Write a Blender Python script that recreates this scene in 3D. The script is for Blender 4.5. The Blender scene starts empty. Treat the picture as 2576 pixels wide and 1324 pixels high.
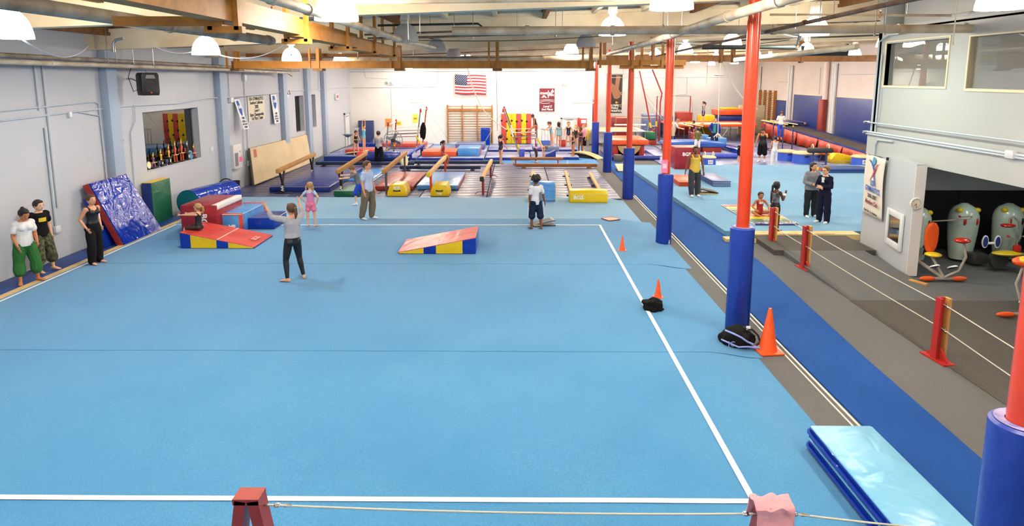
import bpy, bmesh, math, random
from mathutils import Vector, Matrix, Quaternion, noise
random.seed(7)
SC = bpy.context.scene
COL = SC.collection
PI = math.pi

# ------------------------------------------------------------------ camera, world, exposure
CAM_H, FPX, PPX, PPY = 4.35, 1650.0, 1288.0, 455.0
PITCH = math.atan((PPY - 194.0) / FPX)
YAW = math.radians(0.45)
cam_d = bpy.data.cameras.new('camera')
cam_d.sensor_fit = 'HORIZONTAL'
cam_d.sensor_width = 36.0
cam_d.lens = FPX / 2576.0 * 36.0
cam_d.shift_y = -(662.0 - PPY) / 2576.0
cam_d.clip_start = 0.05
cam_d.clip_end = 200
cam = bpy.data.objects.new('camera', cam_d)
COL.objects.link(cam)
cam.location = (0, 0, CAM_H)
cam.rotation_euler = (PI / 2 - PITCH, 0, YAW)
SC.camera = cam

w = bpy.data.worlds.new('world')
SC.world = w
w.use_nodes = True
w.node_tree.nodes['Background'].inputs[0].default_value = (0.9, 0.95, 1.0, 1)
w.node_tree.nodes['Background'].inputs[1].default_value = 0.3

SC.view_settings.view_transform = 'Standard'
SC.view_settings.look = 'None'
SC.view_settings.gamma = 1.0
SC.view_settings.use_curve_mapping = False
SC.view_settings.exposure = -0.25
LAMP_W = 222.0          # power of the bulb in every lit lamp
GLOW = 76.0              # brightness of its translucent dome

SC.cycles.max_bounces = 5; SC.cycles.diffuse_bounces = 3; SC.cycles.glossy_bounces = 2; SC.cycles.use_adaptive_sampling = True; SC.cycles.adaptive_threshold = 0.1; SC.cycles.transparent_max_bounces = 8
SC.cycles.caustics_reflective = False; SC.cycles.caustics_refractive = False
# ------------------------------------------------------------------ survey helpers (photo point -> place in the hall)
_cp, _sp, _cw, _sw = math.cos(PITCH), math.sin(PITCH), math.cos(YAW), math.sin(YAW)
_R = Vector((_cw, _sw, 0)); _F = Vector((-_sw * _cp, _cw * _cp, -_sp)); _U = Vector((-_sw * _sp, _cw * _sp, _cp))
def _ray(x, y): return _F + _R * ((x - PPX) / FPX) - _U * ((y - PPY) / FPX)
def G(x, y, z=0.0):
    d = _ray(x, y); t = (z - CAM_H) / d.z
    return Vector((d.x * t, d.y * t, z))
def A(x, y, Y):
    d = _ray(x, y); t = Y / d.y
    return Vector((d.x * t, Y, CAM_H + d.z * t))
def AX(x, y, X):
    d = _ray(x, y); t = X / d.x
    return Vector((X, d.y * t, CAM_H + d.z * t))

# ------------------------------------------------------------------ materials
def lin(c):
    if isinstance(c, str):
        c = tuple(int(c[i:i + 2], 16) / 255 for i in (0, 2, 4))
    return tuple((v / 12.92 if v <= 0.04045 else ((v + 0.055) / 1.055) ** 2.4) for v in c) + (1,)
_M = {}
def mat(name, col='808080', rough=0.5, metal=0.0, bump=None, var=None, emit=0, coat=0, spec=0.5, grain=None, wrinkle=None, speck=None, sheen=0):
    """bump=(scale,strength) fine relief; var=(scale,second colour,amount); grain=(scale xyz, colour2); wrinkle=(scale,strength); speck=(scale, colour2, amount)"""
    if name in _M: return _M[name]
    m = bpy.data.materials.new(name); m.use_nodes = True
    nt = m.node_tree; N = nt.nodes; L = nt.links
    b = N['Principled BSDF']
    b.inputs['Base Color'].default_value = lin(col)
    b.inputs['Roughness'].default_value = rough
    b.inputs['Metallic'].default_value = metal
    b.inputs['Specular IOR Level'].default_value = spec
    if coat: b.inputs['Coat Weight'].default_value = coat; b.inputs['Coat Roughness'].default_value = 0.15
    if sheen: b.inputs['Sheen Weight'].default_value = sheen; b.inputs['Sheen Roughness'].default_value = 0.4
    if emit:
        b.inputs['Emission Color'].default_value = lin(col); b.inputs['Emission Strength'].default_value = emit
    tc = N.new('ShaderNodeTexCoord')
    src = None
    def mixc(fac_socket, c2, amount, src):
        mx = N.new('ShaderNodeMix'); mx.data_type = 'RGBA'
        mul = N.new('ShaderNodeMath'); mul.operation = 'MULTIPLY'; mul.inputs[1].default_value = amount
        L.new(fac_socket, mul.inputs[0]); L.new(mul.outputs[0], mx.inputs[0])
        if src is None: mx.inputs[6].default_value = lin(col)
        else: L.new(src, mx.inputs[6])
        mx.inputs[7].default_value = lin(c2)
        return mx.outputs[2]
    if var:
        n = N.new('ShaderNodeTexNoise'); n.inputs['Scale'].default_value = var[0]; n.inputs['Detail'].default_value = 4
        L.new(tc.outputs['Object'], n.inputs['Vector'])
        r = N.new('ShaderNodeMapRange'); r.inputs[1].default_value = 0.38; r.inputs[2].default_value = 0.68
        L.new(n.outputs['Fac'], r.inputs[0])
        src = mixc(r.outputs[0], var[1], var[2], src)
    if speck:
        n = N.new('ShaderNodeTexNoise'); n.inputs['Scale'].default_value = speck[0]; n.inputs['Detail'].default_value = 1
        L.new(tc.outputs['Object'], n.inputs['Vector'])
        r = N.new('ShaderNodeMapRange'); r.inputs[1].default_value = 0.45; r.inputs[2].default_value = 0.6
        L.new(n.outputs['Fac'], r.inputs[0])
        src = mixc(r.outputs[0], speck[1], speck[2], src)
    if grain:
        mp = N.new('ShaderNodeMapping'); mp.inputs['Scale'].default_value = grain[0]
        L.new(tc.outputs['Object'], mp.inputs['Vector'])
        n = N.new('ShaderNodeTexNoise'); n.inputs['Scale'].default_value = 3; n.inputs['Detail'].default_value = 6; n.inputs['Distortion'].default_value = 1.2
        L.new(mp.outputs[0], n.inputs['Vector'])
        r = N.new('ShaderNodeMapRange'); r.inputs[1].default_value = 0.4; r.inputs[2].default_value = 0.65
        L.new(n.outputs['Fac'], r.inputs[0])
        src = mixc(r.outputs[0], grain[1], 0.8, src)
    if src is not None: L.new(src, b.inputs['Base Color'])
    nrm = None
    for bb, det, dist in ((bump, 3, 0), (wrinkle, 2, .5)):
        if not bb: continue
        n = N.new('ShaderNodeTexNoise'); n.inputs['Scale'].default_value = bb[0]; n.inputs['Detail'].default_value = det; n.inputs['Distortion'].default_value = dist
        L.new(tc.outputs['Object'], n.inputs['Vector'])
        bp = N.new('ShaderNodeBump'); bp.inputs['Strength'].default_value = bb[1]; bp.inputs['Distance'].default_value = 0.02 if dist == 0 else 0.06
        L.new(n.outputs['Fac'], bp.inputs['Height'])
        if nrm: L.new(nrm, bp.inputs['Normal'])
        nrm = bp.outputs[0]
    if nrm: L.new(nrm, b.inputs['Normal'])
    _M[name] = m
    return m
def vinyl(name, col, rough=0.32, c2=None):
    return mat('vinyl_' + name, col, rough, wrinkle=(3.4, 0.5), bump=(14, 0.05), var=(1.5, c2 or col, 0.5), coat=0.0, spec=.3)
def cloth(name, col, c2=None):
    return mat('cloth_' + name, col, 0.9, bump=(90, 0.12), wrinkle=(8, 0.2), var=(5, c2 or col, 0.4), spec=0.2)
def paint(name, col, rough=0.45, **k): return mat('paint_' + name, col, rough, **k)
def glass_mat(name, tint='ffffff', refl=0.25, rough=0.0, lit_veil=0.0):
    if name in _M: return _M[name]
    m = bpy.data.materials.new(name); m.use_nodes = True
    nt = m.node_tree; N = nt.nodes; L = nt.links
    for n in list(N): N.remove(n)
    o = N.new('ShaderNodeOutputMaterial'); t = N.new('ShaderNodeBsdfTransparent'); gl = N.new('ShaderNodeBsdfGlossy'); mx = N.new('ShaderNodeMixShader')
    t.inputs[0].default_value = lin(tint); gl.inputs['Roughness'].default_value = rough
    mx.inputs[0].default_value = refl
    L.new(t.outputs[0], mx.inputs[1]); L.new(gl.outputs[0], mx.inputs[2]); out = mx.outputs[0]
    if lit_veil:  # diffuse veil standing in for light from the room behind
        df = N.new('ShaderNodeBsdfDiffuse'); df.inputs[0].default_value = lin('c8cccc'); m2 = N.new('ShaderNodeMixShader'); m2.inputs[0].default_value = lit_veil
        L.new(out, m2.inputs[1]); L.new(df.outputs[0], m2.inputs[2]); out = m2.outputs[0]
    L.new(out, o.inputs[0])
    _M[name] = m
    return m

# ------------------------------------------------------------------ mesh builder
class MB:
    def __init__(s): s.v = []; s.f = []; s.sm = []
    def add(s, vs, fs, smooth=False):
        o = len(s.v); s.v += [tuple(v) for v in vs]; s.f += [tuple(i + o for i in f) for f in fs]; s.sm += [smooth] * len(fs); return s
    def box(s, x0, x1, y0, y1, z0, z1, M=None):
        vs = [Vector((x, y, z)) for z in (z0, z1) for y in (y0, y1) for x in (x0, x1)]
        if M: vs = [M @ v for v in vs]
        return s.add(vs, [(0, 2, 3, 1), (4, 5, 7, 6), (0, 1, 5, 4), (2, 6, 7, 3), (0, 4, 6, 2), (1, 3, 7, 5)])
    def rbox(s, x0, x1, y0, y1, z0, z1, r=0.02, M=None, seg=2):
        bm = bmesh.new()
        vs = [bm.verts.new((x, y, z)) for z in (z0, z1) for y in (y0, y1) for x in (x0, x1)]
        for f in [(0, 2, 3, 1), (4, 5, 7, 6), (0, 1, 5, 4), (2, 6, 7, 3), (0, 4, 6, 2), (1, 3, 7, 5)]: bm.faces.new([vs[i] for i in f])
        r = min(r, 0.48 * min(x1 - x0, y1 - y0, z1 - z0))
        bmesh.ops.bevel(bm, geom=bm.edges[:], offset=r, segments=seg, affect='EDGES', profile=0.5)
        return s.bm(bm, M, True)
    def bm(s, bm, M=None, smooth=False):
        bm.verts.index_update()
        vs = [(M @ v.co) if M else v.co.copy() for v in bm.verts]
        s.add(vs, [[v.index for v in f.verts] for f in bm.faces], smooth); bm.free(); return s
    def prism(s, poly, x0, x1, axis='x', M=None, r=0):
        """poly of 2D points extruded along an axis: x: (y,z), y: (x,z), z: (x,y)"""
        n = len(poly)
        def P(a, p): return Vector((a, p[0], p[1])) if axis == 'x' else Vector((p[0], a, p[1])) if axis == 'y' else Vector((p[0], p[1], a))
        vs = [P(x0, p) for p in poly] + [P(x1, p) for p in poly]
        fs = [tuple(range(n))[::-1], tuple(range(n, 2 * n))] + [(i, (i + 1) % n, n + (i + 1) % n, n + i) for i in range(n)]
        bm = bmesh.new(); bv = [bm.verts.new(v) for v in vs]
        for f in fs: bm.faces.new([bv[i] for i in f])
        bmesh.ops.recalc_face_normals(bm, faces=bm.faces[:])
        if r: bmesh.ops.bevel(bm, geom=bm.edges[:], offset=r, segments=2, affect='EDGES', profile=0.5)
        return s.bm(bm, M, bool(r))
    def loft(s, rings, cap=True, smooth=True, close=False):
        k = len(rings[0]); n = len(rings)
        vs = [p for r in rings for p in r]; fs = []
        for i in range(n - 1 + (1 if close else 0)):
            a = i * k; b = ((i + 1) % n) * k
            for j in range(k):
                fs.append((a + j, a + (j + 1) % k, b + (j + 1) % k, b + j))
        if cap and not close:
            fs.append(tuple(range(k))[::-1]); fs.append(tuple(range((n - 1) * k, n * k)))
        return s.add(vs, fs, smooth)
    def tube(s, pts, r, k=8, smooth=True, cap=True, close=False):
        pts = [Vector(p) for p in pts]; n = len(pts)
        rs = r if isinstance(r, (list, tuple)) else [r] * n
        rings = []; up = None
        for i, p in enumerate(pts):
            if close: d = pts[(i + 1) % n] - pts[i - 1]
            else: d = (pts[min(i + 1, n - 1)] - pts[max(i - 1, 0)])
            d = d.normalized() if d.length > 1e-9 else Vector((0, 0, 1))
            if up is None:
                up = Vector((0, 0, 1)) if abs(d.z) < 0.9 else Vector((1, 0, 0))
            a = d.cross(up)
            if a.length < 1e-5: a = d.cross(Vector((0, 1, 0)))
            a.normalize(); b = a.cross(d).normalized(); up = b
            rings.append([p + (a * math.cos(t) + b * math.sin(t)) * rs[i] for t in [2 * PI * j / k for j in range(k)]])
        return s.loft(rings, cap, smooth, close)
    def cyl(s, c, r, z0, z1, k=20, r2=None, smooth=True):
        r2 = r if r2 is None else r2
        return s.loft([[Vector((c[0] + math.cos(t) * q, c[1] + math.sin(t) * q, z)) for t in [2 * PI * j / k for j in range(k)]] for q, z in ((r, z0), (r2, z1))], True, smooth)
    def lathe(s, prof, c=(0, 0, 0), k=24, M=None, cap=True, smooth=True):
        """prof: list of (r,z)"""
        rings = []
        for r, z in prof:
            ring = [Vector((c[0] + math.cos(t) * max(r, 1e-4), c[1] + math.sin(t) * max(r, 1e-4), c[2] + z)) for t in [2 * PI * j / k for j in range(k)]]
            if M: ring = [M @ p for p in ring]
            rings.append(ring)
        return s.loft(rings, cap, smooth)
    def ell(s, c, rx, ry, rz, M=None, k=12, n=8):
        rings = []
        for i in range(n + 1):
            a = -PI / 2 + PI * i / n
            cr = max(math.cos(a), 1e-3)
            ring = [Vector((rx * cr * math.cos(t), ry * cr * math.sin(t), rz * math.sin(a))) for t in [2 * PI * j / k for j in range(k)]]
            if M: ring = [M @ p for p in ring]
            rings.append([Vector(c) + p for p in ring])
        return s.loft(rings, True, True)
    def data(s, name):
        me = bpy.data.meshes.new(name); me.from_pydata(s.v, [], s.f)
        me.polygons.foreach_set('use_smooth', s.sm); me.update()
        return me
    def build(s, name, m, parent=None, loc=None, sharp=True):
        me = s.data(name)
        if sharp and any(s.sm): me.set_sharp_from_angle(angle=math.radians(40))
        return link(name, me, m, parent, loc)
def link(name, me, m, parent=None, loc=None):
    o = bpy.data.objects.new(name, me)
    if m is not None:
        if not me.materials: me.materials.append(m)
    COL.objects.link(o)
    if parent is not None: o.parent = parent
    if loc is not None: o.location = loc
    return o
def tag(o, label=None, cat=None, group=None, kind=None):
    if label: o['label'] = label
    if cat: o['category'] = cat
    if group: o['group'] = group
    if kind: o['kind'] = kind
    return o
def thing(name, label, cat, loc=(0, 0, 0), rz=0.0, group=None):
    o = bpy.data.objects.new(name, None); COL.objects.link(o)
    o.empty_display_size = 0.1
    o.location = loc; o.rotation_euler = (0, 0, rz)
    return tag(o, label, cat, group)
def struct(name, mb, m, parent=None):
    o = mb.build(name, m, parent)
    if parent is None: o['kind'] = 'structure'
    return o
def box(name, m, parent, x0, x1, y0, y1, z0, z1, r=0, M=None):
    mb = MB()
    if r: mb.rbox(x0, x1, y0, y1, z0, z1, r, M)
    else: mb.box(x0, x1, y0, y1, z0, z1, M)
    return mb.build(name, m, parent)
def tube(name, m, parent, pts, r, k=8, close=False): return MB().tube(pts, r, k, close=close).build(name, m, parent)
def lettering(txt, size, m, parent, M, depth=0.002, align='CENTER', name='lettering', bold=0.0, shear=0.0, sx=1.0):
    cu = bpy.data.curves.new('t', 'FONT'); cu.body = txt; cu.size = size; cu.align_x = align; cu.align_y = 'CENTER'
    cu.extrude = depth; cu.offset = bold; cu.shear = shear; cu.resolution_u = 2
    to = bpy.data.objects.new('t', cu); COL.objects.link(to)
    o = link(name, bpy.data.meshes.new(name), m, parent)
    _TEXT.append((o, to, M @ Matrix.Diagonal((sx, 1, 1, 1)), m))
    return o
_TEXT, _BAKE = [], []
def finish():
    """turn every text and every remeshed body into plain meshes in one pass"""
    dg = bpy.context.evaluated_depsgraph_get()
    new = []
    for o, to, M, m in _TEXT:
        me = bpy.data.meshes.new_from_object(to.evaluated_get(dg)); me.transform(M); me.materials.clear(); me.materials.append(m); new.append((o, me))
    for o in _BAKE:
        me = bpy.data.meshes.new_from_object(o.evaluated_get(dg)); mats = list(o.data.materials); me.materials.clear()
        for mm in mats: me.materials.append(mm)
        me.polygons.foreach_set('use_smooth', [True] * len(me.polygons)); new.append((o, me))
    for o, me in new:
        nm = o.data.name; o.modifiers.clear(); o.data = me; me.name = nm
    for o, to, M, m in _TEXT: bpy.data.objects.remove(to)
def face_M(origin, right, up):
    """matrix whose x axis is 'right', y axis 'up' (text plane)"""
    r = Vector(right).normalized(); u = Vector(up).normalized(); n = r.cross(u)
    return Matrix(((r.x, u.x, n.x, origin[0]), (r.y, u.y, n.y, origin[1]), (r.z, u.z, n.z, origin[2]), (0, 0, 0, 1)))
def copy_tree(o, parent=None):
    c = o.copy(); COL.objects.link(c); c.parent = parent
    for ch in list(o.children): copy_tree(ch, c)
    return c
def arc(c, r, a0, a1, n, plane='xz'):
    out = []
    for i in range(n + 1):
        t = a0 + (a1 - a0) * i / n; x = math.cos(t) * r; y = math.sin(t) * r
        out.append(Vector(c) + (Vector((x, 0, y)) if plane == 'xz' else Vector((x, y, 0)) if plane == 'xy' else Vector((0, x, y))))
    return out
# ------------------------------------------------------------------ palette of the building
WALL = mat('wall_paint', 'bcc0c8', 0.75, bump=(25, 0.08), var=(0.6, 'b0b6c2', 0.5))
WALLB = mat('back_wall_paint', 'efede6', 0.7, bump=(25, 0.08), var=(0.6, 'd8d6d2', 0.5))
PILA = mat('pilaster_paint', 'a0b0c6', 0.7, var=(1, '96a8c0', 0.5))
MEZZ = mat('mezzanine_paint', 'b2b7b9', 0.6, bump=(25, 0.05))
CEILM = mat('ceiling_paint', 'e6d9bf', 0.8, var=(0.5, 'b5a487', 0.6), bump=(12, 0.2))
GIRD = mat('girder_paint', 'ecdfc4', 0.75, var=(0.9, 'b89a72', 0.55), bump=(14, 0.2))
CARPET = mat('grey_carpet', '6f7174', 0.95, bump=(220, 0.3), speck=(130, '4c4c4e', 0.8), var=(0.35, '5f6064', 0.5), spec=0.1)
DKCARPET = mat('dark_grey_carpet', '5a5857', 0.95, bump=(220, 0.3), speck=(130, '403e3d', 0.8), spec=0.1)
BLUEC = mat('sky_blue_carpet', '4186bb', 0.95, bump=(160, 0.25), speck=(90, '377aae', 0.7), var=(0.45, '5394c3', 0.7), spec=0.12, sheen=.3)
BLUEC2 = mat('pale_blue_carpet', '6c9fc9', 0.95, bump=(160, 0.25), speck=(90, '6898bc', 0.6), var=(0.4, '82aecb', 0.7), spec=0.12, sheen=.3)
BLUEC3 = mat('second_floor_carpet', '5290bd', 0.95, bump=(160, 0.25), speck=(90, '548db4', 0.6), var=(0.4, '70a5c6', 0.7), spec=0.12, sheen=.3)
RUNB = mat('runway_carpet', '1d4a92', 0.95, bump=(200, 0.25), speck=(120, '183f82', 0.7), var=(0.5, '24559e', 0.6), spec=0.12)
TAPE = mat('white_tape', 'f1f3f2', 0.6)
NAVYV = mat('navy_vinyl_mat', '2e3764', 0.4, wrinkle=(1.2, 0.05), var=(0.9, '5e6380', 0.75), coat=0.05)
CHALKV = mat('chalky_blue_vinyl', '4a60a0', 0.4, wrinkle=(2.0, 0.3), var=(0.7, 'a9aec6', 0.85), coat=0.15)
STEEL = mat('grey_steel', '9aa0a4', 0.35, 0.9)
CONDU = mat('painted_conduit', 'bcc6d2', 0.6)
PIPEW = mat('painted_pipe', 'ccc4b2', 0.55, var=(2.5, '9b7f60', 0.75), bump=(20, 0.1))
PIPEG = mat('weathered_pipe', 'a39a8c', 0.55, var=(3, '6e5440', 0.8), bump=(20, 0.1))
RUST = mat('rusty_pipe', '6a4f3d', 0.65, var=(4, '9c8573', 0.6), bump=(30, 0.1))
ROPE = mat('rope', 'd9d3c2', .9, bump=(200, .4))
BLACKP = mat('black_pipe', '26282c', 0.5)
WOODY = mat('yellow_pine', 'b67c30', 0.6, grain=((1, 1, 1), '9a611f'), bump=(40, 0.1))
DARKWOOD = mat('brown_timber', '7b5026', 0.7, grain=((1, 1, 1), '5d3a1a'))
XL, XR, YB, YB2, XM = -10.9, 20.3, 43.0, 56.0, 9.0
def slope(x): return 5.02 + (x + 10.9) * 0.037      # underside of the girders

# ------------------------------------------------------------------ floor
fl = struct('floor', MB().box(XL - .3, XR + .3, -3.2, YB2 + .3, -0.2, 0.0), CARPET)

# left wall with two window openings
lw = MB()
holes = [(19.06, 22.4, 1.61, 3.33), (32.3, 33.6, 1.62, 3.43), (34.5, 35.6, 1.68, 3.43)]
ys = [-3.2] + [v for h in holes for v in h[:2]] + [YB + .25]
for i in range(len(ys) - 1):
    if i % 2 == 0: lw.box(XL - .25, XL, ys[i], ys[i + 1], 0, 6.4)
    else:
        h = holes[i // 2]; lw.box(XL - .25, XL, h[0], h[1], 0, h[2]); lw.box(XL - .25, XL, h[0], h[1], h[3], 6.4)
wall_left = struct('wall_left', lw, WALL)
for y0, wd, hh in ((10.7, .45, 5.1), (17.2, .46, 5.1), (23.75, .5, 5.1), (30.2, .5, 5.1), (36.6, .5, 5.1)):
    box('pilaster', PILA, wall_left, XL, XL + .22, y0, y0 + wd, 0.0, hh, 0.01)
box('pilaster', PILA, wall_left, XL, XL + .2, 33.75, 34.3, 0, 5.0, 0.01)
# dark room behind the panes
DARK = mat('dark_room', '1a1614', 0.9)
GLASSD = glass_mat('dark_glass', '4a443e', 0.2)
for n, (y0, y1, z0, z1) in enumerate(holes):
    wn = tag(bpy.data.objects.new('window_%d' % (n + 1), None), kind='structure'); COL.objects.link(wn)
    wn.location = (XL - .12, (y0 + y1) / 2, z0); h = (y1 - y0) / 2
    box('pane', GLASSD, wn, -.125, -.115, -h, h, 0, z1 - z0)
    fm = paint('window_frame_grey', '6f757e')
    box('frame', fm, wn, -.13, -.09, -h, -h + .04, 0, z1 - z0); box('frame', fm, wn, -.13, -.09, h - .04, h, 0, z1 - z0)
    box('frame', fm, wn, -.13, -.09, -h, h, z1 - z0 - .04, z1 - z0); box('sill', paint('sill_white', 'c9cdd4'), wn, -.13, .14, -h, h, -.01, .012)
    bk = MB().box(-2.2, -2.1, -h - .6, h + .6, -.7, z1 - z0 + .5); bk.box(-2.1, -.14, -h - .6, -h - .5, -.7, z1 - z0 + .5); bk.box(-2.1, -.14, h + .5, h + .6, -.7, z1 - z0 + .5)
    bk.box(-2.1, -.14, -h - .6, h + .6, -.8, -.7); bk.box(-2.1, -.14, -h - .6, h + .6, z1 - z0 + .5, z1 - z0 + .6)
    bk.build('dark_room', DARK, wn)
# grey conduits fixed to the left wall
def conduit(pts, r=.018, parent=None, m=None): return tube('conduit', m or CONDU, parent or wall_left, pts, r, 6)
xw = XL + .035
conduit([(xw, 8, 3.5), (xw, 16.9, 3.72), (xw, 17.05, 3.66), (xw, 17.1, 0.3)])
conduit([(xw, 8, 3.36), (xw, 18.5, 3.55), (xw + .02, 18.62, 3.5), (xw + .02, 18.6, 3.1), (xw, 18.35, 2.8), (xw, 18.3, 0.4)])
conduit([(xw, 8, 3.28), (xw, 16.2, 3.50), (xw, 17.15, 3.33)], .012)
conduit([(xw, 14.9, 4.75), (xw, 14.9, 3.6)], .022); conduit([(xw, 15.15, 4.75), (xw, 15.15, 1.3)], .024)
conduit([(xw, 15.02, 3.2), (xw, 15.02, 0.85)], .03)
box('switch_box', paint('box_white', 'd6d9de'), wall_left, XL, XL + .08, 14.95, 15.12, .72, .88, .01)
conduit([(xw, 17.35 + .4, 4.8), (xw, 17.35 + .4, 3.6)], .018)
conduit([(xw, 18.6, 3.55), (xw + .02, 21, 3.52), (xw + .02, 23.2, 3.62), (xw + .1, 24.4, 3.6), (xw, 29.3, 3.62), (xw, 30.1, 3.68), (xw, 42.6, 3.7)], .02)
for y in (24.9, 31.0, 36.2): conduit([(xw, y, 4.8), (xw, y, 3.6)], .016)
conduit([(xw, 26.3, 4.8), (xw, 26.3, 1.2)], .02); conduit([(xw, 25.9, 2.3), (xw, 25.9, .9)], .015)
box('junction_box', paint('box_white', 'd6d9de'), wall_left, XL, XL + .12, 26.2, 26.4, 4.2, 4.45, .01)
box('junction_box', paint('box_white', 'd6d9de'), wall_left, XL, XL + .12, 24.8, 25.05, 3.4, 3.58, .01)
box('junction_box', paint('box_white', 'd6d9de'), wall_left, XL, XL + .07, 15.85, 15.95, 3.38, 3.52, .01)
box('outlet', paint('box_white', 'd6d9de'), wall_left, XL, XL + .05, 26.2, 26.42, .8, 1.0, .01)
box('light_switch', paint('box_white', 'd6d9de'), wall_left, XL, XL + .02, 23.1, 23.3, 1.7, 1.9, .005)
for y, z in ((17.75, 2.9), (17.8, 2.6)): tube('wall_hook', BLACKP, wall_left, [(XL, y, z), (XL + .1, y + .05, z), (XL + .1, y + .05, z + .05)], .012, 6)

wall_back = struct('wall_back', MB().box(XL - .25, 4.9, YB, YB + .25, 0, 6.6).box(4.65, 4.9, YB + .25, YB2 + .2, 0, 6.8), WALLB)
xb = YB - .03
conduit([(-10.7, xb, 3.66), (-5.4, xb, 3.72), (-5.2, xb, 3.8), (-5.15, xb, 4.7)], .018, wall_back)
conduit([(-9.9, xb, 4.9), (-9.8, xb, 4.3), (-8.4, xb, 4.25), (-8.3, xb, 4.05)], .014, wall_back); conduit([(-8.2, xb, 4.0), (-8.2, xb, 0.2)], .014, wall_back)
conduit([(2.6, xb, 3.9), (2.65, xb, 1.6)], .015, wall_back); conduit([(4.8, xb, 2.7), (3.6, xb, 2.7), (3.55, xb, 2.6), (3.5, xb, 2.0), (3.3, xb, 1.85)], .015, wall_back)
conduit([(-10.8, xb - .05, 4.84), (4.8, xb - .05, 4.9)], .035, wall_back); conduit([(-10.8, xb - .1, 4.7), (4.8, xb - .1, 4.78)], .025, wall_back)
box('wall_patch', paint('patch_white', 'f0eee6'), wall_back, -7.0, -6.0, YB - .03, YB, 2.7, 3.2, .01)
for x, z in ((-8.2, 4.05), (3.0, 4.0)):
    o = MB().lathe([(.02, 0), (.09, .02), (.1, .12), (.03, .14)], k=12, M=Matrix.Translation((x - .12, xb - .06, z)) @ Matrix.Rotation(PI / 2, 4, 'X'))
    o.lathe([(.02, 0), (.09, .02), (.1, .12), (.03, .14)], k=12, M=Matrix.Translation((x + .12, xb - .06, z)) @ Matrix.Rotation(PI / 2, 4, 'X')); o.box(x - .2, x + .2, xb - .06, xb, z - .2, z - .08)
    o.build('emergency_light', paint('box_white', 'd6d9de'), wall_back)
wall_rear = struct('wall_rear', MB().box(4.9, XR + .25, YB2, YB2 + .25, 0, 7.0), mat('rear_wall_paint', 'c9c8cc', .7, var=(.6, 'b9b8be', .5)))
conduit([(5, YB2 - .03, 4.3), (18, YB2 - .03, 4.35)], .02, wall_rear); conduit([(10.5, YB2 - .03, 4.3), (10.5, YB2 - .03, 2.6)], .02, wall_rear); conduit([(14.3, YB2 - .03, 4.3), (14.3, YB2 - .03, 2.9), (12.6, YB2 - .03, 2.8)], .02, wall_rear)
wall_right = struct('wall_right', MB().box(XR, XR + .25, 16.4, YB2 + .25, 0, 7.0), mat('right_wall_paint', 'd6cdc9', .7, var=(.6, 'cbbfbc', .5)))
WHITEP = paint('white_downpipe', 'd3d6da')
for y in (49.0, 49.4, 42.25, 42.55): tube('downpipe', WHITEP, wall_right, [(XR - .12, y, .2), (XR - .12, y, 5.2)], .1, 12)
tube('downpipe', paint('downpipe_pink', 'e3cfc9'), wall_right, [(XR - .2, 43.35, 2.9), (XR - .2, 43.35, 5.4)], .17, 12)
conduit([(XR - .04, 55.3, 5.2), (XR - .04, 55.3, 2.6)], .03, wall_right, RUST); conduit([(XR - .04, 51.5, 4.0), (XR - .04, 49.8, 4.0)], .015, wall_right); conduit([(XR - .04, 41.8, 4.5), (XR - .04, 33, 4.55)], .015, wall_right)
conduit([(XR - .04, 44.6, 5), (XR - .04, 44.6, 3.2)], .02, wall_right)
# wall behind the viewing balcony
wall_front = struct('wall_front', MB().box(XL - .25, XR + .25, -3.45, -3.2, 0, 7.0), WALL)

# ------------------------------------------------------------------ mezzanine block on the right
YM = 16.75
mz = MB()
wins = [(10.2, 12.62 + .75, 4.12, 5.14)]
w1 = (14.0, 16.35, 4.15, 5.18); w2 = (8.2, 13.35, 4.12, 5.14); w3 = (1.5, 7.4, 4.12, 5.14)
edges = [-3.2, w3[0], w3[1], w2[0], w2[1], w1[0], w1[1], YM]
for i in range(7):
    a, b_ = edges[i], edges[i + 1]
    if i % 2 == 0: mz.box(XM, XM + .15, a, b_, 2.46, 5.5)
    else: mz.box(XM, XM + .15, a, b_, 2.46, 4.13); mz.box(XM, XM + .15, a, b_, 5.15, 5.5)
mz.box(XM + .3, XM + .45, -3.2, YM - .5, 5.5, 7.0); mz.box(XM, XM + .45, -3.2, YM - .3, 5.46, 5.56)
mz.box(XM, XR, YM - .15, YM, 2.46, 7.0)                       # far end wall of the upper room
mz.box(XM + .1, XR, YM - .3, YM - .1, 0, 2.6)                 # wall behind the exercise machines
wall_mezzanine = struct('wall_mezzanine', mz, MEZZ)
struct('trim_1', MB().box(XM - .08, XM + .3, -3.2, YM, 2.42, 2.92), MEZZ)           # deep edge beam under the upper room
struct('trim_2', MB().box(XM + .3, XR, -3.2, YM - .1, 2.55, 2.75), MEZZ)            # slab between the storeys
struct('wall_upper_room', MB().box(13.5, 13.65, -3, YM - .2, 2.75, 6.5), mat('upper_room_paint', '8f9596', .8))
GLASSM = glass_mat('office_glass', 'a8b0b0', 0.35, 0, .28)  # panes paled by the veil, as if the room were lit
CREAM = paint('cream_trim', 'e4d9b8')
for n, (y0, y1, z0, z1) in enumerate((w1, w2, w3)):
    wn = tag(bpy.data.objects.new('window_%d' % (n + 4), None), kind='structure'); COL.objects.link(wn)
    wn.location = (XM, (y0 + y1) / 2, z0); h = (y1 - y0) / 2; hz = z1 - z0
    box('pane', GLASSM, wn, .1, .108, -h, h, 0, hz)
    box('frame', CREAM, wn, -.02, .14, -h - .04, h + .04, -.05, 0); box('frame', CREAM, wn, -.02, .14, -h - .04, h + .04, hz, hz + .03)
    box('frame', CREAM, wn, -.02, .14, h, h + .04, 0, hz); box('frame', CREAM, wn, -.02, .14, -h - .04, -h, 0, hz)
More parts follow.
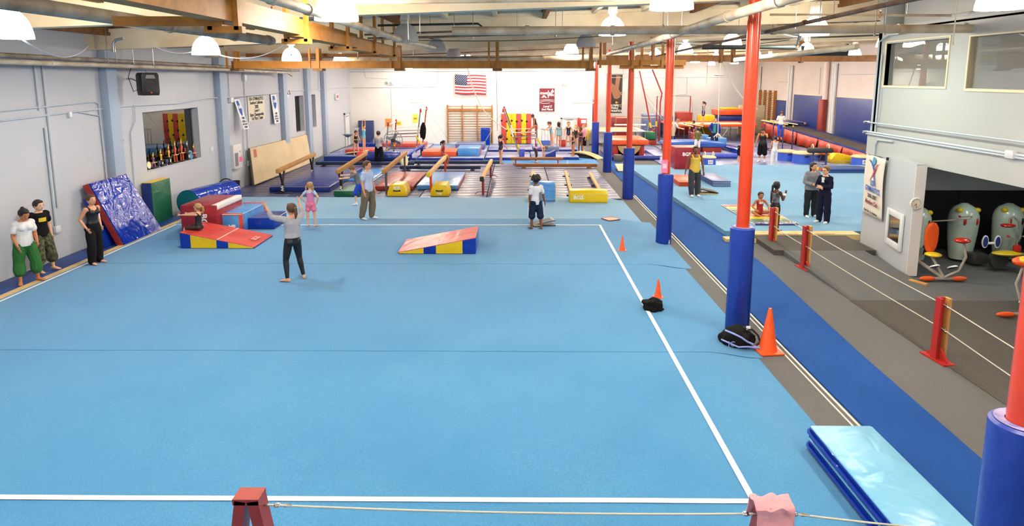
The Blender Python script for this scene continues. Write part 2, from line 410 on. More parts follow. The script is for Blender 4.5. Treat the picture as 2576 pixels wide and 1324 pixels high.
for z, r in ((3.22, .02), (2.98, .03), (2.93, .022)): tube('conduit', CONDU, wall_mezzanine, [(XM - .11, -3, z), (XM - .11, YM + .02, z)], r, 6)
tube('conduit', CONDU, wall_mezzanine, [(XM - .05, YM - .1, 2.6), (XM - .05, YM - .12, 5.2), (XM - .05, YM - .5, 5.35), (XM - .05, 13.5, 5.4)], .025, 6)
tube('conduit', CONDU, wall_mezzanine, [(XM - .05, YM - .28, 2.5), (XM - .05, YM - .3, 4.9)], .02, 6)
tube('conduit', CONDU, wall_mezzanine, [(XM - .11, YM - .45, 2.45), (XM - .11, YM - .45, 2.7), (XM - .11, YM - .55, 2.82), (XM - .11, YM - 1.2, 2.84)], .022, 6)
tube('conduit', CONDU, wall_mezzanine, [(XM + .26, -3, 5.62), (XM + .26, YM - 2.0, 5.62)], .06, 10)
box('junction_box', paint('box_white', 'd6d9de'), wall_mezzanine, XM - .16, XM - .08, 11.7, 11.9, 2.9, 3.05, .01)
for z in (3.22, 2.97): MB().lathe([(.03, 0), (.03, .14)], k=8, M=Matrix.Translation((XM - .2, YM, z)) @ Matrix.Rotation(PI / 2, 4, 'Y')).build('bolt', STEEL, wall_mezzanine)

# wing wall with the club banner, standing under the beam
pa, pb = Vector((9.12, 17.05, 0)), Vector((8.6, 14.05, 0))
dv = (pb - pa); plen = dv.length; prz = math.atan2(dv.y, dv.x)
MP = Matrix.Translation(pa) @ Matrix.Rotation(prz, 4, 'Z')        # local x runs from far corner to near end, local -y faces the hall
wp = MB().box(0, plen, 0, .16, 0.0, 2.5, MP)
wall_wing = struct('wall_wing', wp, paint('wing_white', 'b9bec6', .55))
wp = MB(); v = [(plen - .02, .0, 0.02), (plen, .0, 0.02), (plen, .3, .02), (plen - .02, .3, .02)]
box('end_board', paint('end_board_white', 'e2e2e2', .5), wall_wing, plen, plen + .02, -.01, .2, .02, 2.46, 0, MP)
# fire hose cabinet style glazed door in the wing wall
cab = thing('wall_cabinet', 'white framed glazed wall cabinet low on the wing wall below the club banner', 'cabinet', MP @ Vector((1.78, -.01, .46)), prz)
cw_, ch_ = .92, .85
wt = paint('cabinet_white', 'dfe2e4')
for a in ((-.0, .12, 0, ch_), (cw_ - .12, cw_, 0, ch_), (.12, cw_ - .12, 0, .14), (.12, cw_ - .12, ch_ - .14, ch_)): box('door_frame', wt, cab, a[0], a[1], -.05, 0.0, a[2], a[3], .008)
box('pane', glass_mat('cabinet_glass', 'c8b8a8', .25), cab, .12, cw_ - .12, -.02, -.012, .14, ch_ - .14)
box('back_panel', mat('cabinet_inside', '7d6046', .6, var=(6, 'b39a80', .8)), cab, .11, cw_ - .11, -.008, -.002, .13, ch_ - .13)
box('handle', STEEL, cab, cw_ - .15, cw_ - .12, -.075, -.05, .36, .46, .006)

# ------------------------------------------------------------------ ceiling: sloping deck, girders, purlins
def sbox(mb, x0, x1, y0, y1, o0, o1):
    vs = [(x, y, slope(x) + o) for o in (o0, o1) for y in (y0, y1) for x in (x0, x1)]
    return mb.add(vs, [(0, 2, 3, 1), (4, 5, 7, 6), (0, 1, 5, 4), (2, 6, 7, 3), (0, 4, 6, 2), (1, 3, 7, 5)])
ceiling = struct('ceiling', sbox(MB(), XL - .25, XR + .25, -3.4, YB2 + .25, .62, .75), CEILM)
for y in (4.4, 10.85, 16.95, 23.4, 30.1, 36.8, 43.3, 49.8):
    x1 = XM if y < 17 else XR
    sbox(MB(), XL, x1, y - .13, y + .13, 0.0, .5).build('girder', GIRD, ceiling)
    sbox(MB(), XL, x1, y - .2, y + .2, .42, .5).build('girder_cap', GIRD, ceiling)
x = XL + .6; i = 0
while x < XR:
    sbox(MB(), x - .05, x + .05, -3.2 if x < 9 else 17, YB2 if x > 5 else YB, .42 if i % 3 else .34, .63).build('purlin', GIRD if i % 3 else DARKWOOD, ceiling)
    x += 1.22; i += 1
for (x, y, wd, ln) in ((-5.5, 13.4, 2.2, .12), (-.3, 13.2, 3.2, .14), (-.2, 20, 3.0, .12), (8, 20.2, 3.4, .12), (1.5, 26.5, 4, .12)):
    sbox(MB(), x - wd, x + wd, y - ln, y + ln, .26, .42).build('blocking', DARKWOOD, ceiling)

# ------------------------------------------------------------------ hanging timber frames
def plank_y(p, name, x, w_, y0, y1, z0, z1): box(name, WOODY, p, x - w_ / 2, x + w_ / 2, y0, y1, z0, z1)
fr = thing('hanging_timber_beam', 'long yellow timber box beam hung lengthwise from the roof at upper left', 'beam', (-3.1, 10.5, 4.9))
for y0, y1, zz in ((-5.6, -1.3, .03), (-1.3, 2.0, 0.0), (2.0, 6.6, -.05)): plank_y(fr, 'beam_plank', .09, .05, y0, y1, zz, zz + .24); plank_y(fr, 'beam_plank', -.09, .05, y0, y1, zz, zz + .24); plank_y(fr, 'bottom_plank', 0, .13, y0, y1, zz, zz + .04)
for y in (-3.4, -1.1, 1.2, 3.4, 5.6):
    for sx in (-.14, .14): box('hanger', WOODY, fr, sx - .025, sx + .025, y - .05, y + .05, -.06, .95)
    box('cross_block', WOODY, fr, -.2, .2, y - .05, y + .05, -.09, -.02)
box('cross_arm', WOODY, fr, -1.15, .0, -3.47, -3.4, -.02, .08)
fr = thing('hanging_timber_beam', 'yellow timber beam hung crosswise over the balance beam area', 'beam', (-3.5, 21.8, 4.63))
box('beam_plank', WOODY, fr, -5.85, 6.0, -.1, -.05, 0, .24); box('beam_plank', WOODY, fr, -5.85, 6.0, .05, .1, 0, .24); box('bottom_plank', WOODY, fr, -5.8, 5.95, -.05, .05, 0, .04)
for x in (-5.7, -3.0, -0.35, 2.85, 5.9):
    for sy in (-.13, .13): box('hanger', WOODY, fr, x - .05, x + .05, sy - .025, sy + .025, -.05, .75 + x * .035)
    box('cross_block', DARKWOOD, fr, x - .15, x + .15, -.2, .2, -.08, 0)
    box('hanger', WOODY, fr, x - .3, x - .24, -.16, -.1, .0, .75 + x * .035)
box('upper_rail', DARKWOOD, fr, -5.6, -.6, .5, .56, .38, .5)
fr = thing('hanging_timber_beam', 'dark timber beam hung crosswise over the apparatus on the right side', 'beam', (10.5, 27.6, 4.98))
box('beam_plank', DARKWOOD, fr, -7.4, 6, -.1, -.05, 0, .26); box('beam_plank', DARKWOOD, fr, -7.4, 6, .05, .1, 0, .26); box('bottom_plank', DARKWOOD, fr, -7.4, 6, -.05, .05, 0, .04)
for x in (-6.9, -4.9, -2.1, -1.6, 1.2, 4.7, 5.2):
    for sy in (-.13, .13): box('hanger', DARKWOOD, fr, x - .05, x + .05, sy - .025, sy + .025, -.05, .85)
fr = thing('hanging_timber_beam', 'short yellow timber frame hung beside the far red columns', 'beam', (3.3, 22.6, 4.75))
box('beam_plank', WOODY, fr, -.6, 2.4, -.05, .05, 0, .17); box('bottom_plank', WOODY, fr, .2, 2.4, .2, .3, -.12, .0)
for x in (-.5, .6, .9, 1.6, 1.9): box('hanger', WOODY, fr, x - .04, x + .04, -.1, -.05, -.1, .75)

# ------------------------------------------------------------------ pipes under the roof
def pipe(label, pts, r, m, hang=(), rings=()):
    p0 = Vector(pts[0]); t = thing('ceiling_pipe', label, 'pipe', p0)
    tube('pipe_run', m, t, [Vector(p) - p0 for p in pts], r, 12)
    for q in rings:
        q = Vector(q); a = None
        for i in range(len(pts) - 1):
            d = (Vector(pts[i + 1]) - Vector(pts[i])).normalized()
            if a is None or abs((q - Vector(pts[i])).cross(d).length) < a[0]: a = (abs((q - Vector(pts[i])).cross(d).length), d)
        tube('collar', m, t, [q - p0 - a[1] * .04, q - p0 + a[1] * .04], r * 1.22, 12)
    for h in hang:
        h = Vector(h); tube('hanger_rod', STEEL, t, [h - p0, Vector((h.x, h.y, slope(h.x) + .6)) - p0], .008, 5)
    return t
pipe('thick weathered pipe running lengthwise at the upper left beside the timber beam', [(-5.0, 3.5, 5.08), (-5.0, 13.6, 5.08)], .085, PIPEG, [(-5, 6, 5.1), (-5, 11, 5.1)], [(-5, 6.2, 5.08), (-5, 9.6, 5.08), (-5, 11.8, 5.08), (-5, 13.4, 5.08)])
pipe('white pipe running lengthwise above the timber beam into the grey dome lamps', [(-2.55, 4.5, 5.16), (-2.55, 8.6, 5.16), (-2.5, 14.6, 5.14), (-2.4, 20, 5.2)], .06, PIPEW, [(-2.55, 7, 5.2)], [(-2.55, 7.0, 5.16), (-2.55, 8.2, 5.16), (-2.5, 12, 5.14)])
pipe('white pipe running lengthwise along the row of red columns', [(3.25, 5.0, 5.3), (3.25, 11, 5.27), (3.3, 17, 5.2), (3.3, 24, 5.18)], .075, PIPEW, [(3.25, 8, 5.3), (3.3, 13.5, 5.2), (3.3, 19, 5.2)], [(3.25, 8.4, 5.285), (3.25, 10.4, 5.273), (3.28, 14.1, 5.235), (3.3, 18, 5.2)])
pipe('rusty thin pipe slanting lengthwise over the right carpet area', [(4.9, 5.5, 5.33), (4.9, 9, 5.3), (4.95, 16, 5.2), (5, 24, 5.1)], .035, RUST, [(4.9, 8.6, 5.3), (4.95, 12, 5.2)], [(4.9, 8.2, 5.31), (4.9, 11.5, 5.27)])
pipe('thick painted pipe running crosswise under the roof in front of the grey dome lamps', [(-1.3, 13.4, 5.26), (9.0, 13.4, 5.3)], .085, PIPEW, [(0, 13.4, 5.3), (3, 13.4, 5.3), (6, 13.4, 5.3)], [(0.2, 13.4, 5.266), (1.9, 13.4, 5.27), (5.1, 13.4, 5.285), (7.6, 13.4, 5.293)])
pipe('yellowish pipe running crosswise high at the top centre', [(-2.6, 9.6, 5.4), (2.4, 9.6, 5.46)], .035, PIPEW, [(0, 9.6, 5.4)])
pipe('grey pipe with sprinkler bend crosswise behind the first lamp row', [(-3.2, 15.4, 5.52), (-.9, 15.4, 5.56), (-.82, 15.4, 5.5), (-.82, 15.4, 5.3)], .025, BLACKP, [(-2, 15.4, 5.5)])
pipe('thin brown sprinkler pipe crosswise below the painted roof girder', [(-3.4, 14.9, 5.28), (-0.5, 14.9, 5.38), (2.4, 14.9, 5.46)], .022, RUST, [(-1.4, 14.9, 5.33), (1, 14.9, 5.4)], [(-.6, 14.9, 5.377)])
pipe('second brown sprinkler pipe crosswise just under the first', [(-3.4, 15.2, 5.22), (0.0, 15.2, 5.3), (1.4, 15.2, 5.34)], .02, RUST, [(-1, 15.2, 5.2)])
pipe('wide painted duct pipe crosswise behind the timber cross beam', [(-7, 25.6, 4.98), (3.4, 25.6, 5.06)], .14, PIPEW, [(-4, 25.6, 5), (0, 25.6, 5)], [(-2, 25.6, 5.02), (1, 25.6, 5.04)])
pipe('pair partner upper long pipe running along the left wall', [(-10.55, 8, 4.84), (-10.5, 32, 4.66)], .05, PIPEG, [(-10.54, 12, 4.8), (-10.53, 16.6, 4.7), (-10.5, 24, 4.7)], [(-10.54, 16.6, 4.775)])
pipe('lower pale pipe running along the left wall under its partner', [(-10.2, 8, 4.68), (-10.2, 24, 4.6), (-10.2, 29.5, 4.54), (-10.2, 30, 4.42)], .055, PIPEW, [(-10.2, 13, 4.7), (-10.2, 18.6, 4.6)], [(-10.2, 14.5, 4.65), (-10.2, 18.6, 4.627), (-10.2, 21.5, 4.613)])
pipe('pale drain pipe with bend running lengthwise beside the upper room', [(8.3, 16.4, 5.08), (7.4, 19.5, 4.95), (6.6, 20.3, 4.85)], .075, PIPEW, [(7.8, 18, 5)], [(7.0, 19.9, 4.9)])
pipe('black cast pipe with elbows hanging over the second floor', [(9.6, 19.5, 5.3), (9.6, 19.5, 5.02), (8.3, 19.5, 5.02), (8.3, 19.5, 5.25)], .06, BLACKP)
pipe('black pipe with elbow crosswise between the red columns and right lamp', [(4.2, 15.2, 5.02), (6.3, 15.2, 5.02), (6.32, 15.0, 5.3), (5.7, 14.6, 5.35)], .05, BLACKP, [(5, 15.2, 5)])
pipe('thin yellowish pipe crosswise at top right ending before the upper room', [(5.2, 13.9, 5.62), (8.9, 13.9, 5.6)], .025, PIPEW, [(6.5, 13.9, 5.6), (8, 13.9, 5.6)])
pipe('bent grey conduit dropping from the roof above the loudspeaker', [(-7.2, 12.2, 5.05), (-7.35, 12.2, 5.02), (-7.4, 12.2, 4.95), (-7.4, 12.2, 4.8)], .025, STEEL)
k = 0
for (y, x0, x1, dz, r) in ((18.4, -8, 2, .2, .02), (19.0, -10, 3, .12, .014), (25.0, -9, 3.4, .1, .02), (28.6, -9, 3.6, .05, .02), (32.5, -9, 4, .1, .025), (39, -10, 4, 0, .03)):
    pipe(['thin conduit crosswise, nearest of the bundle behind the lit lamp row', 'thin conduit crosswise above the timber cross beam', 'thin conduit crosswise just behind the timber cross beam', 'thin conduit crosswise over the middle of the balance beams', 'thin conduit crosswise over the far end of the balance beams', 'thin conduit crosswise close to the back wall with the flag'][k], [(x0, y, slope(x0) + dz), (x1, y, slope(x1) + dz)], r, RUST if k % 2 else PIPEG); k += 1
k = 0
for (y, x0, x1, dz, r) in ((18.8, 4.4, 12, .1, .02), (22.2, 4.4, 16, .05, .025), (25.8, 4.4, 17, .0, .03), (33.2, 5, 19, .0, .03), (40, 5, 20, -.05, .03)):
    pipe(['thin conduit crosswise at right, nearest to the upper room', 'thin conduit crosswise at right over the second blue floor', 'dark conduit crosswise at right just before the dark timber beam', 'conduit crosswise at right beyond the dark timber beam', 'conduit crosswise at right, farthest one'][k], [(x0, y, slope(x0) + dz), (x1, y, slope(x1) + dz)], r, (RUST, PIPEG, BLACKP, PIPEG, RUST)[k]); k += 1

# ------------------------------------------------------------------ high bay lamps
def glow_mat():
    return mat('lit_dome', 'fff0da', 0.4, emit=GLOW)
def off_mat(): 
    if 'unlit_dome' in _M: return _M['unlit_dome']
    m = mat('unlit_dome', 'b9b9bb', 0.25); b = m.node_tree.nodes['Principled BSDF']; b.inputs['Alpha'].default_value = .75
    return m
BALL = paint('ballast_white', 'cfcfc9')
_dome = MB().lathe([(.29, 0), (.285, .06), (.27, .14), (.235, .24), (.17, .33), (.1, .38)], k=18, cap=False).data('shade')
_box = MB().rbox(-.09, .09, -.09, .09, .46, .66, .015).lathe([(.07, .36), (.07, .46)], k=12).data('ballast')
_hook = MB().tube([(0, 0, .66), (0, 0, .75), (.03, 0, .79), (0, 0, .83), (-.03, 0, .8)], .008, 6).data('hook')
LROWS = [3.4, 9.0, 14.5, 20.0, 25.5, 31.0, 37.0]
LCOLS = [-6.78, -2.42, 2.05, 6.4, 11.0, 15.6]
OFF = {(2, 1), (3, 1), (3, 2), (4, 1)}
rown = ['behind the viewing balcony', 'in the nearest row', 'in the second row', 'in the third row', 'in the fourth row', 'in the fifth row', 'in the sixth row', 'in the seventh row', 'in the eighth row', 'in the last row']
coln = ['nearest the left wall', 'second from the left wall', 'just left of the red columns', 'just right of the red columns', 'second right of the red columns', 'nearest the right wall']
LIGHTS = []
lamps = [(i, j) for i in range(7) for j in range(6) if not (j >= 4 and i <= 2)] + [(7, j) for j in range(6)] + [(8, j) for j in (3, 4, 5)] + [(9, j) for j in (3, 4, 5)]
LROWS += [41.3, 48.0, 53.6]
for i, j in lamps:
    x, y = LCOLS[j], LROWS[i]
    z = {0: 4.83, 1: 5.1, 2: 5.24, 3: 5.24, 4: 5.24, 5: 5.3}[j]
    if (i, j) == (1, 0): x, y, z = -6.65, 8.7, 4.85
    lit = (i, j) not in OFF
    t = thing('high_bay_lamp', ('glowing white' if lit else 'unlit grey') + ' dome lamp ' + rown[i] + ', ' + coln[j], 'lamp', (x, y, z), 0, 'high bay lamps under the roof')
    link('shade', _dome if lit else _dome.copy(), glow_mat() if lit else off_mat(), t)
    if not lit: t.children[-1].data.materials.clear(); t.children[-1].data.materials.append(off_mat())
    link('ballast_housing', _box, BALL, t); link('hook', _hook, STEEL, t)
    tube('hanger_rod', STEEL, t, [(0, 0, .8), (0, 0, slope(x) + .5 - z)], .006, 5)
    if lit:
        ld = bpy.data.lights.new('bulb', 'POINT'); ld.energy = LAMP_W * (.6 if (i == 7 and j < 3) else 1); ld.shadow_soft_size = .09; ld.color = {(2, 3): (.58, 1.0, .86), (1, 3): (1.0, .8, .74), (3, 3): (.9, 1.0, .85)}.get((i, j), ((.98, .98, 1.0), (1.0, .95, .88), (1.0, .93, .84), (1.0, .93, .86), (1.0, .9, .84), (1.0, .88, .82))[j])
        lo = bpy.data.objects.new('bulb', ld); COL.objects.link(lo); lo.parent = t; lo.location = (0, 0, .055)
        LIGHTS.append(lo)

# fill lamps added out of view under the upper room's slab to brighten the machines
for k_, (x, y) in enumerate(((10.6, 13.6), (12.2, 12.6))):
    t = thing('fill_strip', ('unseen slim fill lamp added under the upper room to brighten the machines, nearer the wing wall', 'unseen slim fill lamp added under the upper room to brighten the machines, farther right')[k_], 'lamp', (x, y, 2.46))
    MB().rbox(-.08, .08, -.6, .6, .03, .09, .01).build('housing', BALL, t); MB().rbox(-.06, .06, -.58, .58, 0, .03, .01).build('diffuser', mat('fill_diffuser', 'f2fff4', .4, emit=2.5), t)
    ld = bpy.data.lights.new('fill_light', 'AREA'); ld.shape = 'RECTANGLE'; ld.size = .12; ld.size_y = 1.1; ld.energy = 22; ld.color = (.93, 1, .9); lo = bpy.data.objects.new('fill_light', ld); COL.objects.link(lo); lo.parent = t; lo.location = (0, 0, -.01)

# loose cords, chains and wires among the roof lamps
def wire(label, pts, r=.012, m=None): 
    P_ = [Vector(p) for p in pts]; t = thing('electric_wire', label, 'wire', P_[0]); n_ = 10; q = []
    a, b = P_[0], P_[-1]; sag = P_[1].z if len(P_) == 2 else 0
    for i in range(n_ + 1):
        u = i / n_; q.append(a.lerp(b, u) - Vector((0, 0, 4 * u * (1 - u) * (P_[1].z if len(P_) == 3 else .12))) - a)
    tube('cord', m or CONDU, t, q, r, 5)
wire('pale lamp cord sagging from the nearest left lamp towards the left wall', [(-6.5, 8.7, 4.86), (0, 0, .25), (-9.8, 15.2, 5.05)]); wire('pale cord swooping from the second left lamp to the timber frame', [(-6.6, 14.6, 4.85), (0, 0, .18), (-5.2, 14.9, 5.05)]); wire('short cord on the left of the second left lamp', [(-7.0, 14.4, 4.9), (0, 0, .1), (-8.2, 15.0, 5.05)])
wire('dark wire strung across the roof behind the unlit lamps', [(-3.0, 17.2, 5.3), (0, 0, .1), (3.0, 18, 5.5)], .01, BLACKP); wire('thin dark wire strung under the wide duct', [(-6.0, 24.6, 5.15), (0, 0, .12), (2.5, 24.6, 5.2)], .012, BLACKP); wire('thin wire drooping between the right columns and the roof', [(4.1, 20, 5.4), (0, 0, .15), (8.5, 21, 5.5)], .012, BLACKP)
wire('slack wire near the black pipe over the second floor', [(5.9, 15.4, 5.4), (0, 0, .2), (7.2, 15.2, 5.5)], .01, CONDU)
for k_, (x, y, z0) in enumerate(((-10.24, 16.6, 4.71), (-10.24, 16.95, 4.71), (-10.24, 17.7, 4.7), (-2.0, 12.3, 5.0), (-1.8, 12.4, 5.15), (.8, 14.0, 5.2), (2.6, 12.0, 5.25), (2.3, 16.2, 5.1), (6.9, 13.0, 5.15), (7.2, 13.2, 5.2), (7.9, 12.2, 4.95), (-5.6, 16.5, 4.9), (-4.6, 19.2, 4.9))):
    t = thing('hanging_rod', ('thin rod above the left wall pipes, first of three', 'thin rod above the left wall pipes, second of three', 'thin rod above the left wall pipes, third of three', 'wire with a ring end hanging beside the unlit lamps', 'short hanging wire with a bulb socket at the top centre', 'thin rod hanging behind the thick painted pipe', 'thin rod hanging left of the lit lamp by the columns', 'thin rod hanging between the farther columns and lamp', 'thin rod left of the greenish lamp', 'thin rod right of the greenish lamp', 'pale cord with a knot hanging before the upper room', 'thin rod between the timber beam and second left lamp', 'thin rod beside the timber cross beam')[k_], 'rod', (x, y, z0))
    tube('rod', STEEL if k_ != 10 else ROPE, t, [(0, 0, 0), (0, 0, slope(x) + .6 - z0)], .009 if k_ != 10 else .012, 5); MB().ell((0, 0, 0), .02, .02, .03).build('end_fitting', STEEL if k_ != 10 else ROPE, t)
# ------------------------------------------------------------------ sprung floor (blue rolls, wooden edge, white boundary lines)
FZ = 0.10
spring = thing('sprung_floor', 'large sky blue carpeted floor exercise area with white boundary lines', 'sports floor', (0, 0, 0))
def roll(y0, y1, xs, drop, m=BLUEC, x0=-10.0):
    """one carpet roll, its right end sloping off the sprung edge: xs = start of slope, drop = where it meets the carpet"""
    mb = MB(); n = 26; ny = 6
    X = [x0 + (xs - x0) * i / 18 for i in range(19)] + [xs + (drop - xs) * i / 8 for i in range(1, 9)]
    vs = []; 
    for jy in range(ny + 1):
        y = y0 + (y1 - y0) * jy / ny
        for x in X:
            t = 0 if x <= xs else (x - xs) / (drop - xs)
            s_ = t * t * (3 - 2 * t)
            z = FZ * (1 - s_) + .004 + .006 * noise.noise(Vector((x * .7, y * .7, 0)))
            vs.append((x, y, z))
    k = len(X)
    fs = [(j * k + i, j * k + i + 1, (j + 1) * k + i + 1, (j + 1) * k + i) for j in range(ny) for i in range(k - 1)]
    o = len(vs); vs2 = [(v[0], v[1], -0.002) for v in vs]
    mb.add(vs, fs, True)
    rim = [i for i in range(k)] + [j * k + k - 1 for j in range(1, ny + 1)] + [ny * k + i for i in range(k - 2, -1, -1)] + [j * k for j in range(ny - 1, 0, -1)]
    mb.add([vs[i] for i in rim] + [vs2[i] for i in rim], [(i, (i + 1) % len(rim), len(rim) + (i + 1) % len(rim), len(rim) + i)[::-1] for i in range(len(rim))])
    return mb.build('carpet_roll', m, spring)
roll(2.0, 9.72, 2.95, 3.78)
roll(9.735, 14.58, 2.95, 3.86)
roll(14.595, 19.44, 3.0, 4.02)
roll(19.455, 23.05, 3.0, 3.78, BLUEC2)
lz = FZ + .012
def line(pts, w_=.06):
    mb = MB()
    for (xa, ya, xb_, yb_) in pts:
        d = Vector((xb_ - xa, yb_ - ya, 0)).normalized() * (w_ / 2); nn = Vector((-d.y, d.x, 0))
        N_ = max(2, int(((xb_ - xa) ** 2 + (yb_ - ya) ** 2) ** .5 / .35))
        vs = []; 
        for i in range(N_ + 1):
            p = Vector((xa + (xb_ - xa) * i / N_, ya + (yb_ - ya) * i / N_, 0)) + (d if i == N_ else -d if i == 0 else Vector())
            for s_ in (-1, 1):
                q = p + nn * s_; vs.append((q.x, q.y, FZ + .0075 + .006 * noise.noise(Vector((q.x * .7, q.y * .7, 0)))))
        mb.add(vs, [(2 * i, 2 * i + 2, 2 * i + 3, 2 * i + 1) for i in range(N_)], True)
    o = mb.build('boundary_line', TAPE, spring)
    o.location.z = .004
    return o
line([(-9.88, 6.07, 2.4, 6.07)], .075); line([(-9.9, 18.55, 2.4, 18.6)], .07); line([(2.4, 6.07, 2.4, 18.6)], .07); line([(-9.86, 6.07, -9.92, 18.55)], .06)
WOODE = mat('plywood_edge', 'd9bd84', .6, grain=((.4, 3, 3), 'c6a56a'))
for y0 in (2.0, 4.44, 6.88, 9.32, 11.76, 14.2, 16.64, 19.1): box('wooden_edge', WOODE, spring, -10.16, -10.01, y0, y0 + 2.43, 0, FZ + .012)
# navy pads along the left wall
for i in range(9):
    y0 = 2.0 + i * 2.0
    o = box('floor_pad', mat('navy_pad', '1f3f86', .5, wrinkle=(3, .3)), None, XL + .02, -10.18, y0, y0 + 1.985, 0.001, .09, .015)
    tag(o, 'flat navy pad at the foot of the left wall, ' + ('first', 'second', 'third', 'fourth', 'fifth', 'sixth', 'seventh', 'eighth', 'ninth')[i] + ' from the near end', 'mat', 'navy pads along the left wall')
# ------------------------------------------------------------------ tumbling runway and its white guide lines
run = thing('tumbling_runway', 'long royal blue carpet runway beside the row of columns', 'runway', (0, 0, 0))
MB().prism([(4.36, 4.0), (5.22, 4.0), (5.45, 10), (5.75, 14.5), (5.8, 17.2), (5.45, 24.0), (5.3, 30), (5.2, 37), (4.5, 37), (4.4, 24), (4.36, 10)], 0.001, .022, 'z').build('carpet_strip', RUNB, run)
for dx, w_ in ((4.22, .022), (4.30, .03)): MB().prism([(dx, 7.7), (dx + w_, 7.7), (dx + w_ + .06, 24), (dx + .06, 24)], .001, .012, 'z').build('guide_strip', paint('guide_cream', 'd8d6cb'), run)
# ------------------------------------------------------------------ ramp and darker floor pieces before the wing wall
rm = thing('carpet_ramp', 'dark grey carpeted ramp rising to the second blue floor beside the white wing wall', 'ramp', (0, 0, 0))
MB().prism([(12.43, 0.002), (15.75, 0.002), (15.75, .13), (12.43, .012)], 6.57, 8.55, 'x').build('ramp_surface', CARPET, rm)
MB().prism([(15.76, 0.002), (17.3, 0.002), (17.3, .13), (15.76, .13)], 6.35, 8.85, 'x').build('upper_landing', DKCARPET, rm)
o = box('floor_mat', DKCARPET, None, 6.55, 12.5, 4.0, 12.42, .001, .012); tag(o, 'thin dark grey sheet on the floor before the exercise machines', 'carpet')  # thin sheet in a darker grey than the floor around it
# ------------------------------------------------------------------ second floor exercise area
sec = thing('second_sprung_floor', 'second pale blue carpeted floor area beyond the runway on the right', 'sports floor', (0, 0, 0))
c1 = G(1795, 590, .1); c2 = G(1630, 425, .1)
nseg = 3
for i in range(nseg):
    ya = 17.75 + (31.6 - 17.75) * i / nseg; yb_ = 17.75 + (31.6 - 17.75) * (i + 1) / nseg - .015
    xa = 5.75 - (ya - 17.75) * .035; xb2 = 5.75 - (yb_ - 17.75) * .035
    MB().prism([(xa, ya), (17.5, ya), (17.5, yb_), (xb2, yb_)], .001, .145, 'z').build('carpet_roll', BLUEC3, sec)
pl = WOODE
for i in range(4):
    xa = 5.95 + i * .83; box('edge_plank', pl, sec, xa, xa + .82, 17.32, 17.72, .0, .155)
box('edge_plank', pl, sec, 5.55, 6.4, 17.0, 17.3, 0, .1)
for xa, xb2 in ((6.8, 7.6), (7.75, 8.6)): box('plank_slot', BLACKP, sec, xa, xb2, 17.36, 17.39, .154, .158)
# ------------------------------------------------------------------ shared vinyls
VRED = vinyl('red', '96302a', .35, 'ab3d36'); VREDL = vinyl('light_red', 'bf4038', .3, 'd8605a'); VBLUE = vinyl('blue', '0f2f98', .13, '183fa8'); VNAVY = vinyl('navy', '1d2f7a', .3, '2a3d90')
VLBLUE = vinyl('light_blue', '4386cf', .3, '6aa8e0'); VYEL = vinyl('yellow', 'e3bd12', .35, 'f0cf30'); VGREEN = vinyl('green', '14563c', .4, '1d6a4a'); VSKY = vinyl('sky', '6fb3da', .28, '86c4e4')
VORANGE = vinyl('orange_red', 'd2502c', .35, 'e0653c'); VTEAL = vinyl('teal', '176a78', .35, '1f7e8a'); VBEIGE = mat('beige_suede', 'cfbd9c', .85, var=(1.2, 'bfa986', .6), bump=(60, .1)); VMAROON = vinyl('maroon', '8c2430', .3, '9c3038')
WHITE = paint('white_print', 'f2f2f2', .5); SEAMW = paint('pale_seam', 'd8c9b4', .5); BLACK = paint('matt_black', '161618', .6); TAN = mat('beam_suede', 'a87c44', .85, var=(3, '966c38', .5), bump=(90, .1)); TANL = mat('pale_beam_suede', 'd9b684', .85, var=(3, 'c9a36e', .5), bump=(90, .1)); BROWN = mat('brown_beam', '8d5a2c', .7, var=(3, '7c4d24', .5))
ORED = paint('orange_red_paint', 'd8431f', .3, var=(2, 'c23a1c', .5), coat=.4); REDP = paint('red_paint', 'b32a26', .45); DKRED = paint('dark_red_steel', '8e2a22', .4)
CHROME = mat('chrome', 'c4c8cc', .2, 1.0); ROPE = mat('rope', 'd9d3c2', .9, bump=(200, .4))
PI2 = PI / 2
def slab(name, label, cat, x0, x1, y0, y1, z0, z1, m, r=.02, rz=0, seams=1, sides=None, stripe=None, fold=0, group=None, parts=None):
    """vinyl mat / block: cover + seam lines; sides: dict of face -> material ('x0','x1','y0','y1','top')"""
    cx, cy = (x0 + x1) / 2, (y0 + y1) / 2; hx, hy, h = (x1 - x0) / 2, (y1 - y0) / 2, z1 - z0
    t = thing(name, label, cat, (cx, cy, z0), rz, group)
    if fold:
        for i in range(fold):
            a, b = h * i / fold, h * (i + 1) / fold - .008
            box('panel', m, t, -hx, hx, -hy, hy, a, b, r)
    else:
        box('cover', m, t, -hx, hx, -hy, hy, 0, h, r)
    e = .004
    for k, sm in (sides or {}).items():
        q = r * .7
        if k == 'x0': box('side_panel', sm, t, -hx - e, -hx + e, -hy + q, hy - q, q, h - q)
        if k == 'x1': box('side_panel', sm, t, hx - e, hx + e, -hy + q, hy - q, q, h - q)
        if k == 'y0': box('side_panel', sm, t, -hx + q, hx - q, -hy - e, -hy + e, q, h - q)
        if k == 'y1': box('side_panel', sm, t, -hx + q, hx - q, hy - e, hy + e, q, h - q)
        if k == 'top': box('top_panel', sm, t, -hx + q, hx - q, -hy + q, hy - q, h - e, h + e)
    if seams and not fold:
        z = h - r * .6
        tube('seam', SEAMW if seams == 2 else m, t, [(-hx, -hy, z), (hx, -hy, z), (hx, hy, z), (-hx, hy, z)], .006, 5, close=True)
    return t
def px_slab(name, label, cat, pl, pr, yb, depth, h, z0, m, **k):
    a = G(pl, yb, z0); b = G(pr, yb, z0)
    return slab(name, label, cat, a.x, b.x, a.y, a.y + depth, z0, z0 + h, m, **k)
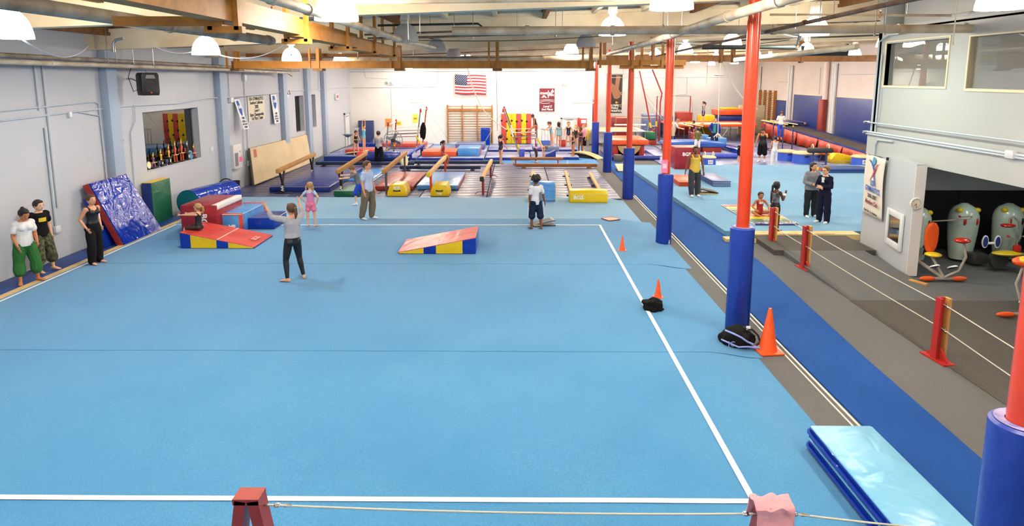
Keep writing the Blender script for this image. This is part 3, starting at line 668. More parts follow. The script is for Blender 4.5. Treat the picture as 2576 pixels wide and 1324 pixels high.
def fascia_text(t, txt, size, M, m=None, **k): return lettering(txt, size, m or WHITE, t, M, **k)
def front_text(t, txt, size, x, y, z, m=None, **k):
    """text on a face looking towards -Y, in the thing's local frame"""
    return lettering(txt, size, m or WHITE, t, face_M((x, y - .006, z), (1, 0, 0), (0, 0, 1)), **k)

# ------------------------------------------------------------------ red columns with blue pads
def column(label, x, y, rp=.2, rc=.1, ph=1.86, ztop=None, sign=False):
    t = thing('column', label, 'column', (x, y, 0), 0, 'red steel columns with blue pads')
    zt = slope(x) if ztop is None else ztop
    MB().cyl((0, 0), rc, 0.0, zt, 24).build('steel_pole', ORED, t)
    pad = MB().lathe([(rc + .01, ph - .005), (rp - .02, ph), (rp, ph - .02), (rp, .03), (rp - .015, .01), (rc + .01, .01)], k=28, cap=False).build('foam_pad', mat('pad_vinyl', '1b379a', .4, wrinkle=(5, .18), var=(2, '2343ac', .5)), t)
    MB().lathe([(rc + .005, ph + .001), (rp - .03, ph + .004)], k=24, cap=False).build('pad_foam_top', mat('foam_lilac', 'b9b4dc', .9, var=(8, '5560c0', .7)), pad)
    a0 = -1.2 if x > 3.7 else -1.0
    MB().box(-.012, .012, -rp - .008, -rp + .01, .03, ph - .02, Matrix.Rotation(.75, 4, 'Z')).build('pad_seam', mat('pad_seam_navy', '142a78', .4), pad)
    box('base_plate', DKRED, t, -.16, .16, -.16, .16, 0, .015)
    return t
cols = [(3.72, 4.5, .22, .115, 'nearest red column at the right edge, cut by the picture border'), (3.80, 10.82, .2, .105, 'red column with the black bag at its blue padded foot'),
        (3.88, 16.95, .2, .105, 'red column with a pink note and a water bottle at its foot'), (4.0, 23.35, .2, .105, 'red column beside the yellow long block at the far end of the blue floor'),
        (4.17, 30.1, .2, .105, 'red column standing by the end of the low brown beam'), (4.4, 36.9, .2, .105, 'farthest red column at the corner of the back wall')]
for x, y, rp, rc, lb in cols: column(lb, x, y, rp, rc)
c = [o for o in COL.objects if o.get('label', '').startswith('red column with a pink')][0]
nt = thing('paper_note', 'pink paper notice taped to the third red column just above its pad', 'note', (3.83, 16.82, 1.9))
box('sheet', paint('note_pink', 'e77aa0'), nt, -.1, .06, -.01, 0, .0, .34, 0, Matrix.Rotation(-.2, 4, 'Z')); box('print', paint('note_print', 'f6c9d8'), nt, -.07, .03, -.014, -.01, .12, .24, 0, Matrix.Rotation(-.2, 4, 'Z'))
o = box('steel_plate', paint('salmon_plate', 'e0634c'), [o for o in COL.objects if o.get('label', '').startswith('nearest red column')][0], .02, .13, -.135, -.1, 1.98, 2.1)
bt = thing('water_bottle', 'small clear water bottle at the foot of the third red column', 'bottle', G(1681, 615, 0))
MB().lathe([(.035, 0), (.04, .02), (.04, .12), (.03, .15), (.036, .17), (.02, .2), (.018, .225)], k=12).build('body', mat('bottle_plastic', 'b9c3cc', .2), bt); MB().lathe([(.02, .225), (.02, .25)], k=10).build('cap', BLACK, bt); MB().lathe([(.042, .03), (.042, .08)], k=12, cap=False).build('label_band', WHITE, bt)

# ------------------------------------------------------------------ traffic cones
def cone(label, p, h):
    t = thing('traffic_cone', label, 'cone', p, .1)
    CO = mat('cone_orange', 'f25a1c', .4, var=(4, 'e84e14', .4))
    s = h / .7
    box('base', CO, t, -.19 * s, .19 * s, -.19 * s, .19 * s, 0, .03 * s, .012 * s)
    MB().lathe([(.145 * s, .028 * s), (.135 * s, .05 * s), (.03 * s, h - .02 * s), (.022 * s, h)], k=24).build('cone_body', CO, t)
    return t
cone('tall orange traffic cone on the grey carpet beside the black bag', G(1931, 884, 0), .72)
cone('small orange traffic cone standing behind the crumpled black cloth', G(1655, 748, .1), .36)
cone('small orange traffic cone near the far right corner of the boundary line', G(1565, 630, .1), .36)
t = cone('orange traffic cone sitting up on the hanging timber beam', Vector((-3.1, 8.5, 4.975)), .26)

# ------------------------------------------------------------------ cloths, bag, carton
def lump(name, label, cat, p, rx, ry, rz_, m, seed, parts=True, fold=.35):
    bm = bmesh.new(); bmesh.ops.create_icosphere(bm, subdivisions=4, radius=1)
    for v in bm.verts:
        n = noise.noise(v.co * 1.6 + Vector((seed, 0, 0))) * fold + noise.noise(v.co * 4 + Vector((0, seed, 0))) * fold * .4
        v.co = v.co * (1 + n); v.co.x *= rx; v.co.y *= ry; v.co.z = max(v.co.z * rz_ + rz_ * .55, 0.0)
    mb = MB(); mb.bm(bm, None, True)
    t = thing(name, label, cat, p); mb.build('bundle', m, t, sharp=False)
    return t
lump('jacket', 'crumpled black jacket lying on the white boundary line before a small cone', 'jacket', G(1641, 778, .1), .2, .17, .13, cloth('black_jacket', '0c0c0e', '18181a'), 3)
bg = lump('sports_bag', 'black sports bag with pale blue piping slumped against the second column', 'bag', G(1852, 866, .03), .27, .2, .2, cloth('bag_black', '101114', '1c1d22'), 8, fold=.22)
PBL = paint('piping_blue', '8fa0e0'); 
tube('piping', PBL, bg, [(-.22, -.08, .27), (-.12, -.17, .25), (0, -.21, .2), (.1, -.22, .13), (.2, -.2, .08)], .016, 6); tube('piping', PBL, bg, [(-.28, -.1, .12), (-.18, -.2, .1), (-.05, -.24, .05), (.1, -.25, .06), (.25, -.22, .03)], .014, 6)
tube('strap', BLACK, bg, [(.05, -.12, .33), (.2, -.13, .3), (.3, -.13, .2), (.33, -.15, .1), (.25, -.2, .06)], .018, 6); tube('strap', PBL, bg, [(.22, -.2, .04), (.35, -.22, .02), (.46, -.24, .02)], .025, 6)
box('bag_tag', WHITE, bg, .1, .17, -.14, -.12, .3, .36, .006)
front_text(bg, 'JC', .12, -.16, -.24, .1, PBL)
ct = thing('cardboard_sheet', 'flat peach coloured pad lying beyond the far boundary line', 'pad', G(1536, 552, .11), .5)
box('sheet', paint('carton_peach', 'd9a58e'), ct, -.2, .2, -.2, .2, .0, .02, .005); tube('rim', DKRED, ct, [(-.2, -.2, .015), (.2, -.2, .015), (.2, .2, .015), (-.2, .2, .015)], .012, 5, close=True)
o = box('tape_strip', paint('loose_tape', '31449c', .4), None, 3.62, 3.7, 7.9, 8.4, .001, .006); tag(o, 'short blue strip lying on the grey carpet before the folded mat stack', 'tape')

# ------------------------------------------------------------------ folded panel mats, bottom right
t = slab('panel_mat_stack', 'sky blue folding panel mats stacked at the lower right edge of the floor', 'mat', 3.42, 4.15, 4.85, 7.16, .02, .34, VSKY, r=.03, fold=2)
for z0, z1 in ((.0, .15), (.165, .315)): box('side_panel', VBLUE, t, -.37, -.362, -1.13, 1.13, z0 + .01, z1 - .02)
for z in (.0, .165): tube('hem', VBLUE, t, [(-.385, -1.13, z + .07), (-.39, 1.1, z + .08), (-.36, 1.16, z + .08)], .018, 6)

# ------------------------------------------------------------------ rope barrier
RTAN = paint('bare_pine', 'd9a05a', .6)
def rope_post(label, p, rz=0):
    t = thing('rope_post', label, 'post', p, rz)
    box('post_plank', REDP, t, -.085, -.045, -.06, .06, .02, 1.0); box('post_plank', REDP, t, -.05, .05, .03, .06, .02, 1.0); box('bare_edge', RTAN, t, .05, .09, -.06, .06, .02, 1.0)
    box('foot', REDP, t, -.1, .1, -.26, .26, 0, .025)
    for s in (-1, 1): MB().prism([(s * .06, .02), (s * .24, .02), (s * .06, .2)], -.02, .02, 'x').build('gusset', REDP, t)
    for z in (.9, .52): tube('eye_bolt', CHROME, t, [(.0, -.06, z)] + [(.0, -.06 - .02 + .02 * math.cos(a), z + .02 * math.sin(a)) for a in [i * PI / 4 for i in range(8)]], .005, 5)
    return t
posts = [G(2358, 905, 0), G(2024, 676, 0), G(1942, 617, 0)]
rope_post('red rope post nearest to the exercise machines', posts[0], .1); rope_post('red rope post halfway along the carpet ramp', posts[1], .1); rope_post('red rope post hiding the feet of the girl by the plank', posts[2], .1)
def rope(label, a, b, sag=.02, r=.008):
    a, b = Vector(a), Vector(b); t = thing('rope', label, 'rope', a)
    pts = [(b - a) * (i / 10) - Vector((0, 0, sag * 4 * (i / 10) * (1 - i / 10))) for i in range(11)]
    tube('line', ROPE, t, pts, r, 6)
    d = (b - a).normalized()
    for e in (d * .08, (b - a) - d * .08): MB().ell(e, .03, .03, .015).build('clip', CHROME, t); tube('eye', CHROME, t, [e + d * .05 + Vector((0, .0, .018)), e + d * .12, e + d * .05 - Vector((0, 0, .018))], .005, 5)
    return t
h9, h5 = Vector((0, -.06, .9)), Vector((0, -.06, .52))
near = Vector((6.15, 4.6, 0))
for (a, b, s) in ((posts[0], near, 'between the nearest red post and the right border'), (posts[1], posts[0], 'between the two nearer red posts'), (posts[2], posts[1], 'between the two farther red posts')):
    rope('upper white rope ' + s, a + h9, b + h9); rope('lower white rope ' + s, a + h5, b + h5)
def a_stand(label, x, y):
    t = thing('a_frame_stand', label, 'stand', (x, y, 0))
    for s in (-1, 1):
        M = Matrix.Translation((s * .05, 0, 1.0)) @ Matrix.Rotation(-s * .16, 4, 'Y')
        box('leg', DKRED, t, -.045, .045, -.08, .08, -1.0, 0.0, 0, M)
    box('top_cap', DKRED, t, -.11, .1, -.08, .08, .97, 1.02); box('brace', DKRED, t, -.12, .12, -.03, .03, .35, .42)
    tube('eye_bolt', CHROME, t, [(.1, 0, .92), (.14, 0, .92)], .01, 6)
    return t
a_stand('dark red A-frame rope stand at the bottom left of centre', -2.16, 4.83); a_stand('dark red A-frame rope stand under the pink towel', 2.02, 4.75)
rope('thin rope running along the bottom of the picture between the A-frame stands', (-2.02, 4.83, .92), (1.9, 4.75, .92), .03); rope('thin rope from the towel stand to the near column', (2.12, 4.75, .93), (3.5, 4.5, .95), .01)
tw = thing('towel', 'pink towel draped over the top of the right A-frame stand', 'towel', (2.02, 4.75, 1.0))
bm = bmesh.new(); bmesh.ops.create_grid(bm, x_segments=24, y_segments=24, size=1)
for v in bm.verts:
    x, y = v.co.x * .15, v.co.y * .3
    a = min(abs(y) / .09, 1); z = .05 - (max(abs(y) - .09, 0)) * .97 - .02 * a
    yy = math.copysign(min(abs(y), .09 + (abs(y) - .09) * .2 if abs(y) > .09 else abs(y)), y)
    n = noise.noise(Vector((x * 12, y * 8, 3))) * .03
    v.co = Vector((x + n, yy + n * .7, z + n))
mb = MB(); mb.bm(bm, None, True); o = mb.build('cloth', cloth('towel_pink', 'd99aa6', 'e8b4bc'), tw); sm = o.modifiers.new('thick', 'SOLIDIFY'); sm.thickness = .012

# ------------------------------------------------------------------ incline wedges
def wedge(label, x0, x1, y0, y1, h, tip_right, stripes):
    t = thing('incline_wedge', label, 'wedge', ((x0 + x1) / 2, (y0 + y1) / 2, FZ + .008)); L_, W = (x1 - x0) / 2, (y1 - y0) / 2
    hi = -L_ if tip_right else L_; lo = -hi; tp = .035
    zz = lambda x: tp + (h - tp) * (x - lo) / (hi - lo)
    MB().prism([(hi, 0), (lo, 0), (lo, tp), (hi, h)], -W, W, 'y', r=.015).build('core', VBLUE, t)
    M0 = Matrix()
    mid = (hi + lo) / 2
    for a, b in ((lo, mid - .004 if lo < hi else mid + .004), (mid + .004 if lo < hi else mid - .004, hi)):
        q = .02
        MB().prism([(a, zz(a) - .005), (b, zz(b) - .005), (b, zz(b) + .006), (a, zz(a) + .006)], -W + .004, W - .004, 'y').build('top_panel', VREDL, t)
    for (f0, f1, m) in stripes:
        a, b = -L_ + 2 * L_ * f0, -L_ + 2 * L_ * f1
        for yy in (-W, W): MB().prism([(a, .012), (b, .012), (b, max(zz(b) - .008, .014)), (a, max(zz(a) - .008, .014))], yy - .004, yy + .004, 'y').build('side_stripe', m, t)
    tube('fold_seam', SEAMW, t, [(mid, -W, zz(mid) + .006), (mid, W, zz(mid) + .006)], .012, 6)
    return t, zz
w1t, w1z = wedge('red topped folding wedge the small girl kneels on, high end at left', -8.42, -6.58, 15.9, 17.18, .4, True, ((0, .14, VBLUE), (.14, .49, VYEL), (.49, .65, VBLUE), (.65, .99, VYEL)))
lettering('BGS', .2, paint('faded_print', 'e0a8a0'), w1t, face_M((.72, 0, .11), (0, 1, 0), (-1, 0, .2)), bold=.005)
w2t, w2z = wedge('red topped wedge lying alone in the middle of the floor, high end at right', -2.89, -1.0, 15.43, 16.7, .4, False, ((.01, .33, VYEL), (.33, .49, VBLUE), (.49, .83, VYEL), (.83, 1, VBLUE)))

# ------------------------------------------------------------------ blocks by the left wall
p = A(452, 517, 17.32); q = A(545, 515, 17.32)
t = slab('vault_block', 'maroon foam block with a white top edge behind the kneeling girl', 'block', p.x, q.x, 17.32, 18.95, FZ + .01, p.z, VMAROON, r=.025, seams=0)
hx = (q.x - p.x) / 2; hh = p.z - FZ - .01
box('white_band', paint('band_white', 'e9e6e0'), t, hx - .16, hx + .006, -.8, .8, hh - .13, hh + .006, .015)
lettering('BGS', .24, WHITE, t, face_M((hx - .38, -.822, hh * .46), (0, 0, -1), (1, 0, 0)), bold=.008)
p = A(546, 535, 17.62); q = A(607, 530, 17.62); f = G(655, 510, .62)
t = slab('trapezoid_block', 'bright blue foam block with red ends next to the maroon block', 'block', p.x + .06, q.x, 17.62, f.y, FZ + .01, .62, VLBLUE, r=.025, seams=2, sides={'y0': VLBLUE})
hx = (q.x - p.x - .06) / 2; hy = (f.y - 17.62) / 2
for s in (-1, 1): box('red_end', VREDL, t, -hx - .006, hx + .006, s * hy - .09 if s > 0 else -hy - .006, hy + .006 if s > 0 else -hy + .09, .0, .525, .01)
box('blue_front', VLBLUE, t, -hx + .0, hx - .08, -hy - .014, -hy - .004, .08, .47, .004); tube('grey_tape', SEAMW, t, [(-hx, -hy - .01, .5), (hx, -hy - .01, .5)], .016, 6)
lettering('SA', .16, WHITE, t, face_M((.03, -hy - .016, .16), (-1, 0, 0), (0, 0, -1)), bold=.01)
p = G(612, 578, FZ); q = G(690, 578, FZ); f = G(720, 531, .42)
t = slab('landing_mat', 'thick navy landing mat on the floor right of the bright blue block', 'mat', p.x, q.x, 18.0, f.y, FZ + .01, .42, VBLUE, r=.03, seams=0, sides={'top': VNAVY})
tube('seam', SEAMW, t, [(.46, -f.y / 2 + 9.0, .3), (.46, f.y / 2 - 9.0, .3)], .01, 5); front_text(t, 'SPEEDO'[:0] or 'UCS', .09, -.0, 9.0 - f.y / 2, .17, paint('faded_navy_print', '4a5cae'))
# leaning mats: general slab from 4 corners
def lean(name, label, cat, c, th, m, side, rr=.02):
    """c: four corners bottom-left, bottom-right, top-right, top-left of the front face"""
    c = [Vector(v) for v in c]; o = (c[0] + c[1]) / 2; o.z = min(c[0].z, c[1].z)
    n = (c[1] - c[0]).cross(c[3] - c[0]).normalized()
    t = thing(name, label, cat, o)
    bm = bmesh.new(); v = [bm.verts.new(p - o) for p in c] + [bm.verts.new(p - o - n * th) for p in c]
    fs = [(0, 1, 2, 3), (7, 6, 5, 4), (0, 4, 5, 1), (1, 5, 6, 2), (2, 6, 7, 3), (3, 7, 4, 0)]
    for f in fs: bm.faces.new([v[i] for i in f])
    bmesh.ops.bevel(bm, geom=bm.edges[:], offset=rr, segments=2, affect='EDGES'); mb = MB(); mb.bm(bm, None, True); mb.build('cover', m, t)
    if side:
        for i, j in ((0, 1), (1, 2), (2, 3), (3, 0)):
            e = (c[j] - c[i]).cross(n).normalized() * .004
            q = [c[i] - n * .02 - o + e, c[j] - n * .02 - o + e, c[j] - n * (th - .02) - o + e, c[i] - n * (th - .02) - o + e]
            q2 = [x - e * 2 for x in q]
            MB().add(q + q2, [(0, 1, 2, 3), (7, 6, 5, 4), (0, 4, 5, 1), (1, 5, 6, 2), (2, 6, 7, 3), (3, 7, 4, 0)]).build('side_panel', side, t)
    return t, n, o
bl, br = G(314, 618, FZ), G(409, 577, FZ); tl, tr = AX(224, 462, -10.62), AX(318, 437, -10.62)
t, n, o_ = lean('crash_mat', 'shiny blue crash mat with red sides leaning on the left wall', 'mat', (bl, br, tr, tl), .2, VBLUE, VRED)
bl, br = G(268, 624, FZ), G(300, 608, FZ); tl, tr = AX(217, 500, -10.72), AX(262, 488, -10.72)
t, n, o_ = lean('crash_mat', 'dark blue mat with red piping leaning behind the woman in black', 'mat', (bl, br, tr, tl), .1, VBLUE, VNAVY)
lettering('BGS', .14, WHITE, t, face_M(Vector((.03, .05, .3)) + n * .006, (br - bl), (tl - bl)), bold=.006)
t = slab('panel_mat', 'folded green and navy mat standing upright with a yellow top by the window', 'mat', XL + .04, XL + .33, 18.62, 19.66, 0.0, 1.32, VGREEN, r=.02, seams=0, sides={'y0': VNAVY, 'top': VYEL})
# rolled mats and basket
def rolled(label, a, b, r, m, mend, name='rolled_mat', turns=3):
    a, b = Vector(a), Vector(b); t = thing(name, label, 'mat', (a.x, a.y, a.z - r)); o = Vector((a.x, a.y, a.z - r))
    tube('roll', m, t, [a - o, b - o], r, 28)
    d = (b - a).normalized()
    for e, s in ((a, -1), (b, 1)): tube('roll_end', mend, t, [e - o - d * .005, e - o + d * s * .008], r * .96, 28)
    return t
rolled('big teal ended blue roll mat lying behind the maroon block', (-10.12, 19.75, .52), (-9.75, 21.9, .5), .4, VBLUE, VTEAL)
bk = thing('hoop_basket', 'round black basket with a tall hoop handle by the left wall pilaster', 'basket', (-10.45, 23.2, .1))
tube('hoop', BLACK, bk, [(math.cos(a) * .34, 0, .22 + math.sin(a) * .42) for a in [i * PI / 14 for i in range(15)]], .022, 8)
MB().lathe([(.16, 0), (.27, .05), (.32, .16), (.33, .24), (.31, .23), (.28, .15), (.2, .06), (.01, .05)], k=24).build('bowl', mat('basket_dark', '2c2b30', .4, var=(6, '8a7426', .7)), bk)
MB().ell((0, 0, .2), .25, .25, .14).build('ball', mat('ball_dark', '1d3144', .2, coat=.5), bk)
tb = thing('waste_bin', 'black plastic waste bin on the mats by the left wall', 'bin', (-10.58, 24.25, .06))
MB().lathe([(.13, 0), (.16, .42), (.165, .43), (.15, .43), (.125, .03), (.01, .02)], k=20).build('body', BLACK, tb); MB().lathe([(.166, .4), (.17, .44), (.15, .44)], k=20, cap=False).build('rim', BLACK, tb); box('sticker', paint('bin_sticker', '3a3a58'), tb, -.03, .04, -.166, -.155, .15, .26)

# ------------------------------------------------------------------ things on the left wall
sp = thing('loudspeaker', 'black loudspeaker on a bracket high on the left wall', 'speaker', AX(374, 240, -10.2), .88)
SPK = paint('speaker_black', '0a0a0b', .5)
MB().prism([(-.21, 0), (.21, 0), (.23, .12), (.23, .56), (.19, .62), (-.19, .62), (-.23, .56), (-.23, .12)], -.2, .18, 'y', r=.012).build('cabinet', SPK, sp)
MB().lathe([(.165, 0), (.17, .012), (.02, .02)], k=24, M=Matrix.Translation((0, -.2, .25)) @ Matrix.Rotation(PI2, 4, 'X')).build('woofer_grille', mat('grille', '2b2b2e', .6, bump=(300, .5)), sp)
MB().prism([(-.13, .46), (.13, .46), (.1, .56), (-.1, .56)], -.212, -.2, 'y').build('horn', paint('horn_grey', '8f8f93', .3), sp)
MB().ell((0, -.205, .075), .012, .008, .012).build('status_light', mat('led', 'ff3a1a', .3, emit=3), sp)
tube('bracket', STEEL, sp, [(-.05, .2, .3), (-.2, .5, .45), (-.3, .62, .45)], .02, 8); tube('cable', BLACK, sp, [(-.1, .18, .2), (-.25, .35, .1), (-.3, .5, .5), (-.15, .5, .9)], .01, 6); tube('hanger', STEEL, sp, [(0, 0, .62), (0, .05, .8)], .012, 6)
# trophies on the sill
SX = XL - .06
def trophy(label, y, h, body, figm, col=None, plate=False):
    t = thing('trophy', label, 'trophy', (SX, y, 1.622), PI2, 'trophies on the window sill')
    w_ = .11
    box('base', BLACK, t, -w_, w_, -.06, .06, 0, .04, .005)
    hb = h * .34
    if plate: box('column_block', BLACK, t, -.06, .06, -.045, .045, .04, hb, .005); box('plate', paint('plate_gold', 'e6d9b0'), t, -.03, .03, -.05, -.045, .08, hb - .05)
    else:
        for s in (-.07, .07): MB().cyl((s, 0), .022, .04, hb, 10).build('column', body, t)
    box('deck', paint('gold_deck', 'c9a24a', .3) if not plate else BLACK, t, -w_ - .01, w_ + .01, -.055, .055, hb, hb + .025, .004)
    MB().lathe([(.035, hb + .025), (.02, hb + .06), (.045, h * .62), (.03, h * .68)], k=10).build('cup', body, t)
    MB().tube([(0, 0, h * .66), (0, 0, h * .8), (.012, 0, h * .9)], [.014, .024, .012], 8).ell((.012, 0, h * .93), .016, .016, .02).tube([(0, 0, h * .85), (.05, 0, h * .95), (.03, 0, h)], .008, 6).tube([(0, 0, h * .85), (-.045, 0, h * .8)], .008, 6).build('figure', figm, t)
GOLD = mat('gold', 'd6a73c', .28, 1.0); SILV = mat('silver_figure', '9aa0a8', .3, 1.0)
for lb, y, h, bd, fm_, plate in (('small gold trophy with purple columns next to the leftmost plaque', 19.52, .5, paint('purple_col', '8a5a86'), GOLD, False), ('gold trophy on a black block base, third from left', 19.95, .56, GOLD, GOLD, True), ('tall gold trophy on a black block base in the middle', 20.42, .66, GOLD, GOLD, True),
        ('tall gold trophy with orange columns, left of the pair', 20.82, .74, paint('orange_col', 'd0582a', .3), GOLD, False), ('tall gold trophy with orange columns, right of the pair', 21.22, .78, paint('orange_col', 'd0582a', .3), GOLD, False), ('dark silver trophy right of the orange pair', 21.6, .66, BLACK, SILV, True), ('small trophy with a magenta cup at the right end', 22.02, .5, paint('magenta_cup', 'a03a5c', .3), GOLD, False)):
    trophy(lb, y, h, bd, fm_, None, plate)
pq = thing('plaque', 'round cream plaque leaning at the left end of the trophy row', 'plaque', (SX, 19.25, 1.622), PI2)
MB().lathe([(.001, -.015), (.13, -.015), (.14, 0), (.13, .015), (.001, .015)], k=24, M=Matrix.Translation((0, 0, .14)) @ Matrix.Rotation(PI2 - .1, 4, 'X')).build('disc', BLACK, pq); MB().lathe([(.001, 0), (.105, 0), (.105, .006), (.001, .006)], k=24, M=Matrix.Translation((0, -.014, .14)) @ Matrix.Rotation(PI2 - .1, 4, 'X')).build('face', paint('plaque_cream', 'e8dcb8'), pq)
pq = thing('award_dish', 'turquoise award dish standing behind the dark silver trophy', 'award', (SX - .02, 21.82, 1.622), PI2)
MB().lathe([(.001, 0), (.14, .0), (.15, .015), (.001, .02)], k=24, M=Matrix.Translation((0, 0, .15)) @ Matrix.Rotation(PI2 - .15, 4, 'X')).build('dish', paint('turquoise', '2f86b0', .3), pq)
for lb, y in (('small grey cup between the black based trophies, left', 19.74), ('small grey cup between the black based trophies, right', 20.18)):
    t = thing('small_cup', lb, 'cup', (SX + .05, y, 1.622)); MB().lathe([(.04, 0), (.04, .02), (.015, .05), (.05, .12), (.045, .2), (.001, .19)], k=12).build('cup', mat('blue_grey_cup', '6c7892', .3, .6), t)
# banners on the left wall
def wall_banner(label, y0, y1, zt0, zt1, zb0, zb1, m, lines, tilt=0, out=.03):
    """hangs on the left wall (faces +X); y0 is the edge nearer the camera"""
    t = thing('wall_banner', label, 'banner', (XL, (y0 + y1) / 2, min(zb0, zb1))); ym = (y0 + y1) / 2; zb = min(zb0, zb1)
    P_ = [(out + tilt, y0 - ym, zb0 - zb), (out + tilt, y1 - ym, zb1 - zb), (out, y1 - ym, zt1 - zb), (out, y0 - ym, zt0 - zb)]
    MB().add(P_ + [(a[0] - .008, a[1], a[2]) for a in P_], [(0, 1, 2, 3), (7, 6, 5, 4), (0, 4, 5, 1), (1, 5, 6, 2), (2, 6, 7, 3), (3, 7, 4, 0)]).build('sheet', m, t)
    tube('rod', STEEL, t, [(out, y0 - ym - .03, zt0 - zb), (out, y1 - ym + .03, zt1 - zb)], .012, 6)
    for (txt, sz, cy, cz, mm) in lines:
        a = cz / max(zt0 - zb, .01)
        lettering(txt, sz, mm, t, face_M((out + tilt * (1 - a) + .005, cy, cz), (0, 1, 0), (-tilt, 0, zt0 - zb)), bold=.004)
    return t
CRM = paint('banner_cream', 'dcd6c4', .8); INK = paint('ink_grey', '3c3a3c', .8); INKB = paint('ink_blue', '2d55a8', .8)
wall_banner('square cream championship banner with six lines of print on the left wall', 26.55, 28.3, 3.57, 3.58, 2.56, 2.6, CRM, [('USA GYMNASTICS', .19, 0, .9, INK), ('Southern California', .17, 0, .74, INK), ('2005', .2, 0, .57, INK), ('Level 4', .18, 0, .41, INK), ('State Championship', .18, 0, .25, INK), ('1st Place Team', .2, 0, .1, INK)])
for lb, y0, y1, zt, zb0, tl_ in (('narrow tilted blue printed banner left of the square championship banner', 25.2, 25.7, 3.52, 2.35, .32), ('narrow blue printed banner right of the square championship banner', 29.0, 29.65, 3.6, 2.32, .12)):
    t = wall_banner(lb, y0, y1, zt, zt, zb0, zb0, paint('banner_white', 'dfe3ea', .8), [('1998', .13, 0, .42, INK), ('LEVEL 6', .11, 0, .3, INK), ('1ST PLACE', .09, 0, .19, INK), ('TEAM', .11, 0, .08, INK)], tl_, .05)
    H_ = zt - zb0; hw = (y1 - y0) / 2
    def pt(y, z): return (.05 + tl_ * (1 - z / H_) + .006, y, z)
    poly = [(-.14, H_ - .08), (.1, H_ - .08), (.12, H_ - .3), (.2, H_ - .42), (.1, H_ - .6), (-.02, H_ - .66), (-.12, H_ - .55), (-.16, H_ - .3)]
    q = [pt(a * hw / .3, b) for a, b in poly]
    MB().add(q + [(a[0] - .004, a[1], a[2]) for a in q], [tuple(range(8)), tuple(range(15, 7, -1))]).build('blue_emblem', INKB, t)
    lettering('USA', .16, WHITE, t, face_M(Vector(pt(0, H_ - .32)) + Vector((.004, 0, 0)), (0, 1, 0), (-tl_, 0, H_)), bold=.005)
# extinguisher box and notices
ex = thing('extinguisher_cabinet', 'white fire extinguisher cabinet with a pink note on the left wall', 'cabinet', (XL, 25.05, .88))
box('cabinet', paint('box_white', 'd6d9de'), ex, 0, .16, -.42, .3, 0, .92, .012); box('pane', mat('cab_pane', '8b8a8c', .2), ex, .158, .166, -.34, -.05, .1, .6); MB().cyl((.12, -.2), .05, .08, .45, 10).build('extinguisher', REDP, ex)
box('pink_note', paint('hot_pink', 'ee5f9e'), ex, .16, .166, .05, .3, .22, .42); box('notice', paint('notice_paper', 'e0ddd0'), ex, .16, .166, -.36, -.02, .68, .86); MB().ell((.165, .16, .62), .008, .03, .03).build('red_seal', REDP, ex)
for lb, y, z in (('emergency floodlight pair beside the narrow right banner', 30.9, 3.55),):
    t = thing('emergency_light', lb, 'light fitting', (XL + .1, y, z))
    box('case', paint('box_white', 'd6d9de'), t, -.1, .05, -.16, .16, -.16, .0, .01)
    for s in (-.14, .14): MB().lathe([(.02, 0), (.09, .04), (.1, .14), (.001, .15)], k=14, M=Matrix.Translation((.0, s, .06)) @ Matrix.Rotation(PI2 * .8, 4, 'Y')).build('lamp_head', paint('head_grey', '9a9da0'), t)
t = thing('exit_sign', 'small white exit sign box high on the left wall near the far corner', 'sign', (XL + .02, 39.6, 3.0)); box('case', paint('box_white', 'd6d9de'), t, -.02, .09, -.3, .3, 0, .36, .02); lettering('EXIT', .22, REDP, t, face_M((.095, 0, .18), (0, 1, 0), (0, 0, 1)), bold=.01)
# big beige panel leaning on the left wall
c_ = (AX(641, 466, -10.42), AX(785, 410, -10.42), AX(772, 338, -10.72), AX(629, 373, -10.72))
t, n, o_ = lean('leaning_board', 'long beige padded board with a small red label leaning on the left wall', 'panel', c_, .1, VBEIGE, mat('panel_edge', '4a4038', .8), .03)
f0 = (c_[3] - c_[0]); f1 = (c_[1] - c_[0]).normalized()
a_ = c_[0] + f0 * .72 + f1 * .28 - o_ + n * .004
q = [a_, a_ + f1 * .3, a_ + f1 * .3 + f0 * .22, a_ + f0 * .22]; MB().add(q + [p - n * .004 for p in q], [(0, 1, 2, 3), (7, 6, 5, 4)]).build('red_label', paint('label_red', 'b0413a'), t)
# door at the far end of the left wall
d1 = tag(bpy.data.objects.new('door_1', None), kind='structure'); COL.objects.link(d1); d1.location = (XL, 41.9, 0)
box('leaf', paint('door_white', 'e4e6e6'), d1, 0, .05, -.55, .55, .0, 2.0); MB().box(0, .08, -.65, -.55, 0, 2.1).box(0, .08, .55, .65, 0, 2.1).box(0, .08, -.65, .65, 2.0, 2.1).build('frame', paint('door_frame', 'b5b9bd'), d1); tube('closer', STEEL, d1, [(.08, -.4, 1.9), (.15, 0, 1.92)], .02, 6)

# ------------------------------------------------------------------ navy mats under the balance beams
def groove_mat(w_, d, h, n, m):
    mb = MB(); pw = d / n
    for i in range(n): mb.rbox(-w_ / 2, w_ / 2, -d / 2 + i * pw + .004, -d / 2 + (i + 1) * pw - .004, 0, h, .012)
    me = mb.data('floor_mat'); me.materials.append(m); return me
gm = groove_mat(2.4, 2.4, .055, 4, NAVYV)
cnt = 0
for i in range(6):
    for j in range(4):
        x = -9.62 + i * 2.43; y = 24.3 + j * 2.43
        o = link('floor_mat', gm, None, None, (x, y, .001)); tag(o, 'ribbed navy floor mat under the beams, ' + ('nearest row', 'second row', 'third row', 'farthest row')[j] + ', ' + ('first', 'second', 'third', 'fourth', 'fifth', 'sixth')[i] + ' from the left wall', 'mat', 'navy floor mats under the beams')
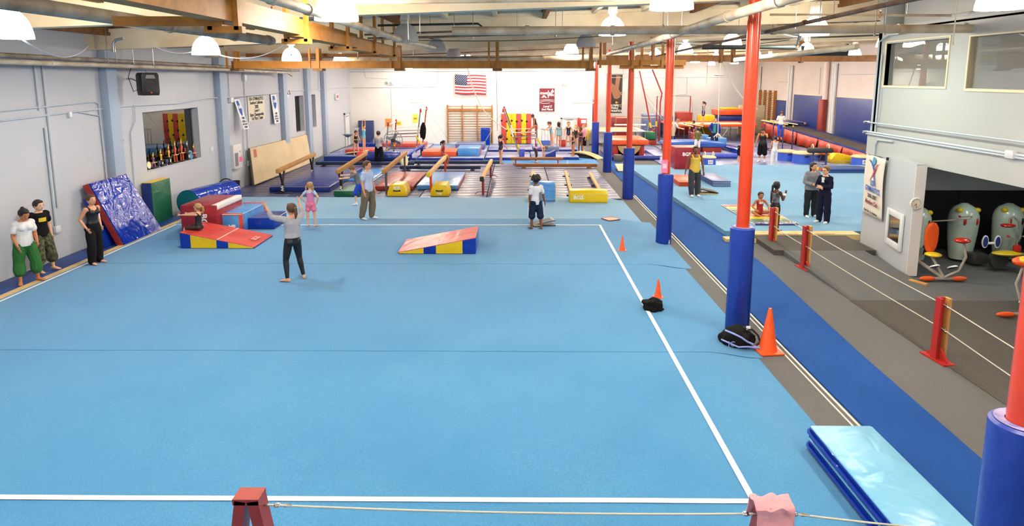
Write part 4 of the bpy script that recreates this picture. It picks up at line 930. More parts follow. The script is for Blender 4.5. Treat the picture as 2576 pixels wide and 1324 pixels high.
# ------------------------------------------------------------------ balance beams
def beam(label, pn, pf, ztop, m, legm, capm=None, style='V', txt=True):
    a, b = G(pn[0], pn[1], ztop), G(pf[0], pf[1], ztop); d = b - a; L_ = d.length
    rz = math.atan2(d.y, d.x) - PI2; t = thing('balance_beam', label, 'balance beam', (a.x, a.y, .056), rz); h = ztop - .056
    MB().rbox(-.065, .065, 0, L_, h - .16, h, .025).build('beam_body', m, t)
    if capm: box('end_cap', capm, t, -.075, .075, -.05, .06, h - .17, h + .008, .03)
    for y in (.55, L_ - .5):
        leg = MB()
        if style == 'V':
            zb = (h - .16) * .45
            leg.box(-.05, .05, -.06, .06, 0, zb, Matrix.Translation((0, y, 0)))
            o = leg.build('leg', legm, t)
            for s in (-1, 1): tube('leg_arm', legm, t, [(0, y, zb - .03), (0, y + s * .28, h - .15)], .04, 8)
            box('foot', legm, t, -.3, .3, y - .05, y + .05, 0, .03, .008)
            if txt: lettering('AAI', .13, WHITE, o, face_M((0, y - .064, zb * .55), (0, 0, 1), (-1, 0, 0)), bold=.005)
        else:
            tube('leg', legm, t, [(0, y, 0), (0, y, h - .12)], .045, 8); tube('leg_arm', legm, t, [(0, y, (h - .1) * .5), (0, y + .22, h - .15)], .03, 8); tube('foot', legm, t, [(-.3, y, .02), (-.18, y, .1), (.18, y, .1), (.3, y, .02)], .015, 6)
    return t
beam('tan balance beam nearest the left wall in front of the beige board', (697, 426), (791, 384), 1.05, TAN, BLACK)
beam('tan balance beam, second from the left wall', (848, 427), (922, 381), 1.05, TAN, BLACK)
beam('tan balance beam, third from the left wall beside the red mat', (964, 427), (1021, 380), 1.05, TAN, paint('grey_leg', '4d5058'), style='I')
beam('balance beam with a yellow padded end that the girl in red sits on', (1078, 434), (1123, 388), .92, TANL, ORED, VYEL, 'I')
beam('pale balance beam with a black padded end, rightmost of the high beams', (1212, 445), (1236, 400), .8, TANL, DKRED, BLACK, 'I')
def low_beam(label, a, b, zt, m, hgt=.1, blocks=True, w_=.12):
    a, b = Vector((a[0], a[1], 0)), Vector((b[0], b[1], 0)); d = b - a; t = thing('low_beam', label, 'balance beam', (a.x, a.y, .056), math.atan2(d.y, d.x)); h = zt - .056
    MB().rbox(0, d.length, -w_ / 2, w_ / 2, h - hgt, h, .02).build('beam_body', m, t)
    for f in (.08, .5, .92) if d.length > 4.5 else (.1, .9):
        if h > hgt + .01: box('support', BLACK if m is not BROWN else DKRED if h > .25 else BROWN, t, d.length * f - .1, d.length * f + .1, -.15, .15, 0, min(.04, h - hgt)); box('leg', BLACK if m is not BROWN else DKRED, t, d.length * f - .03, d.length * f + .03, -.04, .04, 0, h - hgt)
    return t
p, q = G(1297, 412, .26), G(1502, 412, .26); low_beam('long brown low beam lying crosswise, nearer of the two brown ones', p, q, .26, BROWN, .15)
p, q = G(1284, 396, .42), G(1417, 396, .42); low_beam('brown low beam on red legs crosswise behind the bending girl', p, q, .42, BROWN, .13)
p, q = G(798, 405, .3), G(1150, 401, .3); NBEAM = mat('navy_beam', '16244a', .5, var=(3, '1d2d5a', .5)); low_beam('long navy low beam crosswise behind the left high beams', (-9.8, 31.6), (-5.0, 31.6), .28, NBEAM, .16)
low_beam('long navy low beam crosswise, front one in the middle', (-5.45, 30.2), (-1.7, 30.2), .28, NBEAM, .16); low_beam('long navy low beam crosswise, rear one behind the pale beam', (-5.3, 31.9), (-.85, 31.9), .3, NBEAM, .16)
for lb, n_, f_ in (('short pale low beam lengthwise behind the light blue barrel', (1337, 470), (1341, 429)), ('pale low beam lengthwise ending at the left of the long yellow block', (1437, 484), (1423, 429)), ('pale low beam lengthwise ending at the right of the long yellow block', (1512, 482), (1484, 433))):
    low_beam(lb, G(*n_, .26), G(*f_, .26), .26, TANL, .1)
# mats lying between the beams
t = px_slab('landing_mat', 'big navy landing mat under the balance beam nearest the left wall', 'mat', 677, 830, 483, 5.3, .22, .057, VNAVY, r=.04, seams=2)
t = thing('panel_wedge', 'green wedge mat under the second balance beam', 'wedge', (-6.2, 24.6, .057)); MB().prism([(-1.2, 0), (1.3, 0), (1.3, .03), (-1.2, .2)], -.45, .45, 'x', r=.012).build('cover', VGREEN, t); MB().prism([(-1.18, .2), (1.28, .032), (1.28, .038), (-1.18, .206)], -.43, .43, 'x').build('top_panel', mat('faded_green', '6f9a86', .4, wrinkle=(2, .3)), t)
t = slab('landing_mat', 'dark red landing mat between the third and fourth balance beams', 'mat', -5.45, -3.98, 24.7, 28.4, .057, .25, VRED, r=.04, seams=2)
t = slab('landing_mat', 'light blue landing mat with red sides under the yellow ended beam', 'mat', -3.86, -2.26, 24.85, 28.4, .057, .25, VLBLUE, r=.04, seams=2, sides={'x1': VREDL})
t = slab('landing_mat', 'thin blue mat showing behind the boy in grey', 'mat', -7.2, -6.1, 27, 30.5, .057, .09, VLBLUE, r=.015)
def trapezoid(label, pl, pr, yb, depth, h, z0, m, top=.72, txt=None, handle=True):
    a, b = G(pl, yb, z0), G(pr, yb, z0); W = (b.x - a.x) / 2; t = thing('trapezoid_block', label, 'block', ((a.x + b.x) / 2, a.y + depth / 2, z0))
    poly = [(-W, 0), (W, 0), (W, h * .3), (W * top, h), (-W * top, h), (-W, h * .3)]
    MB().prism(poly, -depth / 2, depth / 2, 'y', r=.02).build('cover', m, t)
    if handle: MB().prism([(-.13, h * .42), (.13, h * .42), (.13, h * .56), (.05, h * .51), (-.05, h * .51), (-.13, h * .56)], -depth / 2 - .012, -depth / 2 + .01, 'y').build('handle_slot', BLACK, t)
    if txt: lettering(txt[0], txt[1], WHITE, t, face_M((txt[2], -depth / 2 - .008, h * txt[3]), (1, 0, 0), (0, 0, 1)), bold=.006)
    tube('seam', SEAMW, t, [(-W, -depth / 2 + .01, .03), (W, -depth / 2 + .01, .03)], .006, 5)
    return t
trapezoid('yellow trapezoid block in front of the third balance beam', 974, 1023, 494, .9, .42, .057, VYEL, .68, ('BGS', .13, 0, .72)); trapezoid('yellow trapezoid block beside the orange legged balance beam', 1082, 1129, 494, .9, .42, .057, VYEL, .7, ('Tumbl', .07, 0, .22))
# barrel and long yellow block on the blue floor
t = thing('octagon_barrel', 'light blue barrel mat with yellow ends behind the curly haired boy', 'mat', G(1366, 508, FZ) + Vector((0, .35, 0)))
prof = [(-.34, .0), (.34, 0), (.37, .06), (.37, .42), (.3, .58), (.16, .66), (-.16, .66), (-.3, .58), (-.37, .42), (-.37, .06)]
MB().prism(prof, -.42, .42, 'x', r=.02).build('cover', VLBLUE, t)
for s in (-1, 1): MB().prism([(a * .93, b * .95 + .015) for a, b in prof], s * .42 - .008, s * .42 + .012, 'x').build('end_panel', VYEL, t)
tube('seam', SEAMW, t, [(-.42, -.375, .1), (.42, -.375, .1)], .006, 5)
t = thing('long_block', 'long yellow foam block marked in white lying at the edge of the blue floor', 'block', G(1481, 511, FZ) + Vector((0, .3, 0)))
MB().prism([(-.3, 0), (.3, 0), (.32, .05), (.3, .3), (.22, .42), (-.22, .42), (-.3, .3), (-.32, .05)], -.64, .64, 'x', r=.015).build('cover', VYEL, t); lettering('BGS', .2, WHITE, t, face_M((-.35, -.312, .18), (1, 0, 0), (0, 0, 1)), bold=.006); tube('seam', SEAMW, t, [(-.63, -.3, .3), (.63, -.3, .3)], .007, 5)
# ------------------------------------------------------------------ back wall: flag, banner, wall bars, climbing panels
fl_ = thing('flag', 'large American flag hanging high on the back wall', 'flag', (-3.02, YB - .22, 3.27))
FR, FW_, FB = cloth('flag_red', 'b8323a', 'c44850'), cloth('flag_white', 'eeeae4', 'e4dfd8'), cloth('flag_navy', '2a2f55', '343a66')
def wavy(x0, x1, z0, z1, y=0, n=24, amp=.03):
    vs = []
    for i in range(n + 1):
        x = x0 + (x1 - x0) * i / n
        dy = amp * math.sin(x * 5.2) + amp * .5 * math.sin(x * 11 + 1); dz = -.05 * (x + 1) / 2 + .015 * math.sin(x * 4)
        for z in (z0, z1): vs += [(x, y + dy, z - dz * 0 + dz), (x, y + dy + .006, z + dz)]
    fs = []
    for i in range(n):
        a, b = i * 4, i * 4 + 4
        fs += [(a, b, b + 2, a + 2), (a + 1, a + 3, b + 3, b + 1), (a + 2, b + 2, b + 3, a + 3), (a, a + 1, b + 1, b)]
    return MB().add(vs, fs, True)
for i in range(13):
    z1 = 1.25 - i * 1.25 / 13; z0 = z1 - 1.25 / 13
    wavy(-1.0 if i >= 7 else -.2, 1.0, z0, z1).build('stripe', FR if i % 2 == 0 else FW_, fl_, sharp=False)
wavy(-1.0, -.2, 1.25 - 7 * 1.25 / 13, 1.25).build('canton', FB, fl_, sharp=False)
st = MB()
for r in range(9):
    for c_ in range(6 if r % 2 == 0 else 5):
        cx = -.94 + (c_ + (0 if r % 2 == 0 else .5)) * .136; cz = 1.2 - r * .07
        dy = .03 * math.sin(cx * 5.2) + .015 * math.sin(cx * 11 + 1); dz = -.05 * (cx + 1) / 2 + .015 * math.sin(cx * 4)
        pts = [(cx + (.03 if k % 2 == 0 else .013) * math.sin(k * PI / 5), dy - .004, cz + dz + (.03 if k % 2 == 0 else .013) * math.cos(k * PI / 5)) for k in range(10)]
        st.add(pts, [tuple(range(9, -1, -1))])
o = st.build('stars', WHITE, fl_); o['kind'] = 'stuff'
for s in (-.98, .98): tube('cord', ROPE, fl_, [(s, 0, 1.25), (s, .2, 1.32)], .008, 5)
bn = thing('framed_banner', 'maroon framed competition banner on the back wall right of the flag', 'banner', (1.94, YB, 2.13))
MAR = paint('banner_maroon', '6d1f2e', .7)
box('board', MAR, bn, -.49, .49, -.07, -.03, .0, 1.5); box('frame', WHITE, bn, -.51, .51, -.065, -.02, -.03, 0.0)
def bt_(txt, s, x, z, **k): lettering(txt, s, WHITE, bn, face_M((x, -.076, z), (1, 0, 0), (0, 0, 1)), **k)
bt_('STANFORD', .17, -.05, 1.17, bold=.008, sx=.92); bt_('OPEN', .17, .23, 1.06, bold=.008); bt_('2', .14, .08, 1.3, bold=.006); bt_('5', .14, .08, .93, bold=.006); bt_('0', .14, .08, 1.1, bold=.004)
bt_('Level 5', .19, .02, .33, bold=.006, shear=.25); bt_('2nd Place', .19, 0, .14, bold=.006, shear=.25)
for k_, (z, a) in enumerate(((.72, .05), (.62, .07), (.56, -.04))): tube('wave', WHITE, bn, [(-.46 + .92 * i / 16 * (1, 1, .7)[k_], -.074, z + a * math.sin(i / 16 * PI)) for i in range(17)], .014, 5)
MB().prism([(-.42, .88), (-.3, .97), (-.26, 1.06), (-.16, 1.06), (-.1, .97), (.02, .88), (-.06, .9), (-.1, .86), (-.14, .93), (-.22, .94), (-.26, .85), (-.3, .92)], -.078, -.072, 'y').build('emblem', WHITE, bn)
MB().prism([(.26, 1.24), (.44, 1.24), (.44, 1.32), (.39, 1.36), (.36, 1.44), (.34, 1.46), (.31, 1.36), (.26, 1.32)], -.078, -.072, 'y').build('tower_emblem', WHITE, bn)
wb = thing('wall_bars', 'wooden wall bars with many rungs on the back wall below the flag', 'wall bars', (-3.08, YB, .06))
WB = mat('wall_bar_wood', 'a8702c', .5, grain=((1, 1, 1), '93601f'))
for x in (-1.46, -.5, .47, 1.44): box('upright', WB, wb, x - .035, x + .035, -.16, -.02, 0, 2.5)
for k_ in range(15):
    z = 2.4 - k_ * .16
    for s in (-1, 0, 1): tube('rung', WB, wb, [(-.98 + (s + 1) * .97 - .46, -.09, z), (-.98 + (s + 1) * .97 + .46, -.09, z)], .018, 6)
box('header_board', WB, wb, -1.44, 1.42, -.1, -.06, 2.1, 2.2)
pd = thing('arched_pad', 'upright blue padded arch leaning on the right end of the wall bars', 'pad', (-2.05, YB - .75, .006)); 
MB().prism([(.3, 0), (.3, .9), (.22, 1.08), (.1, 1.12), (.0, 1.05), (0, 0)], -.3, .3, 'x', r=.03).build('cover', VBLUE, pd); box('edge_tape', RTAN, pd, .3, .33, .0, .02, 0, 1.02)
cp = thing('climbing_wall', 'row of upright red and yellow foam climbing panels on the back wall', 'climbing wall', (-.06, YB - .02, .04))
for k_ in range(6):
    m = (VREDL, VYEL, VYEL, VREDL, VYEL, VREDL)[k_]; x0 = -.98 + k_ * .327
    pn = box('panel', m, cp, x0 + .004, x0 + .323, -.14, 0, 0, 1.95, .015)
    for z in ((.3, .85, 1.45) if k_ % 2 else (.55, 1.5)): MB().lathe([(.001, -.004), (.07, -.004), (.07, .004), (.001, .004)], k=16, M=Matrix.Translation((x0 + .03, -.145, z)) @ Matrix.Rotation(PI2, 4, 'X')).build('hand_hold', BLACK, pn)
for lb, x0, x1, z0, z1, cl in (('orange paper sheet on the back wall behind the left uneven bars', -8.65, -8.25, 1.12, 1.66, 'ee9a4c'), ('small yellow paper sheet in the middle of the back wall notices', -7.95, -7.6, 1.22, 1.48, 'f2d53c'), ('yellow paper sheet behind the red bar posts', -6.85, -6.5, 1.38, 1.95, 'f4de5a')):
    t = thing('paper_sheet', lb, 'paper', ((x0 + x1) / 2, YB, z0)); w_ = (x1 - x0) / 2
    box('sheet', paint('paper_' + cl, cl, .8), t, -w_, w_, -.012, -.004, 0, z1 - z0); box('print', paint('print_' + cl, 'c07a20' if cl[0] == 'f' else 'd07a3a', .8), t, -w_ * .6, w_ * .6, -.014, -.012, (z1 - z0) * .4, (z1 - z0) * .6)
t = thing('thermometer_strip', 'slim white gauge on the back wall left of the framed banner', 'gauge', (1.06, YB, 2.78)); box('plate', WHITE, t, -.07, .07, -.03, 0, 0, .45, .02); box('scale', REDP, t, -.01, .01, -.034, -.03, .06, .36)
sm_ = slab('wall_mat', 'upright navy mat standing in the far left corner', 'mat', -10.35, -9.35, YB - .35, YB - .15, .0, 1.55, vinyl('dull_navy', '34406e', .5), r=.03)
d2 = tag(bpy.data.objects.new('door_2', None), kind='structure'); COL.objects.link(d2); d2.location = (3.45, YB, 0)
box('leaf', paint('door_white', 'e4e6e6'), d2, -.5, .5, -.04, 0, 0, 1.65); MB().box(-.62, -.5, -.08, 0, 0, 1.72).box(.5, .62, -.08, 0, 0, 1.72).box(-.62, .62, -.08, 0, 1.65, 1.75).build('frame', paint('door_frame', 'b5b9bd'), d2); tube('closer', STEEL, d2, [(-.3, -.08, 1.6), (.2, -.12, 1.62)], .02, 6)
t = thing('storage_shelf', 'red sign box above a yellow cabinet at the end of the back wall', 'cabinet', (4.25, YB - .4, 0))
box('cabinet', VYEL, t, -.42, .42, -.2, .2, .35, 1.0, .02); box('base', paint('shelf_grey', '8c8a88'), t, -.42, .42, -.2, .2, 0, .35); box('sign_box', REDP, t, -.35, .25, -.12, .05, 1.15, 1.7, .02); box('sign_face', WHITE, t, -.12, .2, -.13, -.12, 1.4, 1.62)
for s in range(7): tube('cage_bar', STEEL, t, [(-.42 + s * .13, -.24, .3), (-.42 + s * .13, -.24, .92)], .012, 5)
tube('cage_bar', STEEL, t, [(-.44, -.24, .92), (.44, -.24, .92)], .014, 5)
t = thing('crowd_barrier', 'grey tube crowd barrier along the foot of the back wall', 'barrier', (2.6, YB - .5, 0))
tube('frame', STEEL, t, [(-1, 0, .02), (-1, 0, 1.0), (1, 0, 1.0), (1, 0, .02)], .02, 6)
for s in range(9): tube('bar', STEEL, t, [(-.8 + s * .2, 0, .1), (-.8 + s * .2, 0, 1.0)], .01, 5)

# ------------------------------------------------------------------ mat field behind the beams
tier = [(-10.1, -7.5, 33.9, 38.5, .28, 'navy mat with a chalky top, far left of the bar area'), (-7.45, -5.3, 34.2, 38.5, .16, 'thin chalky navy mat under the left uneven bars'), (-5.2, -1.75, 34.2, 36.9, .16, 'chalky navy mat under the red and blue mats'), (-1.7, .7, 34.4, 37.0, .16, 'chalky navy mat under the right uneven bars, left half'), (.75, 3.3, 34.6, 37.2, .16, 'chalky navy mat under the right uneven bars, right half'),
        (-5.2, -1.75, 37.0, 40.4, .18, 'chalky navy mat in front of the wall bars'), (-1.7, .9, 37.8, 40.6, .2, 'chalky navy mat before the climbing panels'), (.95, 3.5, 38.0, 40.8, .2, 'chalky navy mat the waiting girls stand on'), (-10.1, -5.3, 38.7, 41.5, .2, 'chalky navy mat below the paper sheets')]
for x0, x1, y0, y1, h, lb in tier: slab('landing_mat', lb, 'mat', x0, x1, y0, y1, .001, h, CHALKV, r=.03, seams=0, sides={'y0': VNAVY})
o = box('blue_carpet', mat('worn_blue_carpet', '3b78b8', .95, var=(.8, '5a92c8', .7)), None, -10.4, 4.15, 32.9, 42.9, .0005, .0045); tag(o, 'worn blue carpet spread under the far bar area', 'carpet')
slab('landing_mat', 'small red mat lying on the far left chalky mat', 'mat', -9.3, -7.75, 35.2, 36.4, .285, .47, VREDL, r=.03); slab('landing_mat', 'wide red mat under the left uneven bars', 'mat', -8.4, -5.5, 38.75, 40.2, .205, .45, VREDL, r=.04); slab('landing_mat', 'red mat in front of the left uneven bars', 'mat', -5.1, -3.25, 34.75, 36.6, .165, .42, VORANGE, r=.04)
t = slab('landing_mat', 'thick light blue mat with red ends right of the red mat', 'mat', -3.2, -2.0, 34.9, 36.6, .165, .6, VLBLUE, r=.05, sides={'x1': VREDL}, seams=2); slab('wedge_mat', 'grey blue mat behind the thick light blue mat', 'mat', -3.6, -1.9, 38.0, 39.6, .185, .5, vinyl('grey_blue', '5a6596', .4), r=.04)
slab('landing_mat', 'blue mat lying at the back left below the navy wall mat', 'mat', -9.6, -7.8, 39.2, 40.5, .205, .42, VBLUE, r=.03)
rolled('navy rolled mat lying crosswise behind the coach in grey', (-7.65, 33.0, .33), (-5.95, 33.0, .33), .3, VNAVY, VNAVY)
t = thing('springboard', 'pale wooden springboard the girl in light blue stands on', 'springboard', (-8.6, 34.85, .285), -.1)
MB().prism([(-.55, .03), (.55, .14), (.6, .16), (.6, .18), (.5, .18), (-.55, .055)], -.3, .3, 'y').build('deck', VBEIGE, t); box('spring', BLACK, t, .1, .5, -.2, .2, 0, .1); box('base', BLACK, t, -.5, .5, -.25, .25, 0, .02)
t = thing('exercise_ball', 'coral red exercise ball behind the second balance beam', 'ball', (-8.0, 33.5, .005)); MB().ell((0, 0, .3), .3, .3, .3, k=20, n=12).build('shell', vinyl('coral', 'd2474e', .4), t); MB().ell((0, -.298, .3), .02, .01, .02).build('valve', WHITE, t)
t = thing('padded_beam_post', 'blue padded slanting strut behind the third balance beam', 'strut', (-5.2, 33.6, .0)); tube('pad', VBLUE, t, [(-.7, -.5, .25), (.0, 2.4, .62)], .1, 12); box('leg', VNAVY, t, -.45, -.3, .4, .5, 0, .38); box('leg', VNAVY, t, -.1, .05, 2.1, 2.2, 0, .55); lettering('SPIETH', .12, WHITE, t, face_M((-.25, .95, .44), Vector((.7, 2.9, .37)), Vector((-.3, 0, 1))), bold=.003)
t = thing('roll_disc', 'round yellow and white roll end standing by the third beam', 'disc', (-5.38, 31.0, .06)); MB().lathe([(.16, -.05), (.3, -.05), (.32, 0), (.3, .05), (.16, .05)], k=28, M=Matrix.Translation((0, 0, .33)) @ Matrix.Rotation(PI2, 4, 'Y') @ Matrix.Rotation(.3, 4, 'X')).build('ring', paint('ring_cream', 'efe6b8'), t); MB().lathe([(.001, -.03), (.18, -.03), (.18, .03), (.001, .03)], k=24, M=Matrix.Translation((0, 0, .33)) @ Matrix.Rotation(PI2, 4, 'Y') @ Matrix.Rotation(.3, 4, 'X')).build('core', VYEL, t)
t = thing('spray_bottle', 'white spray bottle on the mat behind the third beam', 'bottle', (-5.85, 33.85, .005)); MB().lathe([(.06, 0), (.065, .03), (.065, .2), (.03, .28), (.03, .34)], k=14).build('body', WHITE, t); MB().lathe([(.03, .34), (.012, .42)], k=10).build('nozzle', WHITE, t)
t = thing('tripod_stand', 'thin black tripod stand near the foot of the third balance beam', 'stand', G(1017, 436, .06)); tube('pole', STEEL, t, [(0, 0, .1), (0, 0, .95)], .02, 8)
for a in (0, 2.1, 4.2): tube('leg', BLACK, t, [(0, 0, .25), (.18 * math.cos(a), .18 * math.sin(a), 0)], .012, 6)
# drum fan
t = thing('drum_fan', 'big round wire fan in front of the left uneven bars', 'fan', (-6.75, 35.6, .165)); zf = .78
for r_ in (.5, .38, .25, .12): tube('wire_ring', STEEL, t, [(r_ * math.cos(a), -.1, zf + r_ * math.sin(a)) for a in [i * PI / 16 for i in range(32)]], .007, 5, close=True)
for i in range(20): a = i * PI / 10; tube('wire_spoke', STEEL, t, [(.08 * math.cos(a), -.12, zf + .08 * math.sin(a)), (.5 * math.cos(a), -.08, zf + .5 * math.sin(a))], .005, 4)
tube('shroud', paint('fan_grey', '86888a'), t, [(.5 * math.cos(a), 0, zf + .5 * math.sin(a)) for a in [i * PI / 16 for i in range(32)]], .02, 6, close=True)
for i in range(4):
    M = Matrix.Translation((0, 0, zf)) @ Matrix.Rotation(i * PI2 + .4, 4, 'Y'); box('blade', paint('fan_blade', '6b6d70', .4), t, -.08, .08, -.02, .0, .06, .42, 0, M @ Matrix.Rotation(.4, 4, 'Z'))
MB().lathe([(.001, -.12), (.09, -.1), (.1, .15), (.001, .18)], k=14, M=Matrix.Translation((0, 0, zf)) @ Matrix.Rotation(PI2, 4, 'X')).build('motor', BLACK, t); tube('pedestal', BLACK, t, [(0, .05, .02), (0, .05, zf - .45)], .03, 8); box('foot', BLACK, t, -.3, .3, -.15, .25, 0, .03)
# satellite-like round table tripod beside the pilaster
t = thing('chalk_stand', 'thin metal chalk bowl stand by the far left wall', 'stand', (-9.9, 38.2, .0)); MB().lathe([(.02, .85), (.3, 1.02), (.32, 1.04), (.3, 1.03), (.02, .88)], k=20).build('bowl', STEEL, t); tube('pole', STEEL, t, [(0, 0, 0), (0, 0, .88)], .02, 6); tube('foot', STEEL, t, [(-.25, 0, .02), (.25, 0, .02)], .02, 6); tube('foot', STEEL, t, [(0, -.25, .02), (0, .25, .02)], .02, 6)
t = thing('wire_cage_fan', 'tall narrow grey fan guard seen edge-on by the far door', 'fan', (-9.5, 39.0, .205))
for k_ in range(5): tube('wire_ring', STEEL, t, [(-.1 + k_ * .05, .45 * math.cos(a), .7 + .45 * math.sin(a)) for a in [i * PI / 10 for i in range(20)]], .008, 4, close=True)
tube('post', STEEL, t, [(0, 0, 0), (0, 0, .3)], .03, 6)

# ------------------------------------------------------------------ uneven bars
def uneven(label, x, y, z0, sides):
    """sides: (foot x, rail x, rail height) of the two bars"""
    t = thing('uneven_bars', label, 'uneven bars', (x, y, z0)); RS, GS = DKRED, paint('bar_grey', '72767a', .35)
    FG = mat('bar_fibre', 'e8ddc8', .5); SL = mat('sleeve_white', 'd9d3cc', .5)
    L_ = 1.2
    for fx, rx, h in sides:
        for yy, m in ((-L_, GS), (L_, RS)):
            at = lambda f: Vector((fx + (rx - fx) * f, yy, (h + .14) * f))
            tube('upright', m, t, [at(0), at(.5), at(1)], .035, 8)
            tube('sleeve', SL, t, [at(.4), at(.58)], .048, 8); tube('yellow_pad', VYEL, t, [at(.06), at(.14)], .055, 8)
            box('rail_clamp', REDP, t, rx - .05, rx + .05, yy - .04, yy + .04, h - .08, h + .1, .01)
            s_ = 1 if rx > sum(q[1] for q in sides) / 2 else -1
            tube('cable', STEEL, t, [at(.97), (rx + s_ * 1.4, yy * 1.7, .02)], .006, 4)
        tube('rail', FG, t, [(rx, -L_, h), (rx, L_, h)], .022, 10)
    (f0, r0, h0), (f1, r1, h1) = sides
    for yy in (-L_, L_):
        for h, m in ((.85, RS), (1.0, GS), (1.22, FG)): tube('spreader', m, t, [(f0 + (r0 - f0) * h / h0, yy, h), (f1 + (r1 - f1) * h / h1, yy, h + .06)], .022, 6)
    tube('yellow_strut', VYEL, t, [(max(f0, f1), -L_, .95), (max(f0, f1) + .4, -L_ - .1, .3)], .05, 8)
    return t
uneven('left set of uneven bars with red and grey posts', -6.15, 37.3, .21, ((-1.1, -.95, 1.55), (.55, .85, 2.3))); uneven('right set of uneven bars the girls practise on', .45, 36.4, .165, ((-.3, -1.2, 2.4), (.62, .6, 1.5)))
t = thing('hanging_jacket', 'black jacket hanging on the post of the left uneven bars', 'jacket', (-5.15, 35.95, .95)); MB().loft([[Vector((.13 * w_ * math.cos(a), .07 * w_ * math.sin(a), z)) for a in [i * PI / 6 for i in range(12)]] for w_, z in ((.3, 0), (.8, .1), (1.1, .35), (1.2, .6), (.9, .8), (.3, .95))]).build('body', cloth('black_jacket', '0c0c0e', '18181a'), t); tube('sleeve', cloth('black_jacket', '0c0c0e'), t, [(-.1, 0, .75), (-.16, 0, .4), (-.13, 0, .1)], .04, 8)
t = slab('folded_mat', 'blue grey folded mat tented beside the right uneven bars', 'mat', 1.6, 2.4, 37.2, 37.9, .165, .42, vinyl('blue_grey_fold', '596f9e', .35), r=.05)
t = thing('wedge_mat', 'blue wedge mat standing on the mat behind the bending girl', 'wedge', (1.85, 34.9, .165)); MB().prism([(-.5, 0), (.2, 0), (.2, .32)], -.3, .3, 'y', r=.015).build('cover', VNAVY, t); MB().prism([(-.48, .02), (.19, .32), (.19, .335), (-.48, .035)], -.28, .28, 'y').build('top_panel', VBLUE, t)
for lb, x, y, z, c1_, w_ in (('small blue storage box with lid by the right bars', 1.75, 39.2, .205, '4a66c8', .32), ('red storage box beside the waiting girls', 2.75, 39.6, .205, 'b5322c', .22), ('blue bucket beside the bending girl', .25, 34.8, .165, '3c50b4', .16)):
    t = thing('storage_box', lb, 'box', (x, y, z)); m = paint('box_' + c1_, c1_, .4)
    MB().prism([(-w_ * .85, 0), (w_ * .85, 0), (w_, .36), (-w_, .36)], -.18, .18, 'y', r=.012).build('body', m, t); box('lid', paint('lid_' + c1_, c1_, .4, var=(4, 'c8d0ff', .3)), t, -w_ - .02, w_ + .02, -.2, .2, .36, .4, .01)
t = thing('curved_plank', 'long bowed wooden springboard plank beside the far column', 'springboard', (3.75, 35.6, .005), -.75); MB().prism([(-1.0, .18), (-.6, .26), (0, .26), (.6, .14), (1.0, 0), (1.0, .03), (.6, .17), (0, .3), (-.6, .3), (-1.0, .22)], -.3, .3, 'y').build('deck', mat('plank_tan', 'd9b57a', .5, grain=((1, 4, 1), 'c49a5a')), t); MB().prism([(-.9, 0), (.6, 0), (.4, .12), (-.8, .17)], -.22, .22, 'y').build('spring_base', BLACK, t)
for lb, p in (('small clear plastic bottle on the carpet right of the red legged beam', G(1427, 418, .01)), ('small plastic bottle at the left foot of the brown low beam', G(1292, 413, .06))):
    t = thing('plastic_bottle', lb, 'bottle', p); MB().lathe([(.05, 0), (.055, .05), (.05, .16), (.02, .22), (.02, .26)], k=12).build('body', mat('bottle_pale', 'd5e4f2', .15), t); MB().lathe([(.024, .25), (.024, .28)], k=8).build('cap', WHITE, t)
# ropes hanging on the left side
def hang_rope(label, pts, r, m=ROPE):
    p0 = Vector(pts[0]); t = thing('climbing_rope', label, 'rope', Vector(pts[-1])); q = []
    P_ = [Vector(p) for p in pts]
    for i in range(len(P_) - 1):
        a, b, c_, d = P_[max(i - 1, 0)], P_[i], P_[i + 1], P_[min(i + 2, len(P_) - 1)]
        for k_ in range(6):
            u = k_ / 6; q.append(.5 * ((2 * b) + (c_ - a) * u + (2 * a - 5 * b + 4 * c_ - d) * u * u + (3 * b - a - 3 * c_ + d) * u ** 3))
    q.append(P_[-1]); tube('strand', m, t, [v - P_[-1] for v in q], r, 8); tube('top_line', m, t, [p0 - P_[-1], Vector((p0.x, p0.y, slope(p0.x) + .62)) - P_[-1]], r * .6, 5); box('ceiling_hook', STEEL, t, *(lambda v: (v.x - .03, v.x + .03, v.y - .03, v.y + .03, v.z - .02, v.z + .06))(p0 - P_[-1]))
    return t
Yr = 35.0
hang_rope('white climbing rope swung aside across the flag to the right uneven bars', [A(1168, 130, Yr), A(1178, 180, Yr), A(1195, 235, Yr), A(1225, 288, Yr), A(1275, 327, Yr)], .03)
hang_rope('dark thin rope hanging straight before the back wall', [A(1248, 140, Yr), A(1250, 250, Yr), A(1251, 330, Yr)], .012, BLACK)
hang_rope('white climbing rope swung aside at right behind the second red column', [A(1820, 150, 36), A(1830, 180, 36), A(1848, 218, 36), A(1870, 248, 36), A(1905, 275, 36)], .04)
t = hang_rope('white climbing rope with a frayed end hanging over the trampoline', [A(1813, 130, 34), A(1809, 230, 34), A(1806, 335, 34)], .02)
for k_ in range(6): tube('frayed_end', ROPE, t, [(0, 0, .0), (.1 * math.cos(k_), .1 * math.sin(k_), -.1), (.22 * math.cos(k_ + .3), .15 * math.sin(k_), -.22)], .02, 5)
t = hang_rope('thick white climbing rope with a wrapped end by the third column', [A(1699, 130, 34), A(1697, 230, 34), A(1694, 330, 34)], .03); tube('wrapped_end', mat('rope_end', 'b9a98a', .9), t, [(0, 0, .25), (0, 0, -.25)], .08, 8)
hang_rope('thin black cable hanging beside the thick white rope', [A(1691, 130, 34.5), A(1691, 230, 34.5), A(1690, 310, 34.5)], .02, BLACK)
hang_rope('pale beaded cord hanging short above the second red column', [A(1781, 105, 30), A(1780, 150, 30), A(1777, 215, 30)], .018)
